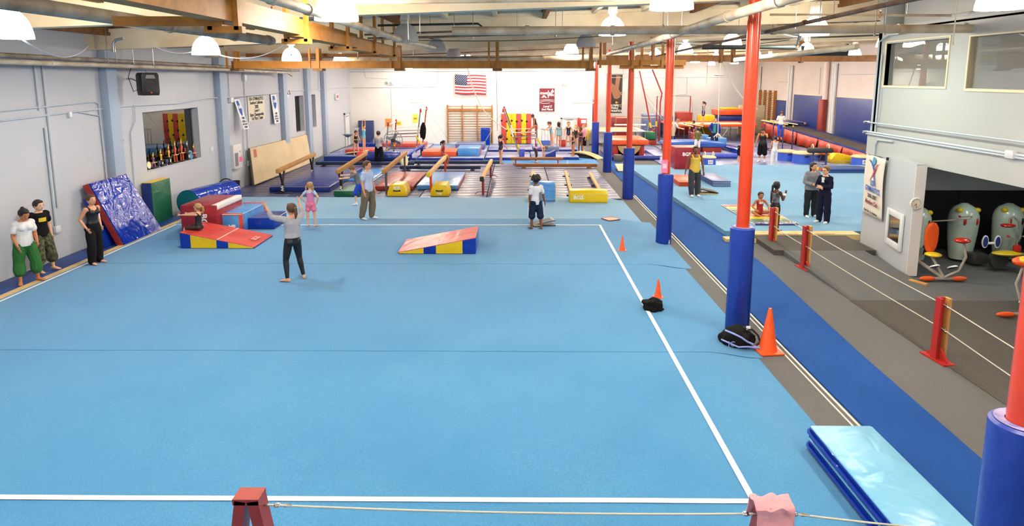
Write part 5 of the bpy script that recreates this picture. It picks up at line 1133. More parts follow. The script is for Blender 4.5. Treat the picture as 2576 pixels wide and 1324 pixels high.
t = thing('hanging_disc', 'round wooden disc seat hanging on a rope from the roof', 'swing', A(1811, 189, 33)); MB().lathe([(.001, -.02), (.26, -.02), (.28, 0), (.26, .02), (.001, .02)], k=24, M=Matrix.Rotation(.1, 4, 'X')).build('disc', paint('disc_grey', '8f8a84'), t); tube('cord', ROPE, t, [(0, 0, .02), (0, 0, slope(t.location.x) + .62 - t.location.z)], .012, 6)

# ------------------------------------------------------------------ right hand apparatus hall
CH2 = CHALKV
for i, (x0, x1, y0, y1, lb) in enumerate(((7.2, 11.5, 31.7, 36.0, 'pale chalky blue floor mat before the big red box'), (11.55, 17.4, 31.7, 35.6, 'pale chalky blue floor mat under the pommel horse'), (5.5, 8.6, 36.2, 42.5, 'chalky blue floor mat behind the red vault mat'), (8.7, 12.9, 36.2, 41.5, 'chalky blue floor mat under the near parallel bars'), (13, 17.6, 35.8, 43.5, 'chalky blue floor mat under the far parallel bars'), (5.4, 10.5, 42.7, 50, 'dark blue floor mat below the rings'), (10.6, 17.6, 43.7, 50, 'dark blue floor mat under the long trampoline'))):
    slab('floor_mat', lb, 'mat', x0, x1, y0, y1, .001, .05, CH2 if i < 5 else NAVYV, r=.015, seams=0)
# vault landing with arch
t = thing('vault_platform', 'orange red soft mat laid over a red padded table beside the far columns', 'vault platform', (6.05, 36.2, .0))
box('top_mat', VORANGE, t, -1.0, 1.05, -.9, 1.9, .72, 1.0, .05); box('side_pad', VRED, t, .55, .85, -.75, 1.6, .02, .72, .03); box('side_pad', VRED, t, -.85, -.55, -.75, 1.6, .02, .72, .03); box('gap_shade', BLACK, t, -.55, .55, .6, .8, .02, .72)  # black box stands for the shade in the gap under the mat
tube('top_line', paint('line_orange', 'f0a24a'), t, [(-1.0, .2, 1.005), (-.3, .3, 1.005), (1.05, .15, 1.005)], .015, 5)
MB().prism([(-.62, .68), (.62, .68), (.55, .45), (.35, .25), (0, .16), (-.35, .25), (-.55, .45)], -.88, -.8, 'y').build('half_disc', mat('half_disc_tan', 'a58c62', .6), t)
slab('landing_mat', 'blue mat lying under the orange red vault platform', 'mat', 4.9, 7.6, 35.3, 38.6, .002, .09, VBLUE, r=.02)
rolled('navy rolled mat in front of the vault platform', (5.0, 34.4, .14), (7.5, 34.4, .14), .12, VNAVY, VNAVY); slab('storage_crate', 'dark grey crate under the orange red vault platform', 'crate', 5.05, 5.45, 33.75, 34.2, .002, .36, paint('crate_grey', '4c4b49'), r=.02, seams=0)
t = thing('springboard', 'pale springboard on the runway behind the fourth column', 'springboard', (4.95, 30.6, .022), PI2); MB().prism([(-.6, .03), (.5, .2), (.58, .2), (.58, .23), (.45, .23), (-.6, .05)], -.28, .28, 'y').build('deck', VBEIGE, t); box('spring', BLACK, t, .1, .45, -.2, .2, 0, .16); box('base', BLACK, t, -.5, .5, -.25, .25, 0, .02)
# trampoline with grey frame
t = thing('trampoline', 'square trampoline with grey frame pads behind the vault platform', 'trampoline', (6.6, 43.2, .0))
box('bed', mat('tramp_bed', 'c3a98a', .7), t, -1.3, 1.1, -1.3, 1.3, .93, .95); 
for a in ((-1.75, 1.55, -1.75, -1.35), (-1.75, 1.55, 1.35, 1.75), (-1.75, -1.35, -1.35, 1.35), (1.15, 1.55, -1.35, 1.35)): box('frame_pad', paint('pad_pale', 'a9adb4'), t, a[0], a[1], a[2], a[3], .92, .97, .015)
for x in (-1.7, 1.5):
    for y in (-1.7, 1.7): tube('leg', STEEL, t, [(x, y, 0), (x, y, .92)], .03, 8)
for x in (-1.2, -.4, .4, 1.1): tube('brace', STEEL, t, [(x, -1.7, .1), (x, -1.7, .92)], .015, 6)
t = trapezoid('green trapezoid block on a red base right of the square trampoline', 1623, 1650, 352, 1.0, .5, .35, VGREEN, .8, None, False); box('red_base', VRED, t, -.4, .4, -.42, .5, -.34, -.01, .03)
# big BGS box and stacks on the second floor
p, q = G(1697, 431, .05), G(1745, 431, .05)
t = slab('vault_block', 'tall dark red foam box behind the man in the yellow tank top', 'block', p.x, p.x + 1.15, p.y, p.y + 1.1, .052, 1.15, VMAROON, r=.025, seams=0, sides={'top': VREDL}); front_text(t, 'BGS', .22, -.05, -.55, .78, bold=.008)
tube('seam', VRED, t, [(-.57, -.552, .35), (.57, -.552, .35)], .006, 4)
t = slab('panel_mat_stack', 'orange folding mats stacked on the second floor left of the walking man', 'mat', 6.3, 7.1, 25.2, 27.2, .147, .33, VORANGE, r=.012, fold=5); t = slab('panel_mat_stack', 'navy folding mats stacked on the second floor right of the walking man', 'mat', 7.6, 8.3, 25.2, 27.4, .147, .37, vinyl('slate_navy', '2b4a86', .35), r=.012, fold=4)
for z in (.052, .108, .164): box('white_edge', WHITE, t, -.35, .35, -1.104, -1.1, z - .012, z)
t = thing('springboard', 'black springboard on the second floor behind the walking man', 'springboard', (6.85, 23.75, .147), PI); MB().prism([(-.45, .03), (.3, .2), (.4, .2), (.4, .23), (.28, .23), (-.45, .06)], -.3, .3, 'y').build('deck', BLACK, t); box('base', WOODE, t, -.42, .42, -.28, .28, 0, .03); tube('coil', STEEL, t, [(.15 + .05 * math.cos(k_), .05 * math.sin(k_), .03 + k_ * .008) for k_ in range(18)], .01, 5)
t = thing('dish_mat', 'shallow blue curved mat resting on red blocks behind the big red box', 'mat', (10.3, 38.6, .052)); MB().prism([(-1.8, .42), (-1.6, .3), (1.6, .3), (1.8, .36), (1.75, .5), (.6, .62), (-.6, .62), (-1.7, .56)], -.8, .8, 'y', r=.02).build('cover', vinyl('mid_blue', '2e5cae', .35), t)
for x in (-1.1, 1.0): box('red_block', VRED, t, x - .55, x + .55, -.7, .7, 0, .3, .03)
def mushroom(label, p, r, h, handles=False, logo=False):
    t = thing('mushroom_trainer', label, 'mushroom trainer', p); BLU = paint('trainer_blue', '2c56c8', .35)
    MB().lathe([(r * 1.05, 0), (r * .96, h * .78), (r * .9, h * .8)], k=24).build('drum', BLU, t); MB().lathe([(r * 1.04, h * .76), (r * 1.06, h * .84), (r * .85, h * .96), (r * .3, h * 1.02), (.001, h * 1.03)], k=24).build('cap', mat('trainer_suede', 'd3c096', .8), t)
    if logo: box('logo', WHITE, t, -r * .35, r * .35, -r * 1.045, -r * .9, h * .2, h * .6); lettering('AAI', r * .4, INKB, t, face_M((0, -r * 1.05, h * .4), (1, 0, 0), (0, 0, 1)))
    else: box('handle_slot', BLACK, t, -r * .2, r * .2, -r * 1.0, -r * .9, h * .55, h * .65)
    if handles:
        for s in (-1, 1): tube('pommel', mat('pommel_wood', 'd9c7a0', .5), t, [(s * r * .6, 0, h)] + [(s * r * .6, .0 + .14 * math.cos(a), h + .02 + .16 * math.sin(a)) for a in [i * PI / 8 for i in range(9)]], .025, 8)
    return t
mushroom('blue mushroom trainer with two handles behind the walking man', Vector((9.45, 32.2, .052)), .34, .48, True, True); mushroom('blue mushroom trainer left of the pommel horse, farther one', Vector((14.1, 34.3, .052)), .5, .55); mushroom('blue mushroom trainer just left of the pommel horse', Vector((14.45, 33.1, .052)), .48, .6, False, False); mushroom('low mushroom trainer behind the pommel horse', Vector((15.9, 34.8, .052)), .5, .3); mushroom('blue mushroom trainer with a logo near the wing wall', Vector((16.95, 32.2, .052)), .46, .52, False, True)
rolled('purple blue rolled mat lying right of the handled trainer', (9.95, 34.8, .19), (11.7, 34.8, .19), .13, vinyl('violet_blue', '3a50b8', .4), VNAVY)
slab('landing_mat', 'blue mat strip slanting across the right hall floor', 'mat', 12.35, 13.0, 36.6, 41.0, .052, .3, VBLUE, r=.03, rz=.06)
t = thing('pommel_horse', 'low black pommel horse with two pale handles', 'pommel horse', (14.85, 32.1, .052)); MB().rbox(-.62, .62, -.17, .17, .62, .88, .1).build('body', paint('horse_black', '2b2b2e', .6), t)
for s in (-.38, .38): tube('pommel', mat('pommel_wood', 'd9c7a0', .5), t, [(s, -.1, .86)] + [(s, .1 * -math.cos(a), .9 + .14 * math.sin(a)) for a in [i * PI / 8 for i in range(9)]] + [(s, .1, .86)], .03, 8); tube('leg', BLUEP if False else paint('leg_blue', '34477e'), t, [(s * .85, 0, 0), (s * .85, 0, .64)], .045, 8); box('foot', BLACK, t, s * .85 - .08, s * .85 + .08, -.25, .25, 0, .03)
t = thing('mini_trampoline', 'small red topped trampoline beside the pommel horse', 'trampoline', (16.1, 34.0, .052)); MB().prism([(-.65, .42), (.65, .3), (.65, .36), (-.65, .48)], -.5, .5, 'y', r=.012).build('bed_pad', VORANGE, t)
for x, h in ((-.55, .42), (.55, .3)):
    for y in (-.45, .45): tube('leg', BLACK, t, [(x * 1.1, y, 0), (x * .8, y, h)], .025, 8)
t = thing('wedge_mat', 'yellow sloping block beside the trainer with the logo', 'wedge', (16.45, 33.3, .052)); MB().prism([(-.55, 0), (.5, 0), (.5, .35), (.1, .45), (-.4, .48), (-.6, .2)], -.35, .35, 'y', r=.015).build('cover', VYEL, t); tube('seam', SEAMW, t, [(-.55, -.36, .1), (.5, -.36, .1)], .008, 4)
t = slab('landing_mat', 'navy folding mat with a striped end on the second floor near the wing wall', 'mat', 13.7, 15.7, 28.9, 30.0, .147, .34, vinyl('slate_navy', '2b4a86', .35), r=.02, fold=2)
for k_, m in enumerate((VYEL, VREDL, VYEL)): box('end_stripe', m, t, -1.006, -1.0, -.5 + k_ * .33, -.2 + k_ * .33, .02, .17)
# rainbow mat
rb = thing('striped_mat', 'rainbow striped folding mat the cross-legged girl sits on', 'mat', (7.42, 19.9, .147), .02)
cs = ['8e2a24', 'e3b222', '2e5a3a', '4a5560', 'b0402c', 'e8bd2a', '3a6a48', '22306e']
for k_ in range(8):
    y1 = 1.5 - k_ * .37; pnl = box('stripe_panel', vinyl('stripe%d' % k_, cs[k_], .3), rb, -.62, .62, y1 - .365, y1, 0, .035, .008)
    if k_ in (2, 3, 6, 7): lettering(('TUMBL', 'FLIP', 'TWIST', 'TUMBL TRAK')[(2, 3, 6, 7).index(k_)], .2, paint('stripe_print', 'd8d4c4'), pnl, face_M((.1, y1 - .18, .038), (1, 0, 0), (0, 1, 0)), bold=.004)
tube('rim', WHITE, rb, [(-.63, -1.46, .02), (-.63, 1.5, .02)], .01, 4); tube('rim', WHITE, rb, [(.63, -1.46, .02), (.63, 1.5, .02)], .01, 4)
# long trampoline with red and yellow pads
t = thing('trampoline', 'long trampoline with red and yellow frame pads the girl in shorts stands on', 'trampoline', (13.6, 47.2, .05))
box('bed', mat('white_bed', 'd9cfc0', .6), t, -2.8, 2.7, -1.2, 1.2, 1.0, 1.02); box('frame_pad', VORANGE, t, -3.0, 3.0, -1.75, -1.45, .9, 1.06, .03); box('yellow_pad', VYEL, t, -3.0, 3.0, -1.46, -1.2, 1.0, 1.07, .03); box('frame_pad', VORANGE, t, -3.0, 3.0, 1.2, 1.7, .98, 1.08, .03); box('end_pad', VREDL, t, -3.1, -2.7, -1.2, 1.2, 1.0, 1.08, .03); box('end_pad', VREDL, t, 2.6, 3.1, -1.2, 1.2, 1.0, 1.08, .03)
for x in (-1.6, .6, 2.2): tube('leg', STEEL, t, [(x, -1.6, 0), (x, -1.6, .9)], .035, 8); tube('leg', STEEL, t, [(x, 1.5, 0), (x, 1.5, .9)], .035, 8); tube('brace', STEEL, t, [(x, -1.6, .1), (x + .5, -1.6, .9)], .02, 6)
t = slab('landing_mat', 'thick red mat raised on a stand behind the long trampoline', 'mat', 14.9, 17.7, 49.1, 50.7, 1.55, 1.95, VORANGE, r=.05, seams=0)
for x in (-1.2, 1.2): tube('stand_leg', STEEL, t, [(x, -.7, -1.5), (x, -.7, 0)], .03, 6); tube('stand_leg', STEEL, t, [(x, .7, -1.5), (x, .7, 0)], .03, 6)
box('blue_layer', VNAVY, t, -1.4, 1.4, -.75, .75, -.45, -.05, .04); box('yellow_top', VYEL, t, -.9, .3, -.3, .7, .4, .52, .04)
slab('leaning_board', 'beige board leaning low on the rear wall in the right corner', 'panel', 17.2, 19.2, 51.2, 51.4, .0, 2.2, VBEIGE, r=.03)
for lb, x0, x1, y0, y1, z0, z1, m in (('red foam cube behind the near parallel bars', 12.0, 13.2, 49.6, 50.8, .05, 1.75, VRED), ('yellow foam cube behind the high bar post', 13.6, 14.7, 49, 50, .05, 1.55, VYEL), ('blue grey foam block below the rings, left', 9.4, 10.7, 48.8, 50, .05, 1.6, vinyl('slate', '6478a8', .4)), ('blue grey foam block below the rings, right', 10.8, 11.8, 49.2, 50.2, .05, 1.5, vinyl('slate', '6478a8', .4)), ('tall red padded block by the far end of the back wall', 5.1, 5.6, 46.4, 47.2, .05, 2.55, VRED), ('stack of red cushions below the dark poster', 7.0, 8.1, 48.5, 49.5, .05, 1.45, VRED), ('blue mat pile under the parallel bars', 12.0, 12.9, 44.2, 45.0, .05, .5, VLBLUE), ('blue box behind the man in the blue jacket', 12.2, 13.4, 41.9, 42.7, .05, .5, VLBLUE), ('red cushion left of the man in the blue jacket', 11.3, 11.9, 42.6, 43.4, .05, .8, VRED)):
    slab('foam_block', lb, 'block', x0, x1, y0, y1, z0, z1, m, r=.05, seams=2)
# high bar, rings tower, parallel bars
t = thing('high_bar', 'high bar with two red posts and tension cables in the far right hall', 'high bar', (10.55, 44.6, .05)); 
for s in (-1.12, 1.12): tube('post', DKRED, t, [(s, 0, 0), (s, 0, 3.03)], .04, 8); tube('yellow_pad', VYEL, t, [(s, 0, 1.0), (s, 0, 1.35)], .055, 8); tube('cable', STEEL, t, [(s, 0, 2.95), (s * 1.9, -1.0, .02)], .008, 4); tube('cable', STEEL, t, [(s, 0, 2.95), (s * 1.7, .7, .02)], .008, 4)
tube('bar', CHROME, t, [(-1.12, 0, 3.03), (1.12, 0, 3.03)], .022, 8)
t = thing('rings_frame', 'leaning red ring tower poles behind the fourth column', 'rings frame', (8.5, 44.0, .05))
tube('pole', DKRED, t, [(.65, 0, 0), (.1, 0, 2.6), (-.4, .1, 4.7)], .05, 8); tube('pole', DKRED, t, [(1.15, .6, 0), (1.15, .6, 2.6), (1.25, .6, 3.2), (.55, .6, 4.8)], .05, 8); tube('yellow_pad', VYEL, t, [(.45, 0, .95), (.38, 0, 1.3)], .065, 8)
for a, b in (((.1, 0, 2.9), (1.6, -.8, .9)), ((-.1, 0, 3.4), (1.7, .2, 1.0)), ((.0, 0, 3.0), (1.3, .8, .9))): tube('cable', STEEL, t, [a, b], .008, 4)
def rings(label, px, ytop, yring, Y, n=1):
    t = thing('gym_rings', label, 'rings', A(px, yring, Y)); 
    for k_ in range(n):
        x = k_ * .5; tube('ring', mat('ring_wood', 'c9b48c', .5), t, [(x + .11 * math.cos(a), 0, .11 * math.sin(a)) for a in [i * PI / 10 for i in range(20)]], .016, 6, close=True); tube('strap', ROPE if n == 1 else BLACK, t, [(x, 0, .11), (x, 0, A(px, ytop, Y).z - A(px, yring, Y).z)], .012, 5); tube('cable', STEEL, t, [(x, 0, A(px, ytop, Y).z - A(px, yring, Y).z), (x, 0, slope(t.location.x) + .6 - t.location.z)], .005, 4)
    return t
rings('pale gym ring hanging on a thin cord before the rear wall', 1565, 235, 266, 44.5); rings('gym ring hanging above its twin on the same wall', 1566, 205, 235, 45.2); rings('gym ring on a dark strap beside the fourth column', 1593, 245, 281, 42)
def pbars(label, x, y, rz, L_, w_, h, m=None):
    t = thing('parallel_bars', label, 'parallel bars', (x, y, .05), rz)
    for s in (-w_ / 2, w_ / 2):
        tube('rail', mat('rail_wood', 'e2cba0', .45), t, [(s, -L_ / 2, h), (s, L_ / 2, h)], .028, 8)
        for yy in (-L_ * .36, L_ * .36): tube('upright', paint('pbar_navy', '2d3b66', .4), t, [(s, yy, 0), (s, yy, h)], .035, 8); tube('brass_sleeve', paint('brass', 'c9a83c', .3), t, [(s, yy, h - .18), (s, yy, h - .08)], .045, 8)
    for yy in (-L_ * .36, L_ * .36): box('base_beam', paint('pbar_navy', '2d3b66', .4), t, -w_ / 2 - .15, w_ / 2 + .15, yy - .05, yy + .05, 0, .06, .01)
    for s in (-w_ / 2, w_ / 2): box('base_beam', paint('pbar_navy', '2d3b66', .4), t, s - .05, s + .05, -L_ * .4, L_ * .4, 0, .05)
    return t
pbars('near parallel bars with pale rails between the third and second columns', 10.75, 41.6, .12, 3.5, .62, 1.35); pbars('far parallel bars holding up the boy in the white shirt', 15.2, 38.3, .05, 3.5, .55, 1.7)
t = thing('tubular_frame', 'grey tube frame with rails standing below the rings', 'frame', (8.4, 46.0, .05))
for x in (-1.5, .8, 1.4): tube('post', STEEL, t, [(x, 0, 0), (x, 0, 1.5)], .035, 8)
tube('rail', paint('rail_pink', 'd8b8a8'), t, [(-1.5, 0, 1.5), (1.4, 0, 1.5)], .04, 8); box('white_tray', WHITE, t, -1.6, .6, -.1, .1, .95, 1.05, .01); tube('rail', STEEL, t, [(.8, 0, .9), (1.4, 0, .9)], .03, 8); tube('red_brace', REDP, t, [(.6, -.2, .2), (1.4, -.2, .9)], .05, 8)
# poster
ps = thing('wall_poster', 'tall dark poster with a hanging gymnast arm and orange flame mark on the rear wall', 'poster', (8.2, YB2, 1.35)); PB = paint('poster_black', '241f1e', .6)
box('sheet', PB, ps, -.66, .66, -.03, -.01, 0, 3.2); PBR = paint('poster_skin', '8a5e48', .6)
MB().prism([(-.45, 2.1), (-.2, 1.7), (.0, 1.2), (.25, 1.15), (.5, 1.3), (.55, 1.7), (.35, 2.0), (.5, 3.1), (.15, 3.15), (.05, 2.3), (-.2, 2.5)], -.036, -.03, 'y').build('printed_figure', PBR, ps); MB().prism([(-.66, 1.0), (-.5, 1.0), (-.35, 1.6), (-.4, 2.4), (-.66, 2.0)], -.036, -.03, 'y').build('printed_figure', paint('poster_red', '7a3a2c', .6), ps)
for z, tx in ((.62, 'OLYMPIC'), (.4, 'TRIALS'), (.16, 'GYMNASTICS')): lettering(tx, .24, WHITE, ps, face_M((.05, -.036, z), (1, 0, 0), (0, 0, 1)), bold=.006, sx=.85)
MB().prism([(.1, .8), (.3, .8), (.38, .95), (.25, .88), (.2, 1.02), (.12, .9)], -.037, -.03, 'y').build('flame_mark', paint('flame', 'f0952a'), ps)
tube('rod', STEEL, ps, [(-.8, -.02, 3.25), (.8, -.02, 3.25)], .015, 6)
t = thing('rules_sign', 'small grey printed notice panel left of the dark poster', 'sign', (6.35, YB2, .9)); box('panel', paint('sign_grey', 'b4b2b6'), t, -.42, .42, -.04, 0, 0, 2.9); 
for k_ in range(4): box('print', paint('sign_print', '5d5b66'), t, -.22, .22, -.045, -.04, 1.1 + k_ * .13, 1.16 + k_ * .13)
# right wall: pads, ladder bars, long tumbling trampoline
NAVYW = mat('navy_wall_pad', '24397c', .35, wrinkle=(1.2, .2), var=(.6, '31488c', .6))
for lb, y0, y1, z1 in (('short blue wall pad beside the wooden ladder bars', 49.8, 51.7, 2.6), ('tall blue wall pad, left of the red padded pipe', 44.1, 48.5, 3.1), ('tall blue wall pad, right of the red padded pipe', 35.2, 42.0, 3.1)):
    t = slab('wall_pad', lb, 'wall pad', XR - .08, XR - .005, y0, y1, .3, z1, NAVYW, r=.02, seams=0); box('cream_edge', CREAM, t, -.05, .03, -(y1 - y0) / 2, (y1 - y0) / 2, z1 - .3, z1 - .26)
t = thing('pipe_pad', 'dark red pad wrapped round the pipe between the tall blue wall pads', 'pad', (XR - .3, 43.35, .25)); MB().lathe([(.001, 0), (.25, 0), (.26, .04), (.26, 2.6), (.24, 2.64), (.001, 2.64)], k=20).build('cover', mat('brick_vinyl', '8c2c22', .4, wrinkle=(3, .3)), t); box('seam', DKRED, t, -.262, -.25, -.02, .02, .02, 2.6)
t = thing('wall_bars', 'wooden ladder bars on the right wall near the rear corner', 'wall bars', (XR, 53.5, .6))
for y in (-1.6, -.53, .53, 1.6): box('upright', WB, t, -.22, -.02, y - .05, y + .05, 0, 2.7)
for k_ in range(14):
    for y in (-1.06, 0, 1.06): tube('rung', WB, t, [(-.16, y - .5, .15 + k_ * .18), (-.16, y + .5, .15 + k_ * .18)], .022, 6)
t = thing('tumble_trampoline', 'long black tumbling trampoline with red skirts along the right wall', 'trampoline', (18.85, 40.0, .02))
zt = lambda y: .72 + .046 * y
def sloped(name, m, x0, x1, y0, y1, d0, d1): MB().add([(x, y, zt(y) + d) for d in (d0, d1) for y in (y0, y1) for x in (x0, x1)], [(0, 2, 3, 1), (4, 5, 7, 6), (0, 1, 5, 4), (2, 6, 7, 3), (0, 4, 6, 2), (1, 3, 7, 5)]).build(name, m, t)
sloped('bed', mat('black_bed', '4d4843', .7, var=(.8, '5c564f', .6)), -.62, .75, -7.0, 8.5, -.02, 0)
sloped('frame_pad', VNAVY, -.86, -.63, -7.0, 8.5, -.04, .03); sloped('frame_pad', VNAVY, .76, .86, -7.0, 8.5, -.04, .05)
SK = mat('red_skirt', 'a8341f', .45, wrinkle=(1.5, .9), var=(1, 'b8442c', .6))
for k_ in range(5):
    y0 = -6.8 + k_ * 3.04; vs = []
    for i in range(13):
        y = y0 + 3.0 * i / 12; b = .05 * math.sin(i * 1.3 + k_) + .03 * math.sin(i * 2.9)
        vs += [(-.87, y, zt(y) - .02), (-.9 - b, y, zt(y) * .5), (-.93 - b * 1.5, y, .05)]
    fs = [(3 * i + j, 3 * i + j + 1, 3 * i + j + 4, 3 * i + j + 3) for i in range(12) for j in range(2)]
    o = MB().add(vs, fs, True).build('skirt', SK, t, sharp=False); sd = o.modifiers.new('thick', 'SOLIDIFY'); sd.thickness = .01
sloped('frame_rail', STEEL, -.86, -.8, -7.0, 8.5, -.14, -.06)
for k_ in range(6): y = -6.6 + k_ * 2.9; tube('leg', STEEL, t, [(-.78, y, 0), (-.78, y, zt(y) - .1)], .03, 6); tube('leg', STEEL, t, [(.8, y, 0), (.8, y, zt(y) - .05)], .03, 6)
slab('landing_mat', 'thick blue landing mat at the near end of the tumbling trampoline', 'mat', 17.9, 20.1, 28.4, 32.7, .02, .5, VBLUE, r=.06)
t = slab('landing_mat', 'flat blue mat on top of the far end of the tumbling trampoline', 'mat', 18.1, 19.9, 45.6, 48.4, 1.14, 1.25, vinyl('slate_navy', '2b4a86', .35), r=.03); box('pink_edge', paint('pink_edge', 'd88aa8'), t, .85, .95, -1.5, 1.5, .0, .12); box('yellow_edge', VYEL, t, -.95, -.85, -1.5, 1.5, 0, .12)
t = thing('fire_extinguisher', 'small red fire extinguisher on the rear wall beside the ladder bars', 'extinguisher', (19.4, YB2 - .12, 1.3)); MB().lathe([(.08, 0), (.09, .04), (.09, .4), (.03, .48), (.03, .54)], k=12).build('cylinder', REDP, t); tube('hose', BLACK, t, [(.02, -.02, .5), (.12, -.05, .4), (.11, -.04, .1)], .015, 5)

# ------------------------------------------------------------------ club banner, clock, exercise machines under the upper room
cb = thing('club_banner', 'white hanging club banner with a red and blue gymnast emblem on the wing wall', 'banner', MP @ Vector((.84, -.02, .86)), prz)
bw, bh = .66, 1.55
vs = []
for j in range(15):
    z = bh * j / 14
    for i in range(9):
        x = -bw + 2 * bw * i / 8; vs.append((x + (.03 * math.sin(z * 4) if i in (0, 8) else 0), -.03 - .035 * abs(math.sin(z * 1.3)) - .012 * math.sin(x * 9 + z * 3), z + (.05 * (i / 8) if j == 0 else 0)))
fs = [(j * 9 + i, j * 9 + i + 1, (j + 1) * 9 + i + 1, (j + 1) * 9 + i) for j in range(14) for i in range(8)]
o = MB().add(vs, fs, True).build('sheet', paint('banner_cloth', 'e9dfd6', .8), cb, sharp=False); sd = o.modifiers.new('thick', 'SOLIDIFY'); sd.thickness = .004; sd.offset = 1
def cbt(txt, s, x, z, m, **k): lettering(txt, s, m, cb, face_M((x, -.085, z), (1, 0, 0), (0, 0, 1)), **k)
IR, IB = paint('emblem_red', 'c03a34', .7), paint('emblem_blue', '3a62b4', .7)
cbt('USA', .19, .02, .86, IB, bold=.003); cbt('GYMNASTICS', .19, .02, .7, IB, bold=.003, sx=.86); cbt('2006-2007', .14, .03, .53, INK, bold=.002); cbt('Member Club', .16, .03, .37, DKRED, bold=.002, sx=.95); cbt('Begin Here. Go Anywhere.', .09, .03, .14, INK, sx=.95)
def cpoly(pts, m, nm): MB().prism(pts, -.088, -.084, 'y').build(nm, m, cb)
cpoly([(-0.36, 1.42), (-0.16, 1.34), (0.02, 1.16), (0.1, 1.22), (-0.04, 1.34), (-0.2, 1.42)], IB, 'emblem_arm'); cpoly([(0.42, 1.4), (0.2, 1.36), (0.02, 1.18), (-0.08, 1.04), (-0.26, 0.88), (-0.12, 0.98), (0.06, 1.1), (0.16, 1.26), (0.26, 1.36)], IR, 'emblem_body'); cpoly([(0.02, 1.14), (0.1, 1.06), (0.14, 0.88), (0.1, 0.86), (0.04, 1.04)], IB, 'emblem_leg')
MB().lathe([(.001, 0), (.1, 0), (.1, .004), (.001, .004)], k=18, M=Matrix.Translation((.0, -.084, 1.43)) @ Matrix.Rotation(PI2, 4, 'X')).build('emblem_head', paint('emblem_cyan', '4a9ac4', .7), cb)
for x in (-bw, bw): box('grommet', BLACK, cb, x - .015, x + .015, -.05, -.0, bh - .02, bh + .05)
ck = thing('wall_clock', 'round white wall clock on the end of the wing wall', 'clock', A(2303, 512, 13.96))
Mk = Matrix.Rotation(PI2, 4, 'X')
MB().lathe([(.001, 0), (.125, 0), (.135, .02), (.12, .035), (.115, .028), (.001, .028)], k=28, M=Mk).build('case', WHITE, ck); MB().lathe([(.001, 0), (.113, 0), (.113, .003), (.001, .003)], k=28, M=Matrix.Translation((0, -.028, 0)) @ Mk).build('dial', paint('dial_cream', 'ece3d2'), ck)
for k_ in range(12): a = k_ * PI / 6; lettering(str(12 if k_ == 0 else k_), .032, INK, ck, face_M((.09 * math.sin(a), -.033, .09 * math.cos(a)), (1, 0, 0), (0, 0, 1)))
tube('hour_hand', BLACK, ck, [(0, -.035, 0), (-.035, -.035, -.045)], .005, 5); tube('minute_hand', BLACK, ck, [(0, -.036, 0), (.005, -.036, -.085)], .004, 5)
t = thing('wood_block', 'short piece of bare lumber on the carpet at the foot of the wing wall', 'lumber', G(2305, 714, .012), .5); box('board', mat('lumber', 'c28a3e', .6, grain=((1, 1, 1), 'a8722c')), t, -.05, .05, -.22, .15, 0, .06, .004); box('end_grain', RTAN, t, -.045, .045, -.222, -.215, .005, .055)
for i in range(5): tag(box('black_pad', mat('black_backdrop', '0b0b0d', .8), None, 9.2 + i * 1.95, 9.2 + i * 1.95 + 1.94, 16.36, 16.44, .02, 1.52, .01), ['black padded panel hanging behind the machines, leftmost', 'black padded panel behind the middle machines', 'black padded panel behind the right hand machine', 'black padded panel right of the machines', 'black padded panel farthest right under the upper room'][i], 'panel')
MINT = mat('machine_shell', 'b9c9bd', .25, coat=.5); MYEL = paint('machine_yellow', 'e0c020', .3); MRED = paint('machine_red', 'c22a1e', .25, coat=.4); MOR = paint('machine_orange', 'e85a1c', .45); MGREY = paint('machine_tube', '9a968e', .35); MBLU = paint('machine_blue', '2a3a86', .5)
def robot(t, x, y, h=1.34, w_=.33, eyes=(MRED, MRED), port=True):
    rings_ = []
    for i in range(15):
        u = i / 14; z = h * u
        r_ = w_ * (.72 + .28 * math.sin(min(u * 1.3, 1) * PI2)) if u < .72 else w_ * math.sqrt(max(1 - ((u - .72) / .285) ** 2, .002))
        rings_.append([Vector((x + r_ * math.cos(a), y + r_ * .9 * math.sin(a), .05 + z)) for a in [j * PI / 14 for j in range(28)]])
    MB().loft(rings_).build('shell', MINT, t)
    for s, e in ((-1, eyes[0]), (1, eyes[1])):
        MB().ell((x + s * w_ * .62, y - w_ * .42, h * .93), .075, .07, .06).build('ear_knob', MYEL, t)
        MB().ell((x + s * w_ * .42, y - w_ * .80, h * .74), .035, .025, .085).build('eye', e, t)
    box('mouth_slot', paint('slot_grey', '6d7570'), t, x - .06, x + .06, y - w_ * .62, y - w_ * .55, h * .925, h * .94)
    if port: MB().ell((x + w_ * .3, y - w_ * .78, h * .27), .07, .04, .14, Matrix.Rotation(.3, 4, 'Y')).build('dark_port', BLACK, t)
def pedal(t, p, nm='foot_plate', tilt=0):
    MB().loft([[Vector(p) + Matrix.Rotation(tilt, 3, 'X') @ Vector((r_ * .075 * math.cos(a), z, r_ * .15 * math.sin(a))) for a in [j * PI / 10 for j in range(20)]] for r_, z in ((.9, .015), (1, 0), (1, -.015), (.8, -.02))]).build(nm, WHITE, t); MB().loft([[Vector(p) + Matrix.Rotation(tilt, 3, 'X') @ Vector((.055 * math.cos(a), z, .12 * math.sin(a))) for a in [j * PI / 10 for j in range(20)]] for z in (-.018, -.026)]).build('foot_pad', MBLU, t)
def feet(t, x, y, w_=.42): tube('floor_tube', MGREY, t, [(x - w_, y, .06), (x + w_, y, .06)], .035, 8); MB().ell((x - w_ + .05, y, .06), .19, .055, .055).build('end_grip', MOR, t); MB().ell((x + w_ - .05, y, .06), .19, .055, .055).build('end_grip', MOR, t)
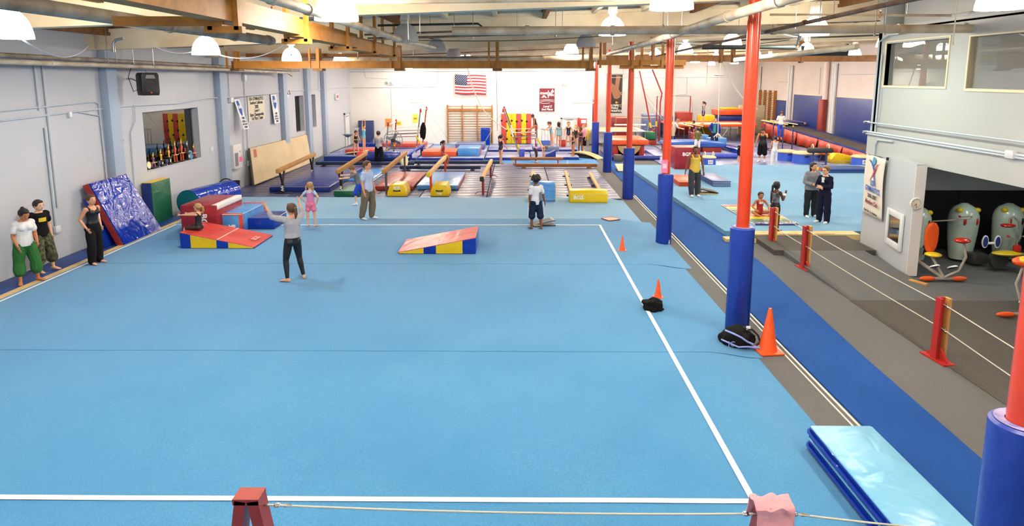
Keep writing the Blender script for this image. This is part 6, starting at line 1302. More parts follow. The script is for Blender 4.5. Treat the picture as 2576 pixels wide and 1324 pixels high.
def seat(t, x, y, z0):
    MB().loft([[Vector((x + .16 * w_ * math.cos(a), y + .05 * math.sin(a), z)) for a in [j * PI / 10 for j in range(20)]] for w_, z in ((.55, z0 + .08), (.8, z0 + .16), (.95, z0 + .3), (.98, z0 + .5), (.85, z0 + .62), (.5, z0 + .7), (.1, z0 + .72))]).build('seat_back', MOR, t); MB().ell((x, y - .12, z0 + .03), .17, .17, .05).build('seat_cushion', MYEL, t)
m1 = thing('exercise_machine', 'mint exercise machine half hidden by the wing wall with an orange seat', 'exercise machine', (9.55, 15.3, .012)); robot(m1, -.05, .0, 1.28, .3, (BLACK, BLACK)); p = G(2372, 708, .012); dx, dy = p.x - 9.55, p.y - 15.3
feet(m1, dx, dy, .38); seat(m1, dx - .12, dy + .35, .5); tube('base_tube', MGREY, m1, [(.0, -.2, .35), (dx - .25, dy + .5, .3), (dx, dy, .08)], .04, 8); tube('seat_post', MGREY, m1, [(dx - .12, dy + .3, .5), (dx - .0, dy, .1)], .03, 8); tube('handle_arch', MGREY, m1, [(dx, dy, .08), (dx + .28, dy - .05, .25), (dx + .4, dy - .05, .55), (dx + .36, dy, .85)], .028, 8); MB().ell((dx + .32, dy, .9), .17, .12, .06).build('console', MRED, m1); pedal(m1, (dx - .18, dy + .05, .32), tilt=1.1); pedal(m1, (dx + .2, dy + .05, .3), tilt=1.1)
tube('arm', MGREY, m1, [(.18, -.2, 1.0), (.45, -.45, 1.08), (.85, -.5, 1.14), (.88, -.5, 1.18), (.62, -.5, 1.18)], .018, 6); MB().ell((.6, -.5, 1.18), .03, .03, .03).build('arm_knob', MRED, m1)
m2 = thing('exercise_machine', 'mint exercise machine with red eyes in the middle, blue foot plates in front', 'exercise machine', (10.62, 15.35, .012)); robot(m2, 0, 0, 1.34, .33, (MRED, MRED), False)
pedal(m2, (.02, -.75, .64)); pedal(m2, (.3, -.75, .64)); tube('plate_link', WHITE, m2, [(.02, -.74, .6), (.3, -.74, .6)], .03, 8); box('undercarriage', paint('machine_dark', '3a3a38'), m2, -.1, .25, -.6, -.3, .06, .3, .03)
MB().ell((.4, -.95, .42), .34, .16, .06).build('bench_pad', MYEL, m2); MB().lathe([(.001, -.06), (.2, -.06), (.2, .06), (.001, .06)], k=20, M=Matrix.Translation((.25, -.9, .26)) @ Matrix.Rotation(PI2, 4, 'X')).build('flywheel', paint('machine_dark', '3a3a38'), m2); tube('long_tube', MGREY, m2, [(.5, -.9, .32), (.75, -1.7, .12)], .035, 8); tube('long_tube', MGREY, m2, [(.62, -.85, .32), (.9, -1.6, .12)], .03, 8)
for x in (.6, .92): MB().rbox(x - .07, x + .07, -1.02, -.9, .4, .62, .04).build('grip_pad', MRED, m2); tube('grip_arm', MGREY, m2, [(x, -.96, .6), (x - .05, -.96, .75), (x - .22, -.96, .82)], .018, 6)
MB().ell((.38, -.96, .82), .03, .03, .03).build('arm_knob', MRED, m2)
m3 = thing('exercise_machine', 'mint exercise machine at right with an orange seat and looped arm', 'exercise machine', (11.75, 15.45, .012)); robot(m3, 0, 0, 1.32, .33, (MRED, BLACK)); seat(m3, .38, -.8, .45)
tube('handle_arch', MGREY, m3, [(-.3, -.5, .2), (-.12, -.6, .7), (-.2, -.6, 1.05), (-.32, -.6, 1.16), (-.42, -.6, 1.12), (-.42, -.6, 1.0)], .022, 8); MB().ell((-.44, -.6, .96), .17, .1, .05).build('console', MRED, m3); tube('arm', MGREY, m3, [(.05, -.7, .3), (.1, -.7, .62), (0, -.7, .75), (.05, -.7, .88), (.2, -.7, .9)], .022, 8); tube('base_tube', MGREY, m3, [(0, -.3, .2), (.35, -.8, .3), (.4, -.8, .45)], .04, 8)
p = G(2530, 760, .012)
m4 = thing('exercise_machine', 'white and orange exercise machine with a yellow console behind the nearest column', 'exercise machine', (9.9, 11.6, .012)); 
MB().ell((.25, .25, .75), .3, .4, .5).build('shell', paint('machine_white', 'd9dcda', .3, coat=.4), m4); tube('orange_band', MOR, m4, [(.02 + .0 * math.cos(a), .25 + .38 * math.cos(a), .75 + .48 * math.sin(a)) for a in [j * PI / 12 for j in range(24)]], .03, 8, close=True); MB().ell((-.0, .5, .72), .17, .17, .2).build('cap_dome', MINT, m4); MB().ell((-.05, .45, .5), .12, .1, .1).build('knob', MYEL, m4)
MB().ell((-.62, .1, 1.0), .2, .14, .1).build('console', MOR, m4); MB().ell((-.62, .06, 1.03), .15, .12, .08).build('console_face', MYEL, m4); tube('handle_arch', MGREY, m4, [(-.62, .1, .92), (-.75, .05, .6), (-.68, 0, .3)], .025, 8); tube('arm', MGREY, m4, [(-.6, .1, 1.12), (.2, .2, 1.12)], .02, 6)
pedal(m4, (-.62, -.05, .3), tilt=1.1); pedal(m4, (-.25, -.05, .26), tilt=1.1); tube('floor_tube', MGREY, m4, [(-.95, -.1, .06), (-.4, -.1, .1), (.1, .0, .05)], .03, 8); MB().ell((-.98, -.1, .06), .19, .05, .05).build('end_grip', MOR, m4)
for q in ((-.3, 0, .5), (-.38, 0, .36), (-.3, 0, .24)): MB().ell(q, .035, .035, .035).build('red_knob', MRED, m4)
tube('base_tube', MGREY, m4, [(-.4, 0, .2), (0, .1, .4), (.2, .2, .5)], .03, 8)
# ------------------------------------------------------------------ people
SKIN = {'light': ('d9a07e', 'c98a68'), 'fair': ('e4b394', 'd49c7c'), 'tan': ('b97a52', 'a86a44'), 'brown': ('7a4a30', '6a3e28'), 'dark': ('5a3524', '4a2b1d')}
def skin_m(k): return mat('skin_' + k, SKIN[k][0], .5, var=(14, SKIN[k][1], .4), spec=.35)
HAIRC = {'black': '120e0d', 'dark': '2a1a12', 'brown': '54341e', 'blond': 'b08a52', 'lightbrown': '7a5430', 'grey': '8a7a6a'}
def hair_m(k): return mat('hair_' + k, HAIRC[k], .55, var=(20, '000000', .3), bump=(90, .5))
def vec(v): return Vector(v).normalized()
def rmesh(mb, name, m, parent, vox, it=2):
    o = link(name, mb.data(name), m, parent)
    r = o.modifiers.new('r', 'REMESH'); r.mode = 'VOXEL'; r.voxel_size = vox; r.use_smooth_shade = True
    if it: s_ = o.modifiers.new('s', 'SMOOTH'); s_.factor = .5; s_.iterations = it
    _BAKE.append(o); return o
def ring(c, ax, ay, rx, ry, k=14):
    return [c + ax * (rx * math.cos(t)) + ay * (ry * math.sin(t)) for t in [2 * PI * j / k for j in range(k)]]
def person(label, p, face, H, skin='light', hair=('short', 'brown'), torso=(0, 0, 1), twist=0, head=(0, 0), ua=((-.16, 0, -1), (.16, 0, -1)), fa=((-.05, .12, -1), (.05, .12, -1)), th=((-.06, 0, -1), (.06, 0, -1)), sh=((-.02, -.02, -1), (.02, -.02, -1)), foot=((-.2, 1, 0), (.2, 1, 0)), wear=(), b=1.0, hs=1.0, vox=.012, seat_z=None, hand=(.25, .25), bald=False, cat='person', female=False, lift=0):
    """pairs are (left, right); local frame: x right, y forward, z up"""
    t = thing('person', label, 'person', p, math.atan2(-face[0], face[1]))
    T = vec(torso); X = (Quaternion(Vector((0, 0, 1)), twist) @ Vector((1, 0, 0))); X = (X - T * X.dot(T)).normalized(); F = T.cross(X)
    PX = Vector((1, 0, 0)); 
    Pv = Vector((0, 0, 0))
    hipw, shw = .052 * H * b ** .5, .102 * H * (0.93 if female else 1.0) * (b ** .4)
    hip = [Pv + PX * (s * hipw) - Vector((0, 0, .012 * H)) for s in (-1, 1)]
    th = [vec(v) for v in th]; sh = [vec(v) for v in sh]; ua = [vec(v) for v in ua]; fa = [vec(v) for v in fa]; foot = [vec(v) for v in foot]
    knee = [hip[i] + th[i] * .245 * H for i in (0, 1)]; ank = [knee[i] + sh[i] * .235 * H for i in (0, 1)]
    shl = [Pv + T * .27 * H + X * (s * shw) for s in (-1, 1)]
    elb = [shl[i] + ua[i] * .168 * H for i in (0, 1)]; wri = [elb[i] + fa[i] * .15 * H for i in (0, 1)]
    low = min(a.z for a in ank) - .042 * H
    dz = (seat_z if seat_z is not None else -low) + lift
    def off(v): v.z += dz; return v
    for L_ in (hip, knee, ank, shl, elb, wri): 
        for v in L_: off(v)
    Pv.z += dz
    hd = (T + F * .12).normalized(); N_ = Pv + T * .30 * H
    hz = Quaternion(T, -head[0]); HF = hz @ F; HX = hz @ X; q2 = Quaternion(HX, -head[1]); HF = q2 @ HF; HU = HX.cross(HF)
    hh = .073 * H * hs; hc = N_ + hd * .026 * H + HU * (hh * .93) + HF * .008 * H
    HM = Matrix((HX, HF, HU)).transposed()
    g_ = b
    def torso_rings(t0, t1, e=0, n=9, wf=1.0):
        prof = [(-.07, .062, .05), (-.03, .086, .062), (.03, .088, .062), (.10, .072, .052), (.16, .074, .055), (.22, .086, .062), (.265, .09, .052), (.295, .06, .04), (.32, .03, .03)]
        out = []
        for i in range(n):
            tt = t0 + (t1 - t0) * i / (n - 1)
            for a_, b_ in zip(prof, prof[1:]):
                if a_[0] <= tt <= b_[0] + 1e-6:
                    u = (tt - a_[0]) / (b_[0] - a_[0]); rx = a_[1] + (b_[1] - a_[1]) * u; ry = a_[2] + (b_[2] - a_[2]) * u; break
            k = g_ if tt < .28 else 1
            u = max(0, min(1, (tt + .05) / .15)); ax = (PX * (1 - u) + X * u).normalized()
            out.append(ring(Pv + T * tt * H, ax, T.cross(ax).normalized(), rx * H * k * wf + e, ry * H * k * wf + e))
        return out
    def limb(pts, rs, e=0):
        mb_ = MB(); n = 6; P_ = []; R_ = []
        for i in range(len(pts) - 1):
            for k in range(n):
                u = k / n; P_.append(pts[i].lerp(pts[i + 1], u)); R_.append((rs[i] + (rs[i + 1] - rs[i]) * u) * H + e)
        P_.append(pts[-1]); R_.append(rs[-1] * H + e); mb_.tube(P_, R_, 10); mb_.ell(pts[0], *(rs[0] * H + e,) * 3, k=10, n=6); mb_.ell(pts[-1], *(rs[-1] * H + e,) * 3, k=10, n=6)
        return mb_
    def join(a, b_): a.add(b_.v, b_.f, True)
    def leg_pts(i, f=1.0, e=0):
        calf = knee[i].lerp(ank[i], .3)
        pts = [hip[i], hip[i].lerp(knee[i], .5), knee[i], calf, knee[i].lerp(ank[i], .7), ank[i]]; rs = [.05 * g_, .046 * g_, .034, .033 * g_ ** .5, .025, .02]
        cum = [0, .25, .5, .65, .85, 1.0]
        out, ro = [pts[0]], [rs[0]]
        for k in range(1, 6):
            if cum[k] <= f + 1e-6: out.append(pts[k]); ro.append(rs[k])
            else:
                u = (f - cum[k - 1]) / (cum[k] - cum[k - 1])
                if u > .02: out.append(pts[k - 1].lerp(pts[k], u)); ro.append(rs[k - 1] + (rs[k] - rs[k - 1]) * u)
                break
        return out, ro
    def arm_pts(i, f=1.0):
        pts = [shl[i], shl[i].lerp(elb[i], .5), elb[i], elb[i].lerp(wri[i], .35), wri[i]]; rs = [.031 * g_, .028 * g_, .023, .022, .015]; cum = [0, .26, .52, .7, 1]
        out, ro = [pts[0]], [rs[0]]
        for k in range(1, 5):
            if cum[k] <= f + 1e-6: out.append(pts[k]); ro.append(rs[k])
            else:
                u = (f - cum[k - 1]) / (cum[k] - cum[k - 1])
                if u > .02: out.append(pts[k - 1].lerp(pts[k], u)); ro.append(rs[k - 1] + (rs[k] - rs[k - 1]) * u)
                break
        return out, ro
    def foot_mb(i, e=0):
        d = foot[i]; d = d.normalized(); up = -sh[i]; up = (up - d * up.dot(d))
        up = up.normalized() if up.length > .1 else Vector((0, 0, 1)); sd = d.cross(up).normalized()
        c = ank[i] - up * .022 * H; m_ = MB(); L_ = .148 * H
        rr = []
        for u, w_, h_, z in ((-.26, .4, .5, -.003), (-.2, .75, .95, 0), (0, .85, 1.25, .004), (.25, .95, .95, -.002), (.5, 1.1, .6, -.008), (.68, 1.0, .42, -.011), (.76, .5, .25, -.012)):
            rr.append(ring(c + d * (u * L_) + up * (z * H), sd, up, .024 * H * w_ + e, .02 * H * h_ + e, 12))
        return m_.loft(rr)
    # ---- body
    B = MB(); B.loft(torso_rings(-.07, .32, n=14))
    B.tube([N_ - T * .02 * H, hc - HU * hh * .4], [.031 * H * g_ ** .5, .029 * H], 10)
    for i in (0, 1):
        join(B, limb(*arm_pts(i))); join(B, limb(*leg_pts(i))); join(B, foot_mb(i))
        B.ell(shl[i] - T * .004 * H, .031 * H * g_, .031 * H * g_, .028 * H, k=10, n=6)
        B.ell(hip[i] - F * .026 * H - Vector((0, 0, .01 * H)), .045 * H * g_, .04 * H * g_, .045 * H * g_, k=10, n=6)
    if female:
        for s in (-1, 1): B.ell(Pv + T * .225 * H + X * (s * .04 * H) + F * .05 * H, .034 * H, .03 * H, .032 * H, k=10, n=6)
    B.ell(hc, hh * .73, hh * .88, hh, HM, 16, 12); B.ell(hc - HU * hh * .42 + HF * hh * .28, hh * .54, hh * .55, hh * .56, HM, 14, 10)
    B.ell(hc - HU * hh * .16 + HF * hh * .90, hh * .12, hh * .2, hh * .17, HM, 10, 6)                      # nose
    B.ell(hc - HU * hh * .5 + HF * hh * .78, hh * .24, hh * .1, hh * .09, HM, 10, 6)                        # lips
    for s in (-1, 1): B.ell(hc + HX * (s * hh * .74) - HF * hh * .02 - HU * hh * .06, hh * .09, hh * .17, hh * .24, HM, 8, 6)   # ears
    for i in (0, 1):                                                                                          # hands
        f = fa[i]; s = 1 if i else -1
        n_ = (F * .3 - X * s); n_ = (n_ - f * n_.dot(f)); n_ = n_.normalized() if n_.length > .05 else Vector((0, 0, -1))
        sd = f.cross(n_).normalized(); w = wri[i]; hl = .1 * H; cu = hand[i]
        Mh = Matrix((sd, f, n_)).transposed(); B.ell(w + f * hl * .3, hl * .24, hl * .34, hl * .12, Mh, 10, 6)
        fwd = 1 if F.dot(sd) >= 0 else -1
        for k in range(4):
            b0 = w + f * hl * .5 + sd * (hl * .145 * (1.5 - k)) * fwd; L_ = hl * (.44, .5, .46, .36)[k]
            d1 = (f + sd * (.13 * (1.5 - k)) * fwd + n_ * cu * .6).normalized(); d2 = (f + n_ * cu * 2.2).normalized()
            r_ = max(.0052 * H, vox * .62); B.tube([b0, b0 + d1 * L_ * .5, b0 + d1 * L_ * .5 + d2 * L_ * .5], [r_, r_, r_ * .8], 7)
        b0 = w + f * hl * .18 + sd * hl * .18 * fwd; d1 = (f * .7 + sd * fwd * .75 + n_ * .3).normalized(); r_ = max(.006 * H, vox * .65)
        B.tube([b0, b0 + d1 * hl * .25, b0 + d1 * hl * .25 + (f + n_ * .3 + sd * fwd * .2).normalized() * hl * .2], [r_ * 1.2, r_, r_ * .8], 7)
    body = rmesh(B, 'body', skin_m(skin), t, vox, 2)
    # ---- face details
    ew, ed = MB(), MB()
    for s in (-1, 1):
        e_ = hc + HX * (s * hh * .31) + HF * hh * .80 + HU * hh * .06
        eye = MB().ell(e_, hh * .12, hh * .06, hh * .06, HM, 10, 6).build('eye', mat('eye_white', 'cfc8c0', .3), t); MB().ell(e_ + HF * hh * .035, hh * .07, hh * .04, hh * .066, HM, 8, 6).build('iris', mat('iris_dark', '1f1510', .2), eye)
        MB().ell(e_ + HU * hh * .2 + HF * hh * .02, hh * .17, hh * .05, hh * .03, HM, 8, 6).build('eyebrow', hair_m(hair[1]), t)
    MB().ell(hc - HU * hh * .5 + HF * hh * .87, hh * .2, hh * .03, hh * .035, HM, 10, 6).build('mouth', mat('lip_' + skin, {'light': 'b0605a', 'fair': 'b8686a', 'tan': '8a4a40', 'brown': '5a2c26', 'dark': '44221c'}[skin], .4), t)
    # ---- hair
    if hair[0] != 'none':
        Hm = MB(); st = hair[0]; e = 1.07
        Hm.ell(hc - HF * hh * .18 + HU * hh * .2, hh * .86, hh * .92, hh * .93, HM, 16, 12)
        if st in ('short', 'curly'):
            Hm.ell(hc + HF * hh * .35 + HU * hh * .78, hh * .55, hh * .42, hh * .28, HM, 12, 8)
        if st == 'curly':
            for k in range(34):
                a = k * 2.4; zz = .98 - 1.2 * (k / 34); rr = math.sqrt(max(1 - zz * zz * .8, .05)); v = Vector((rr * math.cos(a) * .98, rr * math.sin(a) * 1.05 - .2, zz + .22))
                if v.y > .55 and v.z < .5: continue
                Hm.ell(hc + HM @ (v * hh), hh * .3, hh * .3, hh * .27, None, 8, 6)
        if st in ('bun', 'pony', 'long', 'hat'):
            Hm.ell(hc + HF * hh * .28 + HU * hh * .74, hh * .58, hh * .45, hh * .3, HM, 12, 8)
        if st == 'bun': Hm.ell(hc - HF * hh * .72 + HU * hh * .85, hh * .34, hh * .3, hh * .34, HM, 10, 8)
        if st == 'pony':
            a0 = hc - HF * hh * .92 + HU * hh * .35; Hm.tube([a0, a0 - HF * hh * .45 - HU * hh * .1, a0 - HF * hh * .5 - Vector((0, 0, hh * 1.0)), a0 - HF * hh * .3 - Vector((0, 0, hh * 1.9))], [hh * .2, hh * .3, hh * .3, hh * .1], 10)
        if st == 'long':
            a0 = hc - HF * hh * .35
            Hm.loft([ring(a0 + HU * hh * u - Vector((0, 0, hh * d_)), HX, HF, hh * w_, hh * q_, 14) for u, d_, w_, q_ in ((.3, 0, .82, .55), (-.2, 0, .86, .5), (-.6, .3, .8, .42), (-.8, .9, .7, .36), (-.8, 1.4, .5, .28))])
        if st == 'pigtails':
            for s in (-1, 1): a0 = hc + HX * s * hh * .7 - HF * hh * .3; Hm.tube([a0 + HU * hh * .1, a0 + HX * s * hh * .35 - HU * hh * .2, a0 + HX * s * hh * .4 - HU * hh * 1.2, a0 + HX * s * hh * .3 - HU * hh * 1.7], [hh * .2, hh * .26, hh * .24, hh * .08], 10)
            Hm.ell(hc + HF * hh * .3 + HU * hh * .74, hh * .58, hh * .45, hh * .3, HM, 12, 8)
        rmesh(Hm, 'hair', hair_m(hair[1]), t, max(vox * .9, .008), 1)
    # ---- clothing
    for (kind, m, o_) in wear:
        e = o_.get('e', .014)
        if kind in ('shirt', 'tank', 'leotard', 'jacket'):
            C = MB(); hem = o_.get('hem', -.02); top = o_.get('top', .292 if kind in ('shirt', 'jacket') else .245)
            rr = torso_rings(max(hem, -.07), top, e, 12, o_.get('wf', 1.0))
            if o_.get('flare'): rr[0] = [Pv + T * hem * H + (v - (Pv + T * hem * H)) * (1 + o_['flare']) for v in rr[0]]
            C.loft(rr)
            if female or o_.get('bust'):
                for s in (-1, 1): C.ell(Pv + T * .22 * H + X * (s * .04 * H) + F * .05 * H, .036 * H + e, .033 * H + e, .034 * H + e, k=10, n=6)
            if kind in ('shirt', 'jacket'):
                for i in (0, 1):
                    pts, rs = arm_pts(i, o_.get('sleeve', .34)); k_ = 1.1 if kind == 'jacket' else 1.06; pts = [pts[0] - X * ((1 if i else -1) * .012 * H)] + pts[1:]; join(C, limb(pts, [rs[0] * .95] + [r * k_ for r in rs[1:]], e * .8)); C.ell(shl[i] - T * .004 * H, .0315 * H * g_ + e * .8, .0315 * H * g_ + e * .8, .029 * H + e * .8, k=10, n=6)
            else:
                for i in (0, 1):
                    s = 1 if i else -1; a_ = Pv + T * .235 * H + X * s * .06 * H + F * .052 * H; b_ = shl[i] - X * s * .04 * H + T * .022 * H; c_ = Pv + T * .235 * H + X * s * .06 * H - F * .052 * H
                    w_ = .013 * H; C.tube([a_, a_.lerp(b_, .5) + F * .014 * H, b_, c_.lerp(b_, .5) - F * .014 * H, c_], [w_ * 1.6, w_ * 1.2, w_, w_ * 1.2, w_ * 1.6], 8)
            if kind == 'leotard':
                for i in (0, 1): C.ell(hip[i] - F * .024 * H - Vector((0, 0, .002 * H)), .047 * H * g_ + e * .5, .043 * H * g_ + e * .5, .045 * H * g_, k=10, n=6)
            if kind == 'jacket' and o_.get('hood'): C.tube([N_ - X * .05 * H - F * .01 * H, N_ - F * .05 * H - T * .01 * H, N_ + X * .05 * H - F * .01 * H], .024 * H, 8)
            rmesh(C, {'shirt': 'shirt', 'tank': 'tank_top', 'leotard': 'leotard', 'jacket': 'jacket'}[kind], m, t, max(vox, .01), 1)
        elif kind == 'pants':
            C = MB(); C.loft(torso_rings(-.07, o_.get('waist', .065), e, 7))
            f = o_.get('len', 1.0)
            for i in (0, 1):
                pts, rs = leg_pts(i, f); lo = o_.get('loose', 1.0); n = len(rs)
                rs = [max(r * (1 + (lo - 1) * (k / max(n - 1, 1))), o_.get('minr', 0)) if k else r for k, r in enumerate(rs)]
                join(C, limb(pts, rs, e)); C.ell(hip[i] - F * .026 * H - Vector((0, 0, .01 * H)), .047 * H * g_ + e, .042 * H * g_ + e, .047 * H * g_ + e, k=10, n=6)
            rmesh(C, o_.get('name', 'trousers'), m, t, max(vox, .01), 2)
        elif kind == 'shoes':
            for i in (0, 1):
                C = foot_mb(i, e); C.tube([ank[i] - Vector((0, 0, .02 * H)), ank[i] + (-sh[i]) * o_.get('up', .01) * H], [.024 * H + e, .021 * H + e], 10); rmesh(C, o_.get('name', 'shoe'), m, t, max(vox, .01), 1)
        elif kind == 'cuff':
            i = o_['i']; C = MB().tube([wri[i] - fa[i] * .055 * H, wri[i] - fa[i] * .005 * H], .02 * H + e, 10); C.build('wristband', m, t)
        elif kind == 'patch':                      # printed patch on the chest (front) or back
            d = -1 if o_.get('back') else 1; c = Pv + T * o_.get('t', .2) * H + X * o_.get('x', 0) * H; w_, h_ = o_['w'] * H / 2, o_['h'] * H / 2; out = (.0615 * g_ * o_.get('wf', 1) + .004) * H + e + .004
            MB().loft([[c + X * x + T * z + F * d * (out - abs(x) ** 2 * 4 + q) for x, z in ((-w_, -h_), (0, -h_), (w_, -h_), (w_, h_), (0, h_), (-w_, h_))] for q in (-.012, .003)], smooth=False).build('print', m, t)
        elif kind == 'stripe':                    # trouser side stripe
            for i in (0, 1):
                s = 1 if i else -1; pts, rs = leg_pts(i, o_.get('len', .6)); C = MB()
                C.tube([q + X * s * (r * H * o_.get('k', 1.0) + e) for q, r in zip(pts, rs)], .008, 6); C.build('side_stripe', m, t)
        elif kind == 'glasses':
            for s in (-1, 1): MB().tube([hc + HX * (s * hh * .31 + hh * .2 * math.cos(a)) + HF * hh * .93 + HU * (hh * .06 + hh * .16 * math.sin(a)) for a in [k * PI / 6 for k in range(12)]], hh * .025, 5, close=True).build('spectacles', BLACK, t)
            MB().tube([hc - HX * hh * .12 + HF * hh * .96 + HU * hh * .08, hc + HX * hh * .12 + HF * hh * .96 + HU * hh * .08], hh * .025, 5).build('spectacles', BLACK, t)
    return t
AWAY, CAMD, LEFT, RIGHT = (0, 1), (0, -1), (-1, 0), (1, 0)
BLKC = cloth('black_cotton', '0e0e11', '16161a'); WHTC = cloth('white_cotton', 'e8e6e6', 'dcdade'); SPBLK = mat('spandex_black', '0b0c12', .5); SPNAVY = mat('spandex_navy', '151a3c', .45); 
NV = .009
# on the big blue floor
fz = FZ + .012
person('person in white t-shirt and rolled green trousers leaning by the left wall', G(72, 710, fz), (.9, -.5), 1.6, 'tan', ('bun', 'black'), torso=(0, .12, 1), head=(-.1, .35), ua=((-.15, .05, -1), (.2, .0, -1)), fa=((.25, .75, -.6), (.0, .65, -.75)), th=((-.18, .12, -1), (.1, -.05, -1)), sh=((-.05, -.05, -1), (.08, .12, -1)), foot=((-.35, 1, 0), (.45, 1, 0)), wear=(('shirt', WHTC, dict(hem=-.03, sleeve=.3, e=.02, wf=1.06)), ('pants', cloth('green_twill', '2f6a34', '245628'), dict(len=.74, loose=1.9, e=.022, minr=.045))), vox=NV, b=1.05, female=True)
person('person in black t-shirt with a yellow print and camouflage trousers against the left wall', G(112, 680, fz), (.95, -.35), 1.6, 'fair', ('short', 'dark'), torso=(0, .02, 1), head=(-.1, .1), ua=((-.2, -.1, -1), (.2, .0, -1)), fa=((.0, .2, -1), (.0, .25, -1)), th=((-.1, .25, -1), (.12, .3, -1)), sh=((-.05, -.02, -1), (.1, .02, -1)), wear=(('shirt', BLKC, dict(hem=-.04, sleeve=.3, e=.022, wf=1.06)), ('patch', paint('print_yellow', 'e0c020'), dict(w=.1, h=.055, t=.2, e=.022)), ('pants', mat('camouflage', '3c3d2a', .9, var=(9, '1e1e16', 1.0), speck=(14, '6a6a4a', .6)), dict(len=.72, loose=2.0, e=.022, minr=.045))), vox=NV, b=1.08)
person('woman in black tank top and black flared trousers standing by the leaning crash mats', G(243, 662, fz), (.95, -.3), 1.6, 'light', ('bun', 'brown'), torso=(0, .03, 1), head=(.1, -.05), ua=((-.35, -.45, -.9), (.3, -.4, -.9)), fa=((.2, .45, -.85), (-.1, .6, -.75)), th=((-.05, -.05, -1), (.06, .12, -1)), sh=((0, -.03, -1), (.02, -.1, -1)), wear=(('tank', SPBLK, dict(hem=-.02, e=.01)), ('pants', BLKC, dict(len=1.0, loose=2.2, e=.014, minr=.04)), ('patch', WHITE, dict(w=.012, h=.07, t=.16, x=-.05, e=.01))), vox=NV, b=1.02, female=True)
person('small blond girl in black kneeling on the red wedge with arms stretched forward', Vector((-8.15, 16.35, fz + .35)), (-1, .1), 1.22, 'fair', ('pony', 'blond'), torso=(0, -.02, 1), head=(0, -.05), ua=((-.12, 1, -.02), (.12, 1, -.08)), fa=((-.02, 1, -.05), (.02, 1, -.1)), th=((-.25, .98, -.05), (.25, .98, -.05)), sh=((-.02, .25, -.9), (.1, .2, -.95)), foot=((0, 1, -.3), (0, 1, -.3)), seat_z=.11, wear=(('leotard', SPBLK, dict(hem=-.05, e=.01)), ('pants', mat('brown_leggings', '2a1a14', .7), dict(len=.46, e=.008, waist=.0, name='leggings'))), vox=NV, b=.9, hs=1.15, hand=(.05, .05))
person('coach in grey sweatshirt and black leggings with both arms raised, seen from behind', G(741, 704, fz), (-.75, .62), 1.66, 'light', ('pony', 'brown'), torso=(0, -.06, 1), twist=-.1, head=(-.1, .05), ua=((-.5, .75, .15), (.62, .6, .1)), fa=((-.25, .45, .95), (.05, .55, .95)), th=((-.16, .1, -1), (.16, .06, -1)), sh=((-.06, -.16, -1), (.08, -.2, -1)), foot=((-.4, 1, 0), (.5, 1, 0)), wear=(('shirt', cloth('heather_grey', 'a6a6ae', '94949e'), dict(hem=.035, sleeve=.72, e=.022, wf=1.1)), ('pants', SPBLK, dict(len=.96, e=.006, waist=.04, name='leggings'))), vox=NV, b=1.06, female=True, hand=(.02, .02))
person('girl in pink shorts and pink and blue top with hands on hips, seen from behind', G(784, 570, fz), (.1, 1), 1.27, 'fair', ('pigtails', 'blond'), head=(.1, .1), ua=((-.62, -.25, -.75), (.62, -.25, -.75)), fa=((.4, .4, -.8), (-.4, .4, -.8)), th=((-.12, 0, -1), (.14, .05, -1)), wear=(('shirt', cloth('pale_blue_tee', '9ccbe4', 'b4d8ea'), dict(hem=-.0, sleeve=.2, e=.01)), ('tank', cloth('pink_vest', 'd184b4', 'c070a4'), dict(hem=.04, e=.018)), ('pants', cloth('pink_shorts', 'e07a9c', 'ec90ac'), dict(len=.26, loose=1.3, e=.014, name='shorts'))), b=.92, hs=1.12, vox=.01)
person('man in pale blue ringer t-shirt and khaki trousers walking to the right', G(927, 551, fz), (.95, -.32), 1.78, 'light', ('short', 'brown'), torso=(0, .0, 1), head=(.0, .02), ua=((-.14, .1, -1), (.16, -.1, -1)), fa=((-.02, .3, -1), (.0, .2, -1)), th=((-.07, .2, -1), (.07, -.12, -1)), sh=((0, -.12, -1), (0, -.25, -1)), wear=(('shirt', cloth('ringer_blue', 'b4c4e4', 'c4d2ee'), dict(hem=-.05, sleeve=.32, e=.022, wf=1.08)), ('pants', cloth('khaki', '6f6656', '5e5648'), dict(len=.97, loose=1.9, e=.018, minr=.038)), ('shoes', WHTC, dict(e=.006, name='sock', up=.03))), vox=.01, b=1.08)
person('boy in grey t-shirt and blue shorts lunging with arms reaching to the left', G(905, 515, fz), (-1, -.12), 1.36, 'fair', ('short', 'lightbrown'), torso=(0, .32, 1), head=(0, .3), ua=((-.2, .85, -.5), (.2, .8, -.25)), fa=((0, 1, -.05), (0, 1, -.02)), th=((-.05, .38, -1), (.05, -.35, -1)), sh=((0, -.05, -1), (0, -.75, -.8)), foot=((0, 1, 0), (0, .7, -.6)), wear=(('shirt', cloth('grey_tee', '74747c', '66666e'), dict(hem=-.04, sleeve=.34, e=.02, wf=1.1)), ('pants', cloth('royal_shorts', '2444b0', '2e50c0'), dict(len=.46, loose=1.5, e=.02, name='shorts')), ('shoes', WHTC, dict(e=.006, name='sock', up=.04))), b=.94, hs=1.12, vox=.01, hand=(.05, .05))
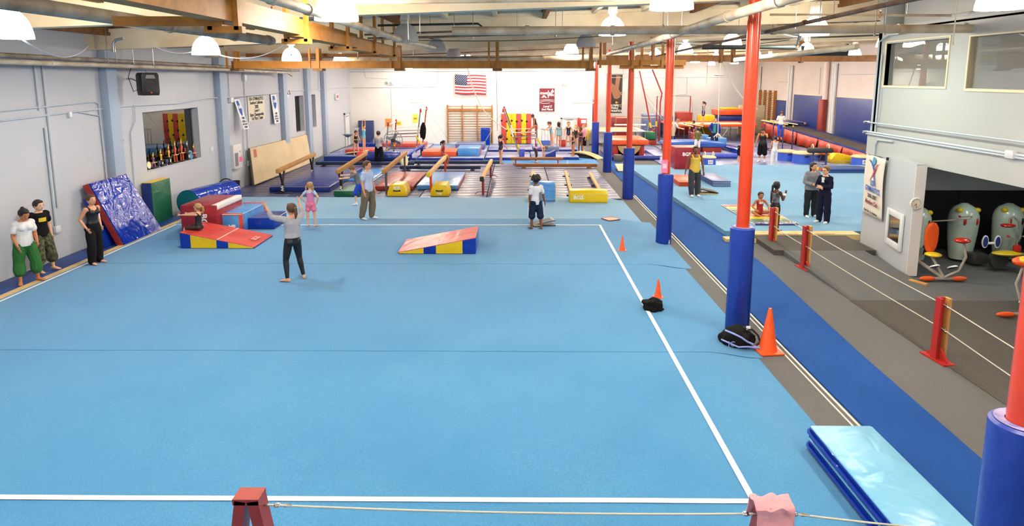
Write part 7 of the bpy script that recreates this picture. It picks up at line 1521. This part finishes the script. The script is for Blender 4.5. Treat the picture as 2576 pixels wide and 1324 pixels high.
person('curly haired boy in white t-shirt and navy track shorts, seen from behind', G(1348, 576, fz), (-.35, .93), 1.5, 'brown', ('curly', 'black'), head=(.0, .1), ua=((-.14, .02, -1), (.3, .1, -1)), fa=((0, .1, -1), (.25, .05, -1)), th=((-.08, .12, -1), (.1, -.1, -1)), sh=((-.02, -.02, -1), (.04, -.2, -1)), wear=(('shirt', cloth('white_tee', 'dcdce2', 'cfcfd8'), dict(hem=-.06, sleeve=.36, e=.022, wf=1.08)), ('pants', cloth('navy_shorts', '15203c', '1c2848'), dict(len=.56, loose=1.7, e=.02, minr=.045, name='shorts')), ('stripe', WHITE, dict(len=.55, k=1.7, e=.022)), ('patch', cloth('grey_panel', '70727a'), dict(w=.05, h=.16, t=.1, x=.06, back=True, e=.022, wf=1.08))), b=.98, hs=1.08, vox=.01)
t = thing('springboard', 'small black springboard in front of the curly haired boy', 'springboard', G(1366, 566, fz), .2); MB().prism([(-.35, .02), (.25, .14), (.32, .14), (.32, .165), (.24, .165), (-.35, .045)], -.2, .2, 'y').build('deck', paint('deck_dark', '3a4048'), t); box('base', BLACK, t, -.33, .33, -.2, .2, 0, .02); box('end_label', WOODE, t, -.33, -.1, -.21, -.2, .02, .06)
# bar area
LS = mat('spandex_lightblue', '5ab4d4', .45); TEALS = mat('spandex_teal', '4a98b0', .4, var=(6, '8ac4cc', .7)); REDS = mat('spandex_red', 'a8202c', .45); PURS = mat('spandex_purple', 'a884c8', .5); BLUES = mat('spandex_blue', '2a4aa0', .45)
def lt(m): return (('leotard', m, dict(hem=-.055, e=.009)),)
FVX = .014
def girl(label, p, face, H, skin, hair, m, **k):
    k.setdefault('b', .93); k.setdefault('hs', 1.1); k.setdefault('vox', FVX)
    return person(label, p, face, H, skin, hair, wear=lt(m) + tuple(k.pop('extra', ())), **k)
girl('girl in black leotard looking down at her wrist beside the springboard', Vector((-8.45, 34.2, .29)), (.7, -.7), 1.3, 'light', ('bun', 'dark'), SPBLK, head=(.2, .45), ua=((-.2, .1, -1), (.25, .1, -1)), fa=((.35, .8, -.1), (-.45, .75, .0)), th=((-.1, .1, -1), (.1, -.1, -1)))
girl('girl in light blue leotard with both arms stretched straight up', Vector((-8.2, 34.95, .455)), (.9, -.2), 1.38, 'light', ('bun', 'dark'), LS, ua=((-.12, .05, 1), (.12, .05, 1)), fa=((.02, .05, 1), (-.02, .05, 1)), hand=(.02, .02))
person('coach in grey long sleeved shirt and black trousers standing with his back to us', Vector((-6.85, 32.3, .005)), (.15, 1), 1.72, 'light', ('short', 'dark'), ua=((-.3, .1, -1), (.3, .1, -1)), fa=((.25, .8, .3), (-.3, .8, .1)), th=((-.1, 0, -1), (.1, 0, -1)), wear=(('shirt', cloth('heather_grey', 'a6a6ae', '94949e'), dict(hem=-.03, sleeve=.95, e=.02)), ('pants', BLKC, dict(len=1, loose=1.9, e=.016, minr=.036)), ('shoes', BLACK, dict(e=.008))), b=1.05, vox=FVX)
bp = A(1123, 391, 29.0)
girl('girl in red leotard sitting on the end of the yellow capped balance beam', Vector((-3.3, 29.0, .92)), (1, -.2), 1.24, 'tan', ('pony', 'dark'), REDS, seat_z=.06, torso=(0, .05, 1), ua=((-.25, -.3, -1), (.25, -.3, -1)), fa=((.15, .6, -.8), (-.1, .65, -.75)), th=((-.1, .85, -.5), (.1, .85, -.5)), sh=((0, -.25, -1), (0, -.3, -1)), foot=((0, .7, -.7), (0, .7, -.7)))
girl('girl in navy leotard with a long ponytail walking past the pale beam', G(1260, 411, .06), (.5, .55), 1.42, 'light', ('pony', 'black'), SPNAVY, head=(.3, .15), ua=((-.2, .2, -1), (.2, .2, -1)), fa=((.1, .75, -.6), (-.1, .8, -.55)), th=((-.08, .2, -1), (.08, -.2, -1)))
person('girl in lilac top and black leggings bending down behind the brown low beam', Vector((.95, 33.5, .006)), (1, -.25), 1.35, 'light', ('bun', 'lightbrown'), torso=(0, .92, .25), head=(0, .4), ua=((-.2, .3, -1), (.2, .3, -1)), fa=((.1, .1, -1), (-.1, .1, -1)), th=((-.12, .1, -1), (.12, .2, -1)), sh=((0, -.15, -1), (0, -.15, -1)), wear=(('leotard', PURS, dict(hem=-.03, e=.01)), ('pants', SPBLK, dict(len=.9, e=.008, waist=.0, name='leggings'))), b=.93, hs=1.1, vox=FVX)
girl('girl in black leotard propped up on top of the right uneven bars', Vector((1.05, 36.4, 1.73)), (-1, -.1), 1.3, 'tan', ('bun', 'dark'), SPBLK, seat_z=.0, torso=(0, .3, 1), head=(0, .35), ua=((-.15, .1, -1), (.15, .1, -1)), fa=((0, .1, -1), (0, .1, -1)), th=((-.08, .9, -.6), (.08, .9, -.6)), sh=((0, .8, -.65), (0, .8, -.65)), foot=((0, .9, -.4), (0, .9, -.4)))
girl('girl in blue leotard standing on the tented mat holding the bar post', Vector((1.95, 37.35, .44)), (-.9, -.3), 1.42, 'light', ('pony', 'brown'), TEALS, torso=(0, .2, 1), head=(0, .25), ua=((-.2, .6, -.75), (.2, .6, -.7)), fa=((.1, .9, .1), (0, .9, .1)), th=((-.05, -.12, -1), (.05, -.05, -1)))
girl('girl in pale teal leotard waiting with her back to us', Vector((2.45, 38.6, .21)), (-.25, .9), 1.52, 'light', ('long', 'dark'), TEALS, th=((-.08, 0, -1), (.12, .08, -1)), head=(.4, .1))
girl('girl in navy leotard facing us among the waiting group', Vector((3.05, 39.0, .21)), (.0, -1), 1.5, 'light', ('bun', 'lightbrown'), SPNAVY, ua=((-.3, 0, -1), (.3, 0, -1)), th=((-.12, 0, -1), (.12, 0, -1)))
girl('shorter girl in navy leotard in front of the waiting group, hands held forward', Vector((3.0, 35.0, .165)), (-.9, -.3), 1.28, 'tan', ('bun', 'dark'), SPNAVY, ua=((-.15, .1, -1), (.15, .1, -1)), fa=((.1, .9, -.1), (-.1, .9, -.2)))
girl('girl in purple navy leotard with folded arms at the right of the waiting group', Vector((3.62, 37.4, .006)), (-.6, -.75), 1.5, 'brown', ('bun', 'dark'), mat('spandex_plum', '2a1c44', .45), ua=((-.2, .3, -1), (.2, .3, -1)), fa=((.8, .5, .1), (-.8, .5, .1)))
girl('blond girl in dark leotard half hidden behind the waiting group', Vector((3.55, 39.4, .006)), (-.5, -.6), 1.5, 'fair', ('pony', 'blond'), SPBLK)
person('person in pink t-shirt and black shorts standing behind the waiting group', Vector((3.95, 38.7, .006)), (-.8, -.4), 1.6, 'fair', ('short', 'blond'), wear=(('shirt', cloth('pink_tee', 'e89ab4', 'f0aabf'), dict(hem=-.04, sleeve=.36, e=.02, wf=1.06)), ('pants', BLKC, dict(len=.55, loose=1.5, e=.016, name='shorts'))), vox=FVX)
# right hall
person('man in grey t-shirt and navy track trousers leaning over the near parallel bars', Vector((9.95, 41.8, .052)), (1, -.3), 1.72, 'light', ('short', 'grey'), torso=(0, .3, 1), head=(0, .3), ua=((-.2, .5, -.8), (.2, .5, -.8)), fa=((0, .9, -.2), (0, .9, -.2)), wear=(('shirt', cloth('pale_grey_tee', 'b4b8c4', 'a6aab8'), dict(hem=-.04, sleeve=.34, e=.022, wf=1.1)), ('pants', cloth('navy_track', '1c2648', '242e54'), dict(len=1, loose=1.7, e=.018, minr=.036)), ('stripe', WHITE, dict(len=1.0, k=1.5, e=.02)), ('shoes', WHTC, dict(e=.008))), vox=FVX)
person('boy in maroon shirt half hidden behind the near parallel bars', Vector((11.5, 42.9, .052)), (-1, 0), 1.5, 'light', ('short', 'dark'), wear=(('shirt', cloth('maroon_tee', '5a1a28', '6a2434'), dict(hem=-.04, sleeve=.4, e=.02)), ('pants', cloth('maroon_pants', '4a1622', '5a2030'), dict(len=1, loose=1.5, e=.016))), vox=.016)
person('boy in olive t-shirt and white trousers seen from behind at the near parallel bars', Vector((10.3, 37.45, .055)), (-.1, 1), 1.45, 'light', ('short', 'black'), ua=((-.16, .1, -1), (.2, .1, -1)), fa=((.1, .6, -.7), (.1, .3, -.9)), wear=(('shirt', cloth('olive_tee', '6a6a42', '5c5c38'), dict(hem=-.05, sleeve=.36, e=.022, wf=1.1)), ('pants', WHTC, dict(len=.9, loose=1.4, e=.016))), vox=FVX)
person('man in blue track jacket and green shirt with a hand on his hip', Vector((12.15, 40.4, .052)), (-.35, -.9), 1.8, 'light', ('short', 'grey'), head=(-.55, .05), ua=((-.3, -.1, -1), (.45, -.2, -.85)), fa=((-.1, .2, -1), (-.5, .4, -.6)), wear=(('shirt', cloth('green_shirt', '2a8a78', '34988a'), dict(hem=-.03, sleeve=.2, e=.02)), ('jacket', cloth('royal_jacket', '26308c', '303a9c'), dict(hem=.0, sleeve=.95, e=.024, wf=1.02, top=.28)), ('patch', cloth('green_shirt', '2a8a78'), dict(w=.085, h=.24, t=.13, e=.03)), ('pants', cloth('navy_track', '1c2648'), dict(len=1, loose=1.8, e=.018, minr=.036)), ('shoes', WHTC, dict(e=.008))), vox=FVX, b=1.1)
person('girl in teal leotard and navy shorts standing on the long trampoline', Vector((13.0, 46.1, 1.12)), (-.95, .1), 1.55, 'light', ('pony', 'dark'), head=(0, -.05), wear=(('leotard', mat('spandex_teal2', '2e7090', .45), dict(hem=-.03, e=.009)), ('pants', cloth('navy_short', '222a6a', '2c3478'), dict(len=.26, loose=1.2, e=.012, name='shorts'))), vox=FVX, b=.96)
person('man in yellow tank top and grey trousers walking across the second floor', G(1745, 494, .147), (.1, -1), 1.8, 'brown', ('short', 'black'), head=(.25, .05), ua=((-.3, .05, -1), (.3, -.1, -1)), fa=((-.05, .25, -1), (.25, .15, -1)), th=((-.1, -.05, -1), (.12, .22, -1)), sh=((-.02, -.12, -1), (-.12, -.15, -1)), wear=(('tank', cloth('yellow_tank', 'd9b64a', 'e4c45c'), dict(hem=-.05, e=.02, wf=1.06)), ('pants', cloth('charcoal', '3c3f46', '32353c'), dict(len=.98, loose=1.9, e=.018, minr=.038)), ('shoes', WHTC, dict(e=.008))), b=1.08, vox=.011)
person('girl in red leotard with a white yoke sitting cross-legged on the rainbow mat', G(1910, 540, .185), (.05, -1), 1.3, 'tan', ('pony', 'dark'), head=(.05, .0), seat_z=.085, torso=(0, .05, 1), ua=((-.55, .15, -.75), (.55, .15, -.75)), fa=((.3, .8, -.35), (-.3, .8, -.35)), th=((-.75, .65, .15), (.75, .65, .15)), sh=((.7, .35, -.45), (-.7, .45, -.4)), foot=((.8, .5, -.2), (-.8, .5, -.2)), wear=(('leotard', REDS, dict(hem=-.05, e=.009)), ('patch', cloth('yoke_white', 'e4dcd8'), dict(w=.1, h=.05, t=.232, e=.01))), b=.93, hs=1.12, vox=.01)
person('girl in black and silver leotard with white wristbands standing by the wooden plank', G(1947, 580, .155), (.8, .5), 1.35, 'dark', ('pony', 'black'), head=(.1, -.1), ua=((-.15, .1, -1), (.2, .3, -1)), fa=((.0, .15, -1), (-.1, .55, .85)), th=((-.05, -.05, -1), (.06, .08, -1)), wear=(('leotard', mat('spandex_silver', '3a3e48', .35, var=(10, 'a8acb8', .7)), dict(hem=.02, e=.009)), ('pants', SPBLK, dict(len=.2, e=.01, waist=.06, name='shorts')), ('cuff', WHITE, dict(i=0)), ('cuff', WHITE, dict(i=1))), b=.93, hs=1.1, vox=.01)
person('woman in grey hooded sweatshirt and dark trousers talking on the second floor', G(2037, 545, .147), (.15, -1), 1.66, 'light', ('long', 'black'), head=(-.1, .0), ua=((-.3, .05, -1), (.3, .05, -1)), fa=((.25, .75, -.15), (-.3, .75, -.1)), wear=(('jacket', cloth('hoodie_grey', '80828c', '747680'), dict(hem=-.03, sleeve=.97, e=.03, hood=True, wf=1.16)), ('pants', cloth('dark_trousers', '26262c', '1e1e24'), dict(len=1, loose=1.6, e=.018, minr=.036)), ('shoes', WHTC, dict(e=.008))), b=1.12, vox=.011, female=True)
person('woman in navy hooded jacket and glasses with folded arms on the second floor', G(2069, 560, .147), (-.8, -.55), 1.66, 'fair', ('bun', 'lightbrown'), head=(.1, .05), ua=((-.25, .25, -1), (.25, .25, -1)), fa=((.75, .55, .05), (-.75, .55, -.05)), wear=(('jacket', cloth('navy_hoodie', '11152c', '181c36'), dict(hem=-.04, sleeve=.97, e=.016, hood=True, wf=1.06)), ('patch', WHTC, dict(w=.05, h=.09, t=.235, e=.02, wf=1.06)), ('pants', cloth('navy_sweats', '10142a', '161a34'), dict(len=1, loose=1.9, e=.018, minr=.038)), ('shoes', WHTC, dict(e=.012)), ('glasses', BLACK, {})), b=1.04, vox=.011, female=True)
person('man in black tank top and black shorts rubbing his face by the mushroom trainers', G(1916, 407, .052), (-.55, -.8), 1.76, 'tan', ('short', 'black'), torso=(0, .12, 1), head=(.0, .45), ua=((-.3, .75, -.35), (.3, .05, -1)), fa=((.45, .3, .9), (.1, .2, -1)), wear=(('tank', SPBLK, dict(hem=-.05, e=.02, wf=1.06)), ('pants', BLKC, dict(len=.55, loose=1.9, e=.02, minr=.05, name='shorts')), ('shoes', WHTC, dict(e=.008, up=.06, name='sock'))), b=1.1, vox=FVX)
person('boy in white singlet and white trousers seen from behind near the pommel horse', G(1946, 418, .052), (-.2, 1), 1.48, 'tan', ('short', 'black'), ua=((-.16, .1, -1), (.16, .1, -1)), wear=(('tank', cloth('singlet_white', 'd4d6e0', 'c8cad8'), dict(hem=.0, e=.014)), ('pants', cloth('gym_white', 'dcdee8', 'd0d2e0'), dict(len=1, loose=1.3, e=.014))), vox=FVX)
person('boy in white t-shirt and blue trousers supporting himself on the far parallel bars', Vector((15.2, 38.0, 0)), (-.05, -1), 1.55, 'light', ('short', 'dark'), head=(0, .5), seat_z=1.68, ua=((-.25, -.05, -1), (.25, -.05, -1)), fa=((-.12, 0, -1), (.12, 0, -1)), th=((-.05, .1, -1), (.05, .15, -1)), sh=((0, -.3, -1), (0, -.25, -1)), foot=((0, .6, -.8), (0, .6, -.8)), wear=(('shirt', WHTC, dict(hem=-.03, sleeve=.34, e=.02, wf=1.08)), ('pants', cloth('bright_blue', '2c50c0', '385cd0'), dict(len=.95, loose=1.3, e=.014))), vox=FVX)
person('person in white shirt and black shorts bending over, half hidden by the second column', G(1860, 409, .052), (1, .1), 1.5, 'light', ('short', 'blond'), torso=(0, .9, .5), head=(0, .2), ua=((-.2, .4, -1), (.2, .4, -1)), fa=((0, .3, -1), (0, .3, -1)), wear=(('shirt', WHTC, dict(hem=.1, sleeve=.3, e=.018)), ('tank', cloth('peach_top', 'd8a070', 'e0aa7c'), dict(hem=-.03, e=.016, top=.15)), ('pants', BLKC, dict(len=.5, loose=1.5, e=.016, name='shorts'))), vox=FVX)
finish()
